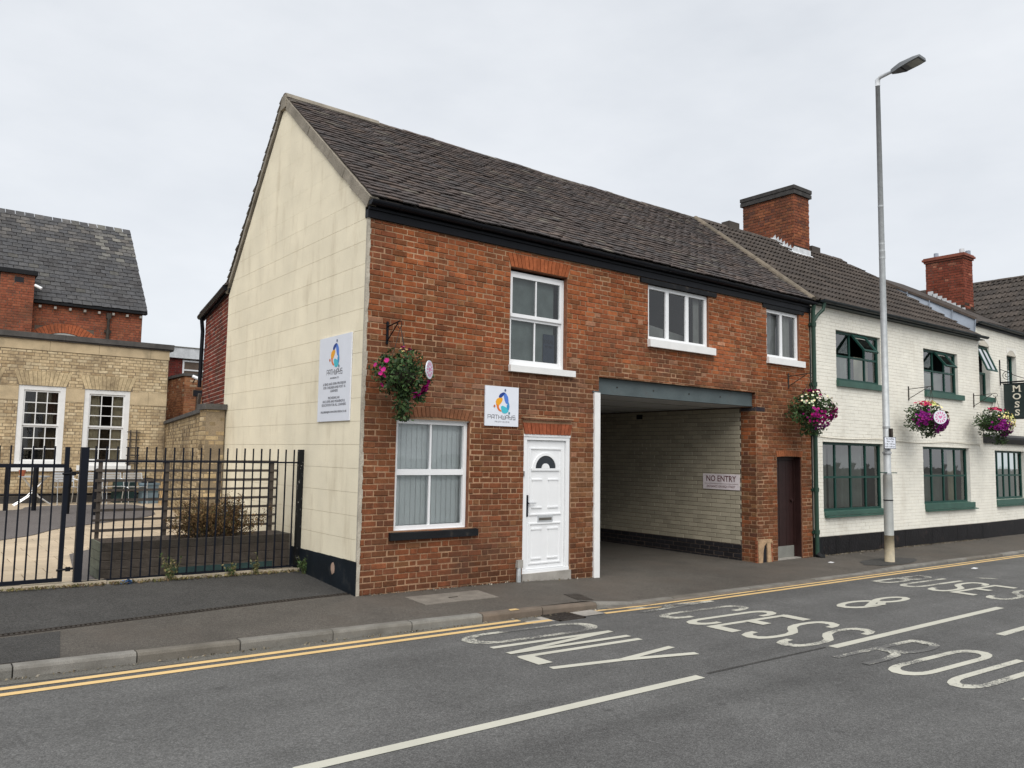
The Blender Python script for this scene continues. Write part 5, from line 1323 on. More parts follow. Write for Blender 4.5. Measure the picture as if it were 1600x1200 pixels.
mb = MB(); F3.box(mb, .10, 1.0, -.08, .08, 3.47, 3.60); ob('sill', mb, M_GREEN2, w1)
w2 = window(F3, PB, N2[0], N2[1], 3.62, 4.92, -.12, [.55], [.3], M_GREEN, glass=M_GLASSD)
drape(F3, w2, 2.2, 2.85, 3.65, 4.9, -.3, M_CURT)
green_window(F3, PB, L3, [.2, .4, .6, .8], [.49], None, [(1.0, 3.3, .61, .65, .09), (1.0, 3.3, .65, .81, .03)], d=-.1)
mb = MB(); F3.box(mb, -.05, 9, -.01, .022, -.6, .205); ob('plinth', mb, PL_, PB)
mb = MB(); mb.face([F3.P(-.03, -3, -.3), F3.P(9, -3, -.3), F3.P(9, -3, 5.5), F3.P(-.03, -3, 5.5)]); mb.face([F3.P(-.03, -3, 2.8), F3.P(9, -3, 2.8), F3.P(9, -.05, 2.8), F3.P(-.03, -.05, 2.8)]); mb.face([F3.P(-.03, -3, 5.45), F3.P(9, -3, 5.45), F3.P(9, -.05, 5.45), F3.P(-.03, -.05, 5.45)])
ob('inner_walls', mb, M_ROOM, PB)
mb = MB(); F3.box(mb, -.02, 9, -.05, .06, 5.52, 5.60); ob('fascia', mb, M_BLACK, PB)
gutter(F3, PB, -.05, 9, .13, 5.63, .06, mat('dark_gutter', (.014, .020, .022)))
# roof of the taller building: a cross wing whose slope faces along the street
A40 = R(40)
PP = Plane((23.0, 14.0, 5.45), (0, -1, 0), (math.cos(A40), 0, math.sin(A40)))
WV = 3.5 / math.cos(A40)
mb = MB(); mb.face([PP.P(0, -.1, -.02), PP.P(13.95, -.1, -.02), PP.P(13.95, WV, -.02), PP.P(0, WV, -.02)])
mb.face([(26.5, 14, 8.37), (26.5, .05, 8.37), (30, .05, 5.45), (30, 14, 5.45)])
pr = ob('roof', mb, mat('roof_underlay', (.03, .027, .025)), PB)
BT = [roman_tile(.36, .42, lift=.022, roll=.055)]
items = tile_items(PP, 6.5, 13.95, WV, .36, .335, [(.062, .053, .046), (.070, .058, .050), (.056, .048, .043)], stag=0, ju=.003, jv=.005, jn=.002, jr=.005, v0=WV - .335 * 14)
pieces(pr, 'roof_tile', BT, items, M_TILE_O, M_TILE_A, 300, 'roof_tile_field')
ridge(pr, (26.5, .1, 8.36), (26.5, 8.0, 8.36), 18, .11, M_TILE_O, [(.085, .07, .06), (.075, .064, .056)])
mb = MB(); mb.prism([(23, .02, 5.4), (30, .02, 5.4), (26.5, .02, 8.36)], (0, .2, 0)); ob('wing_gable', mb, M_REND, PB)
mb = MB(); mb.face([(18.4, .6, 5.62), (23.0, .6, 5.62), (23.0, 4.0, 5.62), (18.4, 4.0, 5.62)]); ob('lead_valley', mb, M_LEAD, PB)
mb = MB()
for k in range(26): mb.tube([F3.P(.9 + k * .18, .09, 5.66), F3.P(.9 + k * .18, -.22, 5.77)], .05, 6, (.06, .05, .045))
ob('eaves_tile_ends', mb, M_TILE_A, PB, kind='stuff')
# front slope strip beside the chimney: thin tiled verge above the lead
mb = MB(); V2 = [p + V((0, 0, .0)) for p in LEADT]
mb.face(V2 + [V((20.3, 2.75, 7.42)), V((20.3, .9, 6.4)), V((20.3, -.2, 5.72))]); ob('verge_roof', mb, mat('verge_tiles', (.060, .050, .044), rough=.9, var=.3), PB)
for a, b in zip(LEADT[:-1], LEADT[1:]):
    mb = MB(); mb.bar(a + V((.05, -.02, .03)), b + V((.05, -.02, .03)), .22, .06); ob('verge_tile', mb, M_TILE_O, PB, col=(.085, .066, .055))
# shopfront cornice
mb = MB(); mb.prism([F3.P(.22, 0, 2.34), F3.P(.22, .09, 2.34), F3.P(.22, .20, 2.46), F3.P(.22, .22, 2.52), F3.P(.22, 0, 2.60)], F3.U * 6.5); ob('cornice', mb, mat('dark_slate_paint', (.045, .047, .05), rough=.6), PB)

# cable sagging along the white wall
mb = MB(); mb.tube([F2.P(.15 + 7.7 * k / 16, .012, 2.31 - .02 * math.sin(k * .9) - .03 * math.sin(math.pi * k / 16)) for k in range(17)], .008, 5); ob('wall_cable', mb, M_PAINTJ, label='thin pale cable running along the white wall above the ground floor windows', cat='cable')
# downpipe between the two houses
dp = thing('drainpipe', (10.45, -.08, -.18), 'dark green cast iron drainpipe between the brick house and the white building', 'drainpipe')
px_, py_ = 10.448, -.075
mb = MB(); mb.tube([(px_, py_, -.13), (px_, py_, 4.80), (px_ - .02, py_ - .01, 4.95), (px_ - .03, py_ - .04, 5.10)], .045, 10); ob('pipe', mb, M_PIPE, dp)
mb = MB(); mb.tube([(px_, py_, 4.72), (px_ + .12, py_ - .03, 4.88), (px_ + .22, py_ - .10, 5.0), (px_ + .24, py_ - .12, 5.15)], .038, 8); ob('branch_pipe', mb, M_PIPE, dp)
for z in (.28, 1.15, 2.3, 3.35, 4.62):
    mb = MB(); mb.tube([(px_, py_, z), (px_, py_, z + .09)], [.058, .06], 10); mb.box(px_ - .09, px_ + .09, py_ + .03, py_ + .06, z + .02, z + .07); ob('collar', mb, M_PIPE, dp)
mb = MB(); mb.tube([(px_, py_, -.12), (px_ + .02, py_ - .06, -.17), (px_ + .08, py_ - .1, -.18)], .06, 8); ob('shoe', mb, M_BLACKD, dp)
mb = MB(); F2.box(mb, .06, .16, -.01, .05, -.2, .18); ob('cable_box', mb, M_BLACKD, dp)

# ------------------------------------------------------------------ hanging sign MOSS
ms = thing('hanging_sign', (19.9, -.6, 3.6), 'dark projecting sign reading MOSS on an iron scroll bracket at the right edge', 'sign')
mb = MB(); mb.box(19.88, 19.92, -1.02, -.19, 3.06, 4.01); bo = ob('board', mb, M_MOSS, ms)
mb = MB()
for a, b, c, d in ((-1.03, -.18, 4.01, 4.04), (-1.03, -.18, 3.03, 3.06)): mb.box(19.875, 19.925, a, b, c, d)
ob('frame', mb, M_BLACK, ms)
FM = Fr((19.88, 0, 0), R(-90))
def serif(ch, u, z, s):
    o = text(ch, FM, u, .003, z, s, M_INKW, ms, off=.004, sx=1.15); 
    mb = MB()
    if ch == 'M':
        for q in (-.085, .085): FM.box(mb, u + q - .032, u + q + .032, .0025, .0036, z - .088, z - .074)
        for q in (-.075, .075): FM.box(mb, u + q - .03, u + q + .015, .0025, .0036, z + .074, z + .086)
        ob('serif', mb, M_INKW, ms)
    if ch == 'S':
        FM.box(mb, u + .048, u + .060, .0025, .0036, z + .030, z + .085); FM.box(mb, u - .062, u - .05, .0025, .0036, z - .085, z - .03); ob('serif', mb, M_INKW, ms)
for k, c in enumerate('MOSS'): serif(c, .52, 3.88 - k * .225, .235)
mb = MB(); mb.tube([(19.9, -.1, 4.07), (19.9, -1.1, 4.09)], .022, 8); mb.tube([(19.9, -.11, 4.0), (19.9, -.11, 4.72)], .016, 8)
mb.tube([(19.9, -.28 + .14 * (1 - k / 26) * math.cos(k * .55 + 2.5), 4.28 + .15 * (1 - k / 26) * math.sin(k * .55 + 2.5)) for k in range(22)], .009, 5)
mb.tube([(19.9, -.13 - .9 * k / 10, 4.45 - .34 * math.sin(math.pi / 2 * k / 10)) for k in range(11)], .008, 5)
ob('bracket', mb, M_BLACK, ms)

# ================================================================== HOUSE SIGNS
def logo(F, parent, cu, cz, k, d):
    """three overlapping swooshes round a gap, a dot beside each"""
    MC = lambda n, c: mat('print_' + n, c, rough=.4, var=0, fine=0, bump=0, spec=.4)
    sh = [('blue', (.085, .20, .62), [(590, 340), (650, 350), (690, 400), (705, 460), (702, 512), (670, 532), (640, 510), (620, 470), (606, 420), (598, 385)]),
          ('navy', (.010, .045, .24), [(495, 400), (520, 365), (560, 340), (600, 330), (640, 342), (612, 365), (590, 390), (560, 420), (530, 435), (500, 430)]),
          ('amber', (.80, .36, .015), [(500, 428), (570, 430), (580, 455), (560, 500), (520, 545), (490, 575), (445, 550), (430, 500), (450, 455)]),
          ('orange', (.72, .17, .03), [(438, 535), (495, 560), (502, 600), (530, 630), (560, 652), (545, 667), (500, 652), (465, 615)]),
          ('turquoise', (.06, .48, .58), [(540, 575), (580, 560), (620, 575), (665, 592), (700, 600), (705, 655), (660, 690), (620, 695), (580, 685), (556, 655)]),
          ('mid_blue', (.04, .27, .55), [(700, 485), (720, 530), (726, 575), (712, 630), (690, 640), (668, 590), (664, 560), (680, 535)]),
          ('grey_blue', (.10, .13, .22), [(630 + 20 * math.cos(t * .7), 295 + 24 * math.sin(t * .7)) for t in range(9)]),
          ('russet', (.50, .15, .05), [(405 + 20 * math.cos(t * .7), 575 + 24 * math.sin(t * .7)) for t in range(9)]),
          ('slate_teal', (.06, .22, .28), [(720 + 19 * math.cos(t * .7), 685 + 23 * math.sin(t * .7)) for t in range(9)])]
    for i, (n, c, pts) in enumerate(sh):
        mb = MB(); mb.face([F.P(cu + (x - 580) * k, d + .0005 * i, cz - (z - 512) * k) for x, z in pts]); ob('emblem', mb, MC(n, c), parent)
LET = {'P': [[(0, 0), (0, 1), (.8, 1), (.8, .45), (.15, .45)]], 'A': [[(0, 0), (0, .8), (.2, 1), (.8, 1), (.8, 0)], [(0, .4), (.8, .4)]], 'T': [[(0, 1), (.85, 1)], [(.42, 1), (.42, 0)]],
       'H': [[(0, 0), (0, 1)], [(.8, 0), (.8, 1)], [(0, .5), (.8, .5)]], 'W': [[(0, 1), (0, 0), (.85, 0), (.85, 1)], [(.42, .1), (.42, .8)]],
       'Y': [[(0, 1), (0, .45), (.8, .45)], [(.8, 1), (.8, 0), (.1, 0)]], 'S': [[(.8, 1), (0, 1), (0, .52), (.8, .52), (.8, 0), (0, 0)]]}
def pathways(F, parent, cu, cz, wid, h, d, t):
    st = wid / 8; mb = MB()
    for i, c in enumerate('PATHWAYS'):
        for s in LET[c]: ribbon(mb, [(cu - wid / 2 + i * st + a * st * .92, cz + b * h) for a, b in s], t, F, d + .0004 * (i % 2))
    return ob('lettering', mb, M_INK, parent)
s1 = thing('wall_sign', (2.255, -.03, 2.52), 'square white sign with colourful ring emblem and PATHWAYS lettering above the white door', 'sign', 'signs on the brick house')
mb = MB(); F1.box(mb, 1.95, 2.565, .004, .022, 2.235, 2.817); ob('board', mb, M_SIGNW, s1)
logo(F1, s1, 2.268, 2.578, .00086, .0232)
pathways(F1, s1, 2.262, 2.337, .52, .058, .0232, .0085)
text('P R O V I S I O N', F1, 2.262, .0236, 2.297, .032, M_INK, s1, sx=1.15)
s2 = thing('wall_sign', (-.03, .82, 2.83), 'tall white sign with colourful ring emblem and small text on the cream gable wall', 'sign', 'signs on the brick house')
mb = MB(); FG.box(mb, -1.315, -.318, .004, .022, 2.24, 3.42); ob('board', mb, M_SIGNW, s2)
logo(FG, s2, -.80, 3.15, .00092, .0232)
pathways(FG, s2, -.80, 2.885, .50, .070, .0232, .010)
text('PROVISION LTD', FG, -.80, .0236, 2.835, .034, M_INK, s2, sx=1.1)
for k, tx in enumerate(('A SEND AND SEMH PROVISION', 'FOR CHILDREN AND POST 16', 'LEARNERS', '', 'PROVIDING AN', 'INCLUSIVE AND MEANINGFUL', 'EDUCATION FOR ALL LEARNERS', '', 'ENQUIRIES@PATHWAYSPROVISION.CO.UK')):
    if tx: text(tx, FG, -.80, .0236, 2.755 - k * .0485, .050 if k < 8 else .040, M_INK, s2, sx=1.02)
s3 = thing('wall_sign', (8.48, .84, 1.34), 'grey sign reading NO ENTRY on the glazed brick wall inside the passage', 'sign')
mb = MB(); FP.box(mb, -1.285, -.39, .002, .012, 1.19, 1.50); ob('board', mb, mat('grey_sign_board', (.74, .67, .69), rough=.4, bump=0), s3)
text('NO ENTRY', FP, -.84, .0125, 1.40, .168, M_INKM, s3, off=.0015, sx=.88)
mb = MB(); FP.box(mb, -1.25, -.425, .0122, .0128, 1.300, 1.306); ob('rule', mb, M_INKM, s3)
text('ENTRANCE ON HIGH STREET', FP, -.84, .0125, 1.245, .066, M_INKM, s3, sx=.80)

# ================================================================== LAMP POST
lp = thing('street_lamp', (11.17, -1.22, -.2), 'tall grey steel street lamp with a flat LED head on the pavement', 'street lamp')
LX, LY = 11.17, -1.22
mb = MB(); mb.tube([(LX, LY, -.22), (LX, LY, 1.42), (LX, LY, 1.52), (LX, LY, 1.56)], [.092, .088, .086, .070], 18); ob('base_column', mb, mat('lamp_base', (.30, .31, .30), rough=.6, var=.12, scale=4, fine=.1, bump=.1, metal=.2, tint=(.36, .33, .27), tfac=.5, tscale=1.6, tlo=.5, thi=.7), lp, smooth=True)
mb = MB(); mb.tube([(LX, LY, -.215), (LX, LY, .33)], [.094, .0915], 18); ob('base_sleeve', mb, mat('beige_sleeve', (.44, .38, .27), rough=.7, var=.15, scale=5, tint=(.26, .25, .22), tfac=.8, tscale=6), lp, smooth=True)
mb = MB(); mb.tube([(LX, LY, 1.54), (LX, LY, 5.0), (LX, LY, 9.76)], [.070, .062, .045], 16); sh = ob('shaft', mb, M_GALV, lp, smooth=True)
for z, r in ((1.555, .078), (7.1, .058), (6.3, .06), (6.15, .06), (6.0, .062), (4.9, .066), (1.98, .09), (2.5, .075)):
    mb = MB(); mb.tube([(LX, LY, z - .018), (LX, LY, z + .018)], r, 14); ob('band', mb, M_GALV, sh)
mb = MB(); mb.tube([(LX, LY, 1.02), (LX, LY, 1.04)], .0945, 16); ob('band', mb, M_BLACK, sh)
mb = MB(); mb.box(LX + .03, LX + .09, LY - .03, LY + .03, 6.0, 6.16); mb.box(LX + .04, LX + .10, LY - .02, LY + .02, 5.72, 5.80); mb.box(LX + .05, LX + .10, LY - .02, LY + .02, 4.86, 4.92); ob('socket', mb, M_LEADW, lp)
mb = MB(); mb.box(LX + .075, LX + .10, LY - .04, LY + .03, .05 + 1.0, 1.12); ob('lock', mb, M_GALV, lp)
mb = MB(); mb.tube([(LX, LY, 9.70), (LX, LY, 9.83), (LX, LY - .05, 9.88), (LX, LY - .36, 9.91)], [.05, .05, .042, .03], 12); ob('spigot', mb, M_LEADW, lp, smooth=True)
tilt = R(7)
hq = lambda a, b, c: V((LX + a, LY - .30 - b * .82 * math.cos(tilt), 9.905 + b * .82 * math.sin(tilt) + c))
def head_ring(b, w, c0, c1): return [hq(-w, b, c0), hq(w, b, c0), hq(w * .8, b, c1), hq(-w * .8, b, c1)]
rings = [head_ring(0, .045, -.04, .04), head_ring(.12, .085, -.06, .05), head_ring(.28, .15, -.07, .05), head_ring(.62, .17, -.055, .03), head_ring(.78, .16, -.045, .01)]
mb = MB()
for A, B in zip(rings[:-1], rings[1:]):
    for k in range(4): mb.face([A[k], A[(k + 1) % 4], B[(k + 1) % 4], B[k]])
mb.face(rings[0]); mb.face(rings[-1][::-1]); hd = ob('lamp_head', mb, M_LAMP, lp)
mb = MB(); mb.prism([hq(-.13, .46, -.066), hq(.13, .46, -.066), hq(.135, .74, -.050), hq(-.135, .74, -.050)], (0, 0, -.006)); ob('lens', mb, M_LENS, hd)
mb = MB(); mb.prism([hq(-.14, .30, -.074), hq(.14, .30, -.074), hq(.14, .33, -.073), hq(-.14, .33, -.073)], (0, 0, -.006)); ob('joint_line', mb, M_INKB, hd)
pp = thing('parking_plate', (10.95, -1.33, 2.2), 'small white no loading plate strapped to the street lamp', 'sign')
FQ = Fr((LX - .06, LY - .085, 0), R(-20))
mb = MB(); FQ.box(mb, -.14, .15, 0, .012, 2.06, 2.30); ob('plate', mb, M_INKB, pp)
mb = MB(); FQ.box(mb, -.13, .14, .012, .0135, 2.07, 2.29); ob('face', mb, M_SIGNW, pp)
for k, tx in enumerate(('No loading', 'Mon - Sat', '7.30 - 9.30 am', '4.00 - 6.00 pm')): text(tx, FQ, .005, .0142, 2.26 - k * .052, .042, M_INKB, pp)
mb = MB(); FQ.box(mb, .02, .07, -.03, .03, 2.30, 2.47); ob('bracket', mb, M_GRATE, pp)
mb = MB(); mb.bar((LX - .3, LY - .02, 1.585), (LX + .34, LY - .02, 1.575), .02, .018); ob('sign_arm', mb, M_GREEN, lp)

# ================================================================== HANGING BASKETS
def leaf(mb, p, s, col, ax=None):
    a = V((random.gauss(0, 1), random.gauss(0, 1), random.gauss(0, 1))).normalized(); b = a.orthogonal().normalized(); c = a.cross(b)
    t = random.random() * 6.28; u = b * math.cos(t) + c * math.sin(t); w = a.cross(u)
    mb.face([p - u * s, p + w * s * .45, p + u * s, p - w * s * .45], col)
def flower(mb, p, s, col, out):
    n = (V(out).normalized() + V((jit(.5), jit(.5), jit(.5)))).normalized(); b = n.orthogonal().normalized(); c = n.cross(b)
    i = len(mb.v); k5 = 6; mb.v.append(tuple(p - n * s * .25))
    for k in range(k5):
        t = 2 * math.pi * k / k5; rr = s * (1 + jit(.15)); mb.v.append(tuple(p + (b * math.cos(t) + c * math.sin(t)) * rr + n * jit(s * .25)))
    for k in range(k5): mb.f.append((i, i + 1 + k, i + 1 + (k + 1) % k5)); mb.c.append(tuple(q * (1 + jit(.25)) for q in col))
MAG, PNK, PUR_, YEL, CRM, RED_ = (.33, .006, .15), (.42, .012, .17), (.17, .006, .14), (.74, .66, .26), (.75, .70, .50), (.48, .03, .10)
LG = [(.028, .062, .018), (.045, .088, .026), (.060, .10, .032), (.020, .042, .016)]
def bracket(x, d, zt, zb, label, m, F, reach):
    b = thing('wall_bracket', F.P(x, 0, zt), label, 'bracket', 'iron brackets of the hanging baskets')
    mb = MB(); F.box(mb, x - .016, x + .016, .004, .018, zb, zt); ob('back_plate', mb, m, b)
    mb = MB(); mb.tube([F.P(x, .015, zt - .07), F.P(x, reach, zt - .03)], .009, 6); ob('arm', mb, m, b)
    mb = MB(); mb.tube([F.P(x, .015, zb + .04), F.P(x, reach * .85, zt - .05)], .008, 6); ob('brace', mb, m, b)
    mb = MB(); mb.tube([F.P(x, reach + .05 * math.sin(t * .7), zt - .03 - .05 + .05 * math.cos(t * .7)) for t in range(8)], .006, 5); ob('hook', mb, m, b)
    return b
def basket(label, c, rx, rz_, zt, flowers, nleaf, trail=(), disc=None, hook=None, lgs=LG):
    t = thing('hanging_basket', c, label, 'hanging basket', 'hanging baskets along the street')
    c = V(c)
    mb = MB(); n = 10
    for k in range(4):
        r0, r1 = rx * .55 * math.sin(math.pi / 2 * (k + .3) / 4.3), rx * .55 * math.sin(math.pi / 2 * (k + 1.3) / 4.3); z0, z1 = -rz_ * .62 * math.cos(math.pi / 2 * (k + .3) / 4.3), -rz_ * .62 * math.cos(math.pi / 2 * (k + 1.3) / 4.3)
        for j in range(n):
            a, b = 2 * math.pi * j / n, 2 * math.pi * (j + 1) / n
            mb.face([c + V((r0 * math.cos(a), r0 * math.sin(a), z0)), c + V((r0 * math.cos(b), r0 * math.sin(b), z0)), c + V((r1 * math.cos(b), r1 * math.sin(b), z1)), c + V((r1 * math.cos(a), r1 * math.sin(a), z1))])
    ob('basket_liner', mb, mat('basket_liner', (.035, .030, .020), rough=.95), t)
    hk = V(hook)
    for k in range(3):
        mb = MB(); a = 2.1 * k + .4; mb.tube([hk, c + V((rx * .5 * math.cos(a), rx * .5 * math.sin(a), 0))], .005, 4); ob('chain', mb, M_GRATE, t)
    mb = MB()
    for _ in range(nleaf):
        d = V((random.gauss(0, 1), random.gauss(0, 1), random.gauss(0, 1))).normalized(); r = random.random() ** .4
        lump = 1 + .22 * math.sin(d.x * 5 + c.x) * math.sin(d.z * 4 + d.y * 3)
        p = c + V((d.x * rx * r * lump, d.y * rx * .85 * r * lump, d.z * rz_ * r * lump))
        if p.y > -.03: p.y = -.03 - random.random() * .06
        leaf(mb, p, .022 + random.random() * .022, vc(random.choice(lgs), .35))
    for (dx, dy, dz, w, L_, n_) in trail:
        for _ in range(n_):
            q = random.random(); leaf(mb, c + V((dx + random.gauss(0, w) * (1 - .3 * q), dy + random.gauss(0, w) * .7, dz - L_ * q)), .024 + random.random() * .02, vc(random.choice(lgs), .35))
    ob('foliage', mb, M_LEAF, t, kind='stuff')
    kinds = {}
    for (nm, col, dirs, n_, s) in flowers:
        mb = kinds.setdefault(nm, MB())
        for _ in range(n_):
            q = random.choice(dirs); d = (V(q) + V((random.gauss(0, .22), random.gauss(0, .22), random.gauss(0, .22))))
            d.normalize(); k = 1 + random.random() * .16
            p = c + V((d.x * rx * k, d.y * rx * .85 * k, d.z * rz_ * k))
            if p.y > -.04: p.y = -.04
            flower(mb, p, s * (.75 + random.random() * .5), col, d)
    for nm, mb in kinds.items(): ob(nm, mb, M_PETAL, t, kind='stuff')
    if disc:
        p, r, nrm = V(disc[0]), disc[1], V(disc[2]).normalized()
        s = ZU.cross(nrm).normalized(); u2 = nrm.cross(s)
        mb = MB(); mb.tube([p, p + nrm * .012], r, 20); dk = ob('badge', mb, M_SIGNW, t)
        mb = MB()
        for k in range(12):
            a = 2 * math.pi * k / 12; o = (s * math.cos(a) + u2 * math.sin(a)); q = (s * -math.sin(a) + u2 * math.cos(a)); w_ = r * .12; r0, r1 = r * .45, r * .8
            mb.face([p + nrm * .0135 + o * r0 - q * w_ * .5, p + nrm * .0135 + o * r0 + q * w_ * .5, p + nrm * .0135 + o * r1 + q * w_, p + nrm * .0135 + o * r1 - q * w_])
        hp = [(0, -.30), (.30, 0), (.30, .18), (.16, .26), (0, .14), (-.16, .26), (-.30, .18), (-.30, 0)]
        mb.face([p + nrm * .0145 + s * a * r + u2 * b * r for a, b in hp]); ob('badge_print', mb, M_PINKINK, dk)
    return t
bracket(.33, 0, 3.56, 3.26, 'plain black iron bracket above the basket nearest the cream gable', M_BLACK, F1, .34)
basket('green hanging basket with few magenta flowers and a white badge near the cream gable corner', (.31, -.45, 2.83), .36, .30, 3.5,
       [('magenta_flowers', PNK, [(-1, -.3, .3), (-.9, -.4, -.2), (-.5, -.4, .8)], 8, .032), ('purple_flowers', MAG, [(.9, -.35, -.6), (.7, -.5, -.8), (.8, -.4, -.95)], 44, .032), ('pale_flowers', (.45, .28, .12), [(0, -.2, 1), (.6, -.3, .8)], 14, .018), ('pink_flowers', (.28, .03, .12), [(0, -.1, 1.1)], 6, .03)],
       1500, trail=[(.02, -.03, -.2, .065, .40, 380), (.24, -.05, -.15, .06, .2, 120)], disc=((.50, -.80, 2.87), .118, (.60, -.80, 0)), hook=(.33, -.36, 3.45))
# trailing blossoms below the first basket
bk = 0
bracket(9.60, 0, 3.57, 3.26, 'thin iron bracket above the basket beside the green drainpipe', M_GRATE, F1, .50)
basket('full hanging basket topped with cream flowers and magenta sides beside the green drainpipe', (9.55, -.52, 2.80), .50, .36, 3.5,
       [('cream_flowers', CRM, [(-.6, -.5, .7), (0, -.5, .9), (-.9, -.4, .4), (.3, -.6, .6)], 36, .024), ('pink_flowers', PNK, [(.15, -.1, 1.25), (.2, -.1, 1.2)], 40, .032), ('magenta_flowers', MAG, [(.9, -.5, .1), (1, -.3, -.2), (.9, -.5, -.3)], 110, .030), ('magenta_flowers', MAG, [(-.6, -.7, -.35), (-.35, -.8, -.4)], 45, .026), ('purple_flowers', PUR_, [(0, -.6, -1), (.4, -.5, -1)], 60, .028)],
       2300, trail=[(0, 0, -.25, .14, .25, 300)], hook=(9.60, -.5, 3.47))
bracket(4.05, 0, 3.62, 3.28, 'scrolled iron bracket above the middle basket on the white wall', M_GRATE, F2, .55)
c_ = F2.P(3.68, .56, 2.82)
basket('large purple hanging basket with a round white badge right of the lamp post', c_, .50, .36, 3.5,
       [('purple_flowers', (.22, .006, .17), [(-.9, -.5, -.1), (.4, -.8, -.4), (.8, -.5, -.4), (0, -.9, -.5), (.9, -.3, -.6), (.2, -.7, -.8)], 430, .026), ('yellow_flowers', YEL, [(.1, -.5, .9), (.5, -.5, .5), (-.1, -.5, 1)], 60, .025), ('pink_flowers', RED_, [(-.5, -.2, 1.05), (.35, -.2, 1.1), (.6, -.6, .2)], 70, .030)],
       1900, trail=[(.2, 0, -.25, .12, .2, 160)], disc=(c_ + V((-.28, -.46, .0)), .155, (-.55, -.83, 0)), hook=F2.P(4.05, .55, 3.5))
bracket(7.55, 0, 3.66, 3.28, 'scrolled iron bracket left of the MOSS sign', M_GRATE, F2, .55)
basket('drooping hanging basket with yellow and purple flowers below the MOSS sign', F2.P(7.35, .56, 2.84), .50, .36, 3.5,
       [('purple_flowers', (.20, .006, .16), [(.9, -.4, -.6), (.8, -.5, -.9), (1, -.3, -.2), (-.6, -.7, -.2)], 380, .028), ('yellow_flowers', YEL, [(.2, -.8, .2), (-.3, -.8, .3), (.4, -.8, .0)], 70, .027), ('pink_flowers', RED_, [(0, -.2, 1.1), (.3, -.2, 1.1), (-.3, -.2, 1.05)], 60, .032), ('white_flowers', CRM, [(0, -.9, -.2)], 8, .035)],
       2000, trail=[(.35, 0, -.25, .13, .3, 220), (-.45, 0, .1, .10, .15, 120)], hook=F2.P(7.55, .55, 3.55))

# ================================================================== RAILINGS AND GATE
fy = 1.80
rl = thing('railings', (-1.5, fy, .12), 'black vertical bar railings in front of the planter, up to the cream gable', 'railings')
def post(x, z0, z1, w, m, label, parent=None):
    mb = MB(); mb.box(x - w / 2, x + w / 2, fy - w / 2, fy + w / 2, z0, z1); return ob('post', mb, m, rl)
post(-2.865, -.02, 1.83, .088, M_NAVY, '')
post(-.035, .0, 1.845, .075, M_PEELING, '')
for z, h in ((1.645, .022), (.165, .022)):
    mb = MB(); mb.box(-2.82, -.075, fy - .018, fy + .018, z, z + h); ob('rail', mb, M_NAVY, rl)
for x in [-2.741, -2.617, -2.490, -2.371, -2.256, -2.143, -2.029, -1.912, -1.799, -1.685, -1.569, -1.452, -1.333, -1.215, -1.099, -.976, -.859, -.741, -.622, -.501, -.380, -.262, -.138]:
    mb = MB(); mb.box(x - .009 + jit(.002), x + .009, fy - .007, fy + .007, .16, 1.845 + jit(.004)); ob('bar', mb, M_NAVY, rl)
gt = thing('gate', (-3.6, fy, .2), 'dark blue black metal gate of vertical bars at the left edge', 'gate')
mb = MB(); mb.box(-3.08, -3.03, fy - .025, fy + .025, .20, 1.83); mb.box(-5.2, -5.15, fy - .025, fy + .025, .20, 1.83); ob('stile', mb, M_NAVY, gt)
for z in (.20, 1.575):
    mb = MB(); mb.box(-5.15, -3.08, fy - .02, fy + .02, z, z + .045); ob('rail', mb, M_NAVY, gt)
x = -3.19
while x > -5.1:
    mb = MB(); mb.box(x - .009, x + .009, fy - .007, fy + .007, .22, 1.835 + jit(.004)); ob('bar', mb, M_NAVY, gt); x -= .1145
for z in (.34, 1.50):
    mb = MB(); mb.tube([(-3.10, fy - .03, z), (-2.92, fy - .02, z + .01)], .014, 6); mb.box(-3.0, -2.95, fy - .035, fy, z - .02, z + .03); ob('hinge', mb, M_BLACK, gt)
# bollards in the yard
b0 = None
bpos = [(-2.54, 12.94), (-1.99, 12.73), (-1.46, 11.63), (-.96, 11.10)]
bl = ['black bollard in the yard seen through the gate, leftmost of four', 'black bollard in the yard in front of the bistro table, second of four', 'black bollard in the yard seen beside the gate hinge stile, third of four', 'black bollard in the yard nearest the planter, beside the thick gate post']
for (x, y), l in zip(bpos, bl):
    if b0 is None:
        b0 = thing('bollard', (x, y, yard_z(y)), l, 'bollard', 'bollards in the yard'); z = yard_z(y)
        mb = MB(); mb.tube([(x, y, z - .1), (x, y, z + .62)], .052, 12); ob('shaft', mb, M_BLACK, b0)
        mb = MB(); mb.tube([(x, y, z + .62), (x, y, z + .68), (x, y, z + 1.02), (x, y, z + 1.08)], [.06, .062, .058, .03], 12); ob('head', mb, M_BLACK, b0)
        f0 = V((x, y, z))
    else: copy_tree(b0, V((x, y, yard_z(y))) - f0, l)

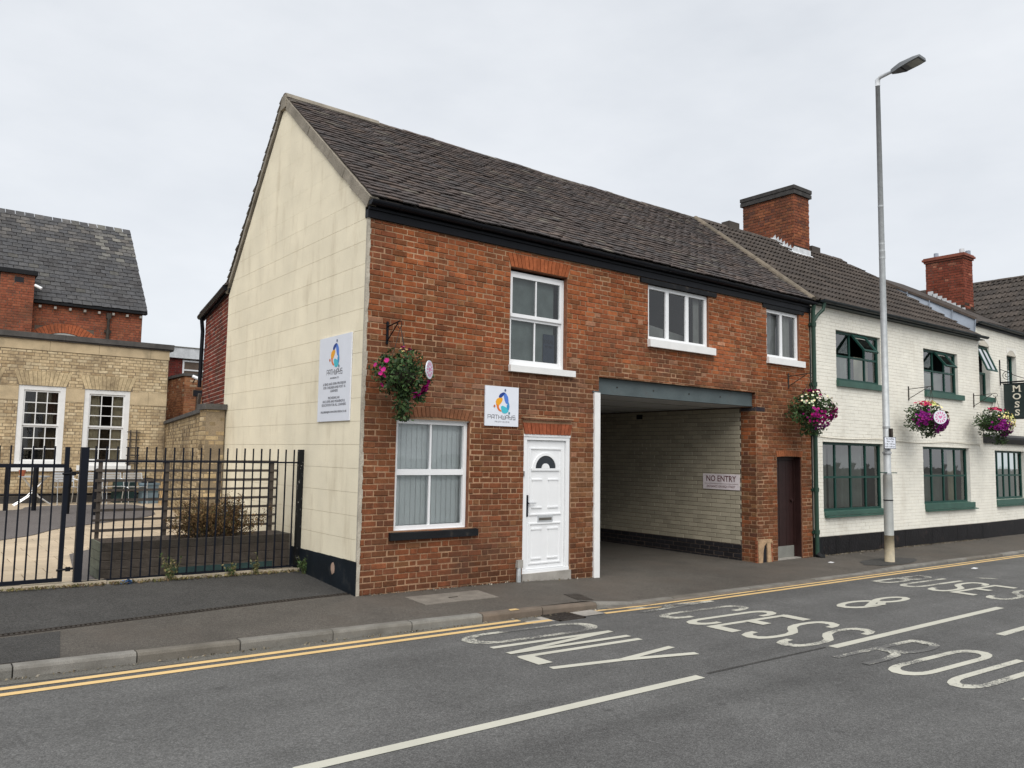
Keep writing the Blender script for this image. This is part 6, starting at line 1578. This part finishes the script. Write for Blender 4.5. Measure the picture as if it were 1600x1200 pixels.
# ------------------------------------------------------------------ planter with trellis and dry shrub
pt = thing('planter', (-1.3, 2.4, .12), 'long weathered deck board planter with a trellis screen behind the railings', 'planter')
X0, X1, Y0, Y1, Z0, Z1 = -2.56, -.06, 2.06, 2.62, .15, .615
nb = 4; h = (Z1 - Z0) / nb
for k in range(nb):
    z0, z1 = Z0 + k * h + .004, Z0 + (k + 1) * h - .002
    mb = MB(); n = 7; hh = (z1 - z0) / n
    a0 = X0; mb.box(X0, X1, Y0 + .006, Y0 + .03, z0, z1)
    for j in range(n): mb.box(X0, X1, Y0 - .004 + jit(.001), Y0 + .0065, z0 + j * hh + .004, z0 + (j + 1) * hh - .004)
    ob('deck_board', mb, M_WOOD, pt, col=vc(((.098, .082, .068), (.112, .094, .079), (.102, .084, .069), (.080, .068, .056))[k], .1))
    mb = MB(); mb.box(X0 - .028, X0 - .002, Y0 + .002, Y1, z0, z1); ob('end_board', mb, M_WOOD, pt, col=vc((.12, .13, .10), .1))
    mb = MB(); mb.box(X1 + .002, X1 + .026, Y0 + .002, Y1, z0, z1); ob('end_board', mb, M_WOOD, pt, col=vc((.12, .11, .09), .1))
    mb = MB(); mb.box(X0, X1, Y1 - .02, Y1, z0, z1); ob('deck_board', mb, M_WOOD, pt, col=vc((.12, .10, .085), .1))
mb = MB(); mb.box(X0 + .03, X1 - .03, Y0 + .032, Y1 - .03, Z0 + .1, Z1 - .06); ob('soil', mb, mat('soil', (.05, .035, .025), rough=1, bump=.8, bscale=30), pt)
mb = MB(); mb.box(-1.7, -.3, Y0 - .006, Y0 + .0, .158, .235); ob('liner_board', mb, M_TEAL, pt)
tr_y = Y1 + .02
tr = ob('trellis', MB().box(X0 + .02, X0 + .07, tr_y, tr_y + .03, .5, 1.66), M_TRELL, pt)
for x in (-1.66, -.93, -.13):
    mb = MB(); mb.box(x - .03, x + .03, tr_y, tr_y + .03, .5, 1.67); ob('trellis_post', mb, M_TRELL, tr)
for k in range(8):
    z = .70 + k * .134
    mb = MB(); mb.box(X0 - .02, X1 + .01, tr_y - .018, tr_y - .002, z + jit(.004), z + .034); ob('lath', mb, M_TRELL, tr)
sb = thing('dry_shrub', (-1.1, 2.45, .56), 'brown dried out shrub growing in the deck board planter', 'shrub')
mb = MB(); mbt = MB()
for _ in range(125):
    b = V((-1.1 + random.gauss(0, .19), 2.35 + random.gauss(0, .05), .55)); d = V((random.gauss(0, .55), random.gauss(0, .25), .55 + random.random() * .6)).normalized(); L_ = .30 + random.random() * .38
    mid = b + d * L_ * .5 + V((jit(.03), jit(.03), .02)); e = b + d * L_ + V((0, 0, -.05 * random.random()))
    mbt.tube([b, mid, e], [.005, .004, .0015], 4)
    for _ in range(95):
        q = .2 + .8 * random.random() ** .6; p = b + (e - b) * q + V((random.gauss(0, .035), random.gauss(0, .035), random.gauss(0, .03)))
        leaf(mb, p, .010 + random.random() * .013, vc(pick([((.17, .105, .045), 3), ((.12, .072, .035), 3), ((.10, .095, .04), 1), ((.24, .15, .065), 1.4)]), .3))
ob('twigs', mbt, M_TRELL, sb); ob('foliage', mb, M_SHRUB, sb, kind='stuff')
# ------------------------------------------------------------------ weeds
def weed(label, p, n, h, spread, col):
    t = thing('weed', p, label, 'weed', 'weeds along the foot of the railings')
    mb = MB(); ms_ = MB(); p = V(p)
    for _ in range(n):
        d = V((random.gauss(0, spread), random.gauss(0, spread * .6), 1)).normalized(); L_ = h * (.45 + .6 * random.random()); e = p + V((jit(.05), jit(.03), 0)) + d * L_
        ms_.bar(p + V((jit(.04), jit(.02), 0)), e, .003, .003, (0, 1, 0))
        for k in range(7): leaf(mb, p + (e - p) * (.25 + .75 * random.random()) + V((jit(.02), jit(.02), jit(.01))), .014 + random.random() * .016, vc(random.choice(col), .3))
    ob('stems', ms_, mat('weed_stem', (.10, .11, .045), rough=.8), t); ob('leaves', mb, M_LEAF, t, kind='stuff')
GC, DC = [(.06, .10, .03), (.045, .085, .028)], [(.14, .125, .05), (.10, .10, .04), (.20, .16, .07)]
weed('green leafy weed at the foot of the flaking black post by the cream wall', (.0 - .03, 1.52, pav_z(-.1, 1.52)), 26, .30, .35, GC)
weed('tall yellowing weed below the left half of the planter', (-1.80, 1.72, .11), 22, .36, .3, DC + GC)
weed('small yellow green weed below the middle of the planter', (-1.0, 1.70, .11), 16, .20, .5, DC + GC)
weed('thin weed below the right half of the planter', (-.66, 1.72, .11), 10, .30, .2, DC)
mb = MB()
for _ in range(900):
    x = random.uniform(-4.6, -.05); leaf(mb, V((x, 1.70 + jit(.05) - .02, pav_z(x, 1.7) + .012 + random.random() * .02)), .012 + random.random() * .02, vc(random.choice(DC + [(.12, .08, .045), (.16, .12, .07)]), .3))
ob('leaf_litter', mb, M_SHRUB, kind='stuff', label='dry leaf litter and moss along the foot of the railings', cat='litter')
bg = thing('litter_bag', (-2.28, 1.74, .12), 'crumpled blue plastic wrapper lying below the planter', 'litter')
mb = MB()
for k in range(14):
    p = V((-2.28 + jit(.08), 1.68 + jit(.03), pav_z(-2.28, 1.68) + .012 + .03 * random.random())); a = V((jit(.06), jit(.03), jit(.03))); b = V((jit(.03), jit(.04), jit(.03))); mb.face([p - a, p + b, p + a, p - b])
ob('wrapper', mb, mat('blue_plastic', (.03, .10, .24), rough=.5, bump=0), bg)

# ================================================================== BUFF BRICK BUILDING IN THE YARD
YB_ = thing('buff_brick_building', (-2, 16, .3), 'low buff brick building with white sash windows and a dark coping behind the yard', 'building')
BO = [(-2.20, -1.10, 1.32, 3.46), (-.64, .52, 1.34, 3.44), (-3.76, -2.66, 1.30, 3.48)]
BA = [(a - .05, b + .05, e, e + .38) for a, b, c, e in BO] + [(-9, 1.51, 4.40, 4.72)] + [(-2.66, -2.20, 3.06, 3.42), (-1.10, -.64, 3.06, 3.42), (.52, 1.51, 3.06, 3.42), (-9, -3.76, 3.06, 3.42)]
yw = ob('front_wall', sheet(FY, -9, 1.51, -.1, 4.75, BO, -.006), M_MORTAR_Y, YB_)
ycol = lambda u, z: vc(pick([((.56, .44, .275), 3), ((.50, .385, .235), 3), ((.60, .49, .32), 1.5), ((.43, .32, .19), 1)]), .08)
items = brick_items(FY, -5.2, 1.50, .52, 4.42, BO + BA, .0865, ycol, L=.24, jt=.014, depth=.04, proud=.002)
pieces(yw, 'brick', UBC, items, M_BRICK_O, M_BRICK_A, 300, 'brick_field')
mb = MB(); mb.face([(1.505, 15.2, -.1), (1.505, 26, -.1), (1.505, 26, 4.72), (1.505, 15.2, 4.72)]); mb.face([(-9, 15.3, 4.6), (1.5, 15.3, 4.6), (1.5, 19.9, 4.6), (-9, 19.9, 4.6)]); ob('side_wall_and_roof', mb, M_MORTAR_Y, YB_)
for a, b in ((-9, -6.2), (-6.2, -4.1), (-4.1, -1.55), (-1.55, -.35), (-.35, 1.0), (1.0, 1.52)):
    mb = MB(); FY.box(mb, a + .004, b - .004, -.05, .014, 4.41, 4.72); ob('frieze_stone', mb, M_STONE, YB_)
for a, b in ((-9, -4), (-4, -1.2), (-1.2, 1.62)):
    mb = MB(); FY.box(mb, a + .003, b - .003, -.3, .10, 4.72, 4.86); FY.box(mb, a + .003, b - .003, -.3, .06, 4.68, 4.72); ob('coping', mb, M_COPING, YB_)
for o in ((-2.66, -2.20), (-1.10, -.64), (.52, 1.0), (1.0, 1.505)):
    mb = MB(); FY.box(mb, o[0] + .004, o[1] - .004, -.05, .006, 3.06, 3.42); ob('impost_stone', mb, M_STONE, YB_)
for a, b, c, e in BO: voussoirs(FY, yw, a, b, e, .38, 13, .14, .0, (.53, .42, .26), M_BRICK_O, depth=.05)
mb = MB(); FY.box(mb, -5.2, 1.51, -.02, .02, .30, .53); ob('plinth', mb, M_COPING, YB_)
for o in BO: mb = MB(); reveals(FY, mb, o, -.006, -.12); ob('reveal', mb, M_STONE, YB_)
for i, (a, b, c, e) in enumerate(BO):
    w = window(FY, YB_, a, b, c, e, -.02, [], [], M_WPAINT, fw_=.125, fd=.1, skip={(0, 0)}, sill=(a - .1, b + .1, c - .14, c + .01, .08), msill=M_WPAINT, name='sash_window')
    ia, ib, ic, ie = a + .125, b - .125, c + .125, e - .125; zm = (ic + ie) / 2
    for s, (z0, z1, d) in enumerate(((zm, ie, -.05), (ic, zm, -.08))):
        mb = MB(); FY.box(mb, ia, ia + .04, d - .03, d, z0, z1); FY.box(mb, ib - .04, ib, d - .03, d, z0, z1); FY.box(mb, ia + .04, ib - .04, d - .03, d, z0, z0 + .045); FY.box(mb, ia + .04, ib - .04, d - .03, d, z1 - .045, z1)
        for k in (1, 2):
            u = ia + .04 + (ib - ia - .08) * k / 3; FY.box(mb, u - .012, u + .012, d - .025, d - .004, z0 + .045, z1 - .045)
            z = z0 + .045 + (z1 - z0 - .09) * k / 3; FY.box(mb, ia + .04, ib - .04, d - .024, d - .003, z - .012, z + .012)
        ob('sash', mb, M_WPAINT, w)
        for p in range(3):
            for q in range(3):
                u0 = ia + .04 + (ib - ia - .08) * p / 3; u1 = ia + .04 + (ib - ia - .08) * (p + 1) / 3; z_0 = z0 + .045 + (z1 - z0 - .09) * q / 3; z_1 = z0 + .045 + (z1 - z0 - .09) * (q + 1) / 3
                mb = MB(); t = jit(.003); mb.face([FY.P(u0, d - .015 + t, z_0), FY.P(u1, d - .015, z_0), FY.P(u1, d - .015 - t, z_1), FY.P(u0, d - .015, z_1)]); ob('pane', mb, M_GLASS, w)
    if i == 1:
        drape(FY, w, ia, ia + .30, ic, ie, -.2, M_CURTC, amp=.02); drape(FY, w, ib - .28, ib, ic, ie, -.2, M_CURTC, amp=.02)
    else: drape(FY, w, ib - .32, ib, ic, ie, -.2, mat('brown_curtain', (.12, .10, .07), rough=.9), amp=.03)
mb = MB(); mb.box(-9, 1.5, 18.5, 18.6, -.1, 4.6); ob('inner_wall', mb, M_DARK, YB_)
mb = MB(); mb.tube([FY.P(-5, .14, .58), FY.P(.85, .14, .56)], .03, 8); ob('base_pipe', mb, M_BLACK, YB_)
# low buff boundary wall with pier
lw = thing('boundary_wall', (.4, 10, .3), 'buff brick boundary wall with dark coping between the yard building and the cream gable', 'wall')
pa, pb_ = V((1.50, 15.15, 0)), V((-.20, 5.62, 0)); dirv = (pb_ - pa).normalized(); LL = (pb_ - pa).length
FL = Fr(pa, math.atan2(dirv.y, dirv.x))
wv = ob('wall_core', sheet(FL, 0, LL, .0, 2.56, [], -.006), M_MORTAR_Y, lw)
lcol = lambda u, z: vc(pick([((.45, .345, .205), 3), ((.37, .275, .16), 2), ((.51, .40, .25), 1.2), ((.22, .17, .105), .8)]), .12)
items = brick_items(FL, 0, LL, .15, 2.54, [], .085, lcol, L=.235, jt=.013, depth=.04, proud=.003)
pieces(wv, 'brick', UB, items, M_BRICK_O, M_BRICK_A, 300, 'brick_field')
u = 0
while u < LL - .1:
    mb = MB(); e = min(u + .62, LL + .05); mb.prism([FL.P(u + .004, .06, 2.54), FL.P(u + .004, -.32, 2.54), FL.P(u + .004, -.32, 2.62), FL.P(u + .004, -.13, 2.67), FL.P(u + .004, .06, 2.62)], FL.U * (e - u - .008)); ob('coping_stone', mb, M_COPING, lw); u += .62
mb = MB(); mb.box(-.355, -.03, 5.28, 5.66, 0, 2.56); pi_ = ob('pier', mb, M_MORTAR_Y, lw)
its = brick_items(Fr((0, 5.28, 0), 0), -.36, -.02, .12, 2.54, [], .085, lcol, L=.235, jt=.013, depth=.03) + brick_items(Fr((-.36, 5.28, 0), R(-90)), -.38, 0, .12, 2.54, [], .085, lcol, L=.235, jt=.013, depth=.03)
pieces(pi_, 'brick', UB, its, M_BRICK_O, M_BRICK_A, 120, 'brick_field')
mb = MB(); mb.box(-.40, -.01, 5.22, 5.70, 2.545, 2.645); ob('pier_cap', mb, M_COPING, lw)

# ================================================================== BUILDINGS BEHIND
RB = thing('red_brick_hall', (-2, 22, 0), 'red brick hall with a steep grey slate roof behind the buff building', 'building')
FRB = Fr((0, 20, 0), 0)
mb = MB(); mb.box(-9, 1.80, 20.008, 27, 0, 6.52); rw = ob('wall', mb, M_MORTAR_D, RB)
AO = [(-1.38, .32, 4.6, 5.72)]
rcol = lambda u, z: vc(pick([((.27, .092, .052), 3), ((.245, .08, .047), 3), ((.30, .108, .06), 1), ((.18, .065, .042), .5)]), .09)
items = brick_items(FRB, -5.5, 1.80, 4.7, 6.5, AO, .082, rcol, L=.235, jt=.010, depth=.03)
pieces(rw, 'brick', UB, items, M_BRICK_O, M_BRICK_A, 300, 'brick_field')
mb = MB(); mb.box(1.795, 1.80, 20, 27, 0, 6.5); 
# segmental arch
cx, r0, r1, zc = -.53, 1.12, 1.42, 4.42
for k in range(22):
    a0, a1 = R(40 + 100 * k / 22 + .3), R(40 + 100 * (k + 1) / 22 - .3)
    mb = MB(); mb.prism([FRB.P(cx + r0 * math.cos(a0), .012, zc + r0 * math.sin(a0)), FRB.P(cx + r0 * math.cos(a1), .012, zc + r0 * math.sin(a1)), FRB.P(cx + r1 * math.cos(a1), .012, zc + r1 * math.sin(a1)), FRB.P(cx + r1 * math.cos(a0), .012, zc + r1 * math.sin(a0))], FRB.N * -.06); ob('brick', mb, M_BRICK_O, rw, col=vc((.34, .105, .05), .1))
mb = MB(); mb.prism([FRB.P(cx + 1.1 * math.cos(R(38 + 104 * k / 14)), -.06 + .10, zc + 1.1 * math.sin(R(38 + 104 * k / 14))) for k in range(15)], FRB.N * -.03); ob('arched_window', mb, mat('pale_blind', (.36, .36, .35)), RB)
for k in range(8):
    mb = MB(); x = -1.32 + k * .43; FRB.box(mb, x, x + .07, 0, .12, 6.28, 6.36); ob('eaves_bracket', mb, M_CONC, RB)
mb = MB(); FRB.box(mb, .66, .80, .02, .12, 6.15, 6.34); mb.tube([FRB.P(.73, .08, 6.2), FRB.P(.73, .08, 5.75)], .045, 8); mb.tube([FRB.P(.73, .08, 5.8), FRB.P(.73, .08, 4.6)], .06, 8); FRB.box(mb, .63, .83, .0, .05, 5.68, 5.76); ob('downpipe', mb, M_GRATE, RB)
mb = MB(); FRB.box(mb, -9, 1.92, -.1, .16, 6.42, 6.50); ob('eaves_board', mb, M_BLACKD, RB)
SR = math.atan2(9.93 - 6.50, 3.3)
PS = Plane((-9, 19.84, 6.50), (1, 0, 0), (0, math.cos(SR), math.sin(SR)))
RL2 = math.hypot(3.46, 3.43)
mb = MB(); mb.face([PS.P(0, 0, -.02), PS.P(10.92, 0, -.02), PS.P(10.92, RL2, -.02), PS.P(0, RL2, -.02)]); mb.face([(-9, 23.2, 9.9), (1.92, 23.2, 9.9), (1.92, 27, 6.5), (-9, 27, 6.5)]); rr_ = ob('roof', mb, M_INKB, RB)
mb = MB(); mb.face([(1.80, 20.0, 6.5), (1.80, 27, 6.5), (1.80, 23.25, 9.85)]); ob('gable', mb, P_, RB)
ST = [flat_tile(.28, .34, .016, .040, camb=.0, j=.012) for _ in range(5)]
def slatecol(u, v):
    c = pick([((.070, .070, .073), 3), ((.078, .077, .078), 3), ((.062, .060, .061), 2), ((.09, .087, .08), .5)])
    if v > 3.2 and random.random() < .5: c = mixc(c, (.20, .18, .155), random.random() * .4)
    if u > 9.6 and v > 2.4 and random.random() < .5: c = mixc(c, (.26, .25, .215), random.random() * .5)
    return vc(c, .10)
items = tile_items(PS, 3.4, 10.93, RL2 - .05, .29, .215, [slatecol], ju=.006, jv=.008, jn=.003, jr=.01)
pieces(rr_, 'slate', ST, items, M_TILE_O, M_TILE_A, 300, 'slate_field')
ridge(rr_, (-4.8, 23.28, 9.93), (1.94, 23.28, 9.90), 15, .12, M_TILE_O, [(.12, .12, .115), (.10, .10, .10)])
br = thing('chimney_breast', (-1.96, 19.7, 6), 'flat topped red brick stack with small dark vent in front of the slate roof', 'chimney')
mb = MB(); mb.box(-2.42, -1.52, 19.608, 20.4, 4.6, 7.22); bs = ob('stack', mb, M_MORTAR_D, br)
its = brick_items(Fr((0, 19.6, 0), 0), -2.43, -1.51, 4.7, 7.22, [(-2.05, -1.81, 6.96, 7.12)], .082, rcol, L=.235, jt=.010, depth=.03) + brick_items(Fr((-1.515, 19.6, 0), R(90)), 0, .7, 4.7, 7.22, [], .082, rcol, L=.235, jt=.01, depth=.03)
pieces(bs, 'brick', UB, its, M_BRICK_O, M_BRICK_A, 200, 'brick_field')
mb = MB(); mb.box(-2.5, -1.44, 19.52, 20.5, 7.22, 7.36); ob('flat_cap', mb, M_BLACKD, br)
mb = MB(); mb.box(-2.05, -1.81, 19.60, 19.65, 6.96, 7.12); ob('vent', mb, M_INKB, br)
cc = thing('security_camera', (-1.48, 19.55, 6.9), 'small white security camera on the side of the red brick stack', 'security camera')
mb = MB(); mb.tube([(-1.50, 19.6, 6.92), (-1.32, 19.5, 6.82)], .045, 8); ob('camera_body', mb, M_UPVC, cc)
# orange annexe
OB = thing('orange_brick_annexe', (3.8, 20, 0), 'flat topped orange brick annexe with a black vent behind the boundary wall', 'building')
mb = MB(); mb.box(3.038, 8, 19.008, 25, 0, 4.33); ow = ob('wall', mb, M_MORTAR, OB)
ocol = lambda u, z: vc(pick([((.29, .125, .062), 3), ((.25, .10, .055), 2), ((.33, .155, .08), 1.5), ((.42, .30, .2), .3)]), .1)
its = brick_items(Fr((3.03, 19, 0), 0), 0, 1.6, 2.4, 4.33, [(.28, .62, 3.66, 3.86)], .082, ocol, L=.235, jt=.012, depth=.03) + brick_items(Fr((3.03, 19, 0), R(-90)), -5, 0, 2.4, 4.33, [], .082, ocol, L=.235, jt=.012, depth=.03)
pieces(ow, 'brick', UB, its, M_BRICK_O, M_BRICK_A, 200, 'brick_field')
mb = MB(); mb.box(2.98, 8, 18.95, 25, 4.33, 4.42); ob('coping', mb, M_COPING, OB)
mb = MB(); mb.box(3.33, 3.62, 18.97, 19.03, 3.66, 3.86); ob('vent', mb, M_INKB, OB)
mb = MB(); mb.tube([(3.45, 18.98, 3.66), (3.42, 18.98, 2.7)], .012, 5); mb.tube([(3.66, 18.98, 4.2), (3.66, 18.98, 2.7)], .02, 5); ob('cables', mb, M_GRATE, OB)
mb = MB(); mb.box(3.70, 3.9, 18.96, 19.0, 2.9, 3.72); ob('window_frame', mb, M_UPVC, OB)
fl = thing('floodlight', (3.65, 18.6, 4.1), 'white floodlight on an arm above the boundary wall', 'lamp')
mb = MB(); mb.tube([(3.20, 18.7, 4.30), (3.46, 18.55, 4.18)], .06, 8); ob('lamp_body', mb, M_UPVC, fl)
mb = MB(); mb.tube([(3.30, 18.98, 4.1), (3.30, 18.72, 4.25)], .02, 6); ob('arm', mb, M_GRATE, fl)
for k, (x, z) in enumerate(((2.78, 4.28),)):
    pass
# dark red block with white fascia
DB = thing('dark_red_block', (5, 28, 0), 'dark red brick block with pale flat roof edge and a window, far behind the yard', 'building')
mb = MB(); mb.box(2.2, 12, 26.008, 33, 0, 5.68); dw = ob('wall', mb, M_MORTAR_D, DB)
its = brick_items(Fr((0, 26, 0), 0), 2.4, 6.2, 4.2, 5.68, [(4.84, 6.4, 4.9, 5.68)], .082, lambda u, z: vc(pick([((.19, .035, .03), 3), ((.14, .03, .028), 2)]), .14), L=.235, jt=.01, depth=.03)
pieces(dw, 'brick', UB, its, M_BRICK_O, M_BRICK_A, 60, 'brick_field')
mb = MB(); mb.box(1.8, 12.2, 25.85, 33.2, 5.68, 6.13); ob('fascia', mb, mat('pale_fascia', (.62, .64, .66), rough=.5, bump=0), DB)
mb = MB(); mb.box(1.75, 12.2, 25.82, 33.2, 6.13, 6.17); ob('roof_edge', mb, M_GREY, DB)
FD = Fr((0, 26, 0), 0)
window(FD, DB, 4.84, 6.4, 4.0, 5.62, .02, [.5], [.74], M_UPVC, fw_=.07, mw=.06, back=None)
mb = MB(); FD.box(mb, 4.84, 6.4, -.14, -.10, 4.0, 5.62); ob('blind', mb, M_NET, DB)

# ================================================================== FURNITURE IN THE YARD
def chair(x, y, rz_, label):
    z = yard_z(y)
    t = thing('cafe_chair', (x, y, z), label, 'chair', 'aluminium cafe chairs in the yard')
    c, s = math.cos(rz_), math.sin(rz_)
    Q = lambda a, b, h: V((x + a * c - b * s, y + a * s + b * c, z + h))
    for sd in (-.24, .24):
        mb = MB(); mb.tube([Q(sd, -.26, 0), Q(sd, -.20, .44), Q(sd, .20, .46)], .014, 6); ob('leg', mb, M_ALU, t)
        mb = MB(); mb.tube([Q(sd, .30, 0), Q(sd, .17, .44), Q(sd, .26, .82)], .014, 6); ob('leg', mb, M_ALU, t)
        mb = MB(); mb.tube([Q(sd, -.22, .64), Q(sd, .2, .66)], .013, 6); mb.tube([Q(sd, -.22, .64), Q(sd, -.20, .45)], .012, 6); ob('arm', mb, M_ALU, t)
    for k in range(4):
        mb = MB(); h = .58 + k * .066; b = .20 + k * .018; mb.hexa([Q(-.24, b, h), Q(.24, b, h), Q(.24, b + .012, h), Q(-.24, b + .012, h), Q(-.24, b + .012, h + .052), Q(.24, b + .012, h + .052), Q(.24, b + .024, h + .052), Q(-.24, b + .024, h + .052)]); ob('back_slat', mb, M_ALU, t)
    for k in range(5):
        mb = MB(); b = -.20 + k * .085; mb.hexa([Q(-.23, b, .452), Q(.23, b, .452), Q(.23, b + .07, .452), Q(-.23, b + .07, .452), Q(-.23, b, .466), Q(.23, b, .466), Q(.23, b + .07, .466), Q(-.23, b + .07, .466)]); ob('seat_slat', mb, M_ALU, t)
    return t
c0 = chair(-1.07, 14.5, R(6), 'bright aluminium cafe chair beside the bistro table, seen through the gate')
copy_tree(c0, (.60, .05, 0), 'bright aluminium cafe chair partly hidden by the thick gate post')
copy_tree(c0, (1.15, -.05, 0), 'bright aluminium cafe chair left of the blue grey box')
copy_tree(c0, (1.62, -.35, 0), 'bright aluminium cafe chair directly in front of the dark green crate')
tb = thing('bistro_table', (-1.80, 14.5, yard_z(14.5)), 'round cafe table with crossed metal legs below the sash window', 'table')
zt = yard_z(14.5)
for k in (-1, 1):
    for yy in (14.35, 14.65):
        mb = MB(); mb.tube([(-1.80 - k * .26, yy, zt + .72), (-1.80 + k * .12, yy, zt + .22), (-1.80 + k * .42, yy, zt)], .016, 6); ob('leg', mb, M_ALU, tb)
mb = MB(); mb.tube([(-1.8, 14.5, zt + .72), (-1.8, 14.5, zt + .745)], .36, 20); ob('tabletop', mb, M_GALV, tb)
po = thing('flower_pot', (-2.08, 14.42, zt + .745), 'small terracotta pot on the round cafe table', 'pot')
mb = MB(); mb.tube([(-2.08, 14.42, zt + .745), (-2.08, 14.42, zt + .86), (-2.08, 14.42, zt + .90)], [.05, .075, .085], 12); ob('pot_body', mb, M_REDP, po)
bx = thing('storage_box', (.93, 14.3, yard_z(14.3)), 'blue grey plastic storage box against the buff wall', 'box')
z = yard_z(14.3); mb = MB(); mb.box(.72, 1.14, 14.1, 14.5, z, z + .50); ob('box_body', mb, M_BLUEBOX, bx)
mb = MB(); mb.box(.70, 1.16, 14.08, 14.52, z + .50, z + .56); ob('lid', mb, M_BLUEBOX, bx)
for k in range(2):
    mb = MB(); mb.box(.725, 1.135, 14.094, 14.10, z + .14 + k * .17, z + .16 + k * .17); ob('rib', mb, M_TEAL, bx)
bw = thing('black_bowl', (.90, 14.3, z + .56), 'black bowl upside down on the blue grey storage box', 'bowl')
mb = MB(); mb.tube([(.90, 14.3, z + .56), (.90, 14.3, z + .60), (.90, 14.3, z + .68), (.90, 14.3, z + .70)], [.19, .18, .13, .06], 14); ob('bowl_shell', mb, M_BLACK, bw)
cr = thing('green_crate', (.40, 14.75, yard_z(14.75)), 'dark green crate behind the aluminium chairs', 'crate')
mb = MB(); mb.box(.12, .70, 14.6, 14.95, z, z + .30); mb.box(.14, .68, 14.62, 14.93, z + .33, z + .62); ob('crate_body', mb, M_TEAL, cr)
ca = thing('timber_lengths', (1.2, 13.6, yard_z(13.6)), 'bundle of pale timber lengths leaning beside the blue grey box', 'timber')
for k in range(6):
    mb = MB(); x = 1.02 + k * .042; z = yard_z(13.5); mb.bar((x - .02, 13.45, z), (x + .14, 13.75, z + 1.05 + jit(.05)), .03, .02); ob('length', mb, M_CANE, ca)
tp = thing('wall_trellis', (.65, 15.1, 1.2), 'dark wooden trellis panel fixed to the buff wall right of the sash window', 'trellis')
for x in (.56, .72):
    mb = MB(); FY.box(mb, x, x + .03, .03, .06, .75, 2.34); ob('upright', mb, M_TRELL, tp)
for k in range(7):
    mb = MB(); z = .95 + k * .22; FY.box(mb, .48, .83, .06, .08, z, z + .03); ob('lath', mb, M_TRELL, tp)
fc = thing('folding_chair', (.0 - .25, 4.0, yard_z(4)), 'folded metal chair leaning at the cream gable behind the planter', 'chair')
for dx in (0, .30):
    for (p, q) in (((-.42 + dx, 3.9, .16), (-.22 + dx, 4.1, .80)), ((-.24 + dx, 3.9, .16), (-.44 + dx, 4.1, .80))):
        if q[0] > -.05 or p[0] > -.05: p = (min(p[0], -.06), p[1], p[2]); q = (min(q[0], -.06), q[1], q[2])
        mb = MB(); mb.tube([p, q], .010, 6); ob('leg', mb, M_ALU, fc)
mb = MB(); mb.box(-.50, -.06, 4.05, 4.12, .78, .83); ob('backrest', mb, M_ALU, fc)

mb = MB()
for _ in range(1500):
    if random.random() < .65: x = random.uniform(10.6, 18); q = F2.P(x - 10.5, .03 + abs(random.gauss(0, .07)), 0); x, y = q.x, q.y
    elif random.random() < .5: x = random.uniform(.1, 4.1); y = -.02 - abs(random.gauss(0, .03))
    else: x = random.uniform(-5, 2.6); y = ky(x) - .02 - abs(random.gauss(0, .03))
    z = pav_z(x, y) if y > ky(x) else road_z(x) + .003
    leaf(mb, V((x, y, z + .006 + random.random() * .008)), .008 + random.random() * .014, vc(random.choice([(.14, .11, .07), (.20, .17, .12), (.09, .08, .06), (.30, .27, .22)]), .3))
ob('grit', mb, M_SHRUB, kind='stuff', label='scattered grit and dry leaf bits along the wall feet and kerb', cat='litter')
# ------------------------------------------------------------------ small litter on the pavement
for i, (x, y, w_, lab) in enumerate(((9.9, -.72, .11, 'flattened white scrap of paper on the pavement left of the lamp post'), (12.1, -2.45, .16, 'white scrap of paper on the road right of the word BUSES'))):
    if y < -1.7: z = road_z(x)
    else: z = pav_z(x, y)
    mb = MB(); mb.prism([(x, y, z + .004), (x + w_, y + .02, z + .006), (x + w_ * .9, y + .09, z + .012), (x - .02, y + .08, z + .005)], (0, 0, .004)); ob('paper_scrap', mb, M_UPVC, label=lab, cat='litter')
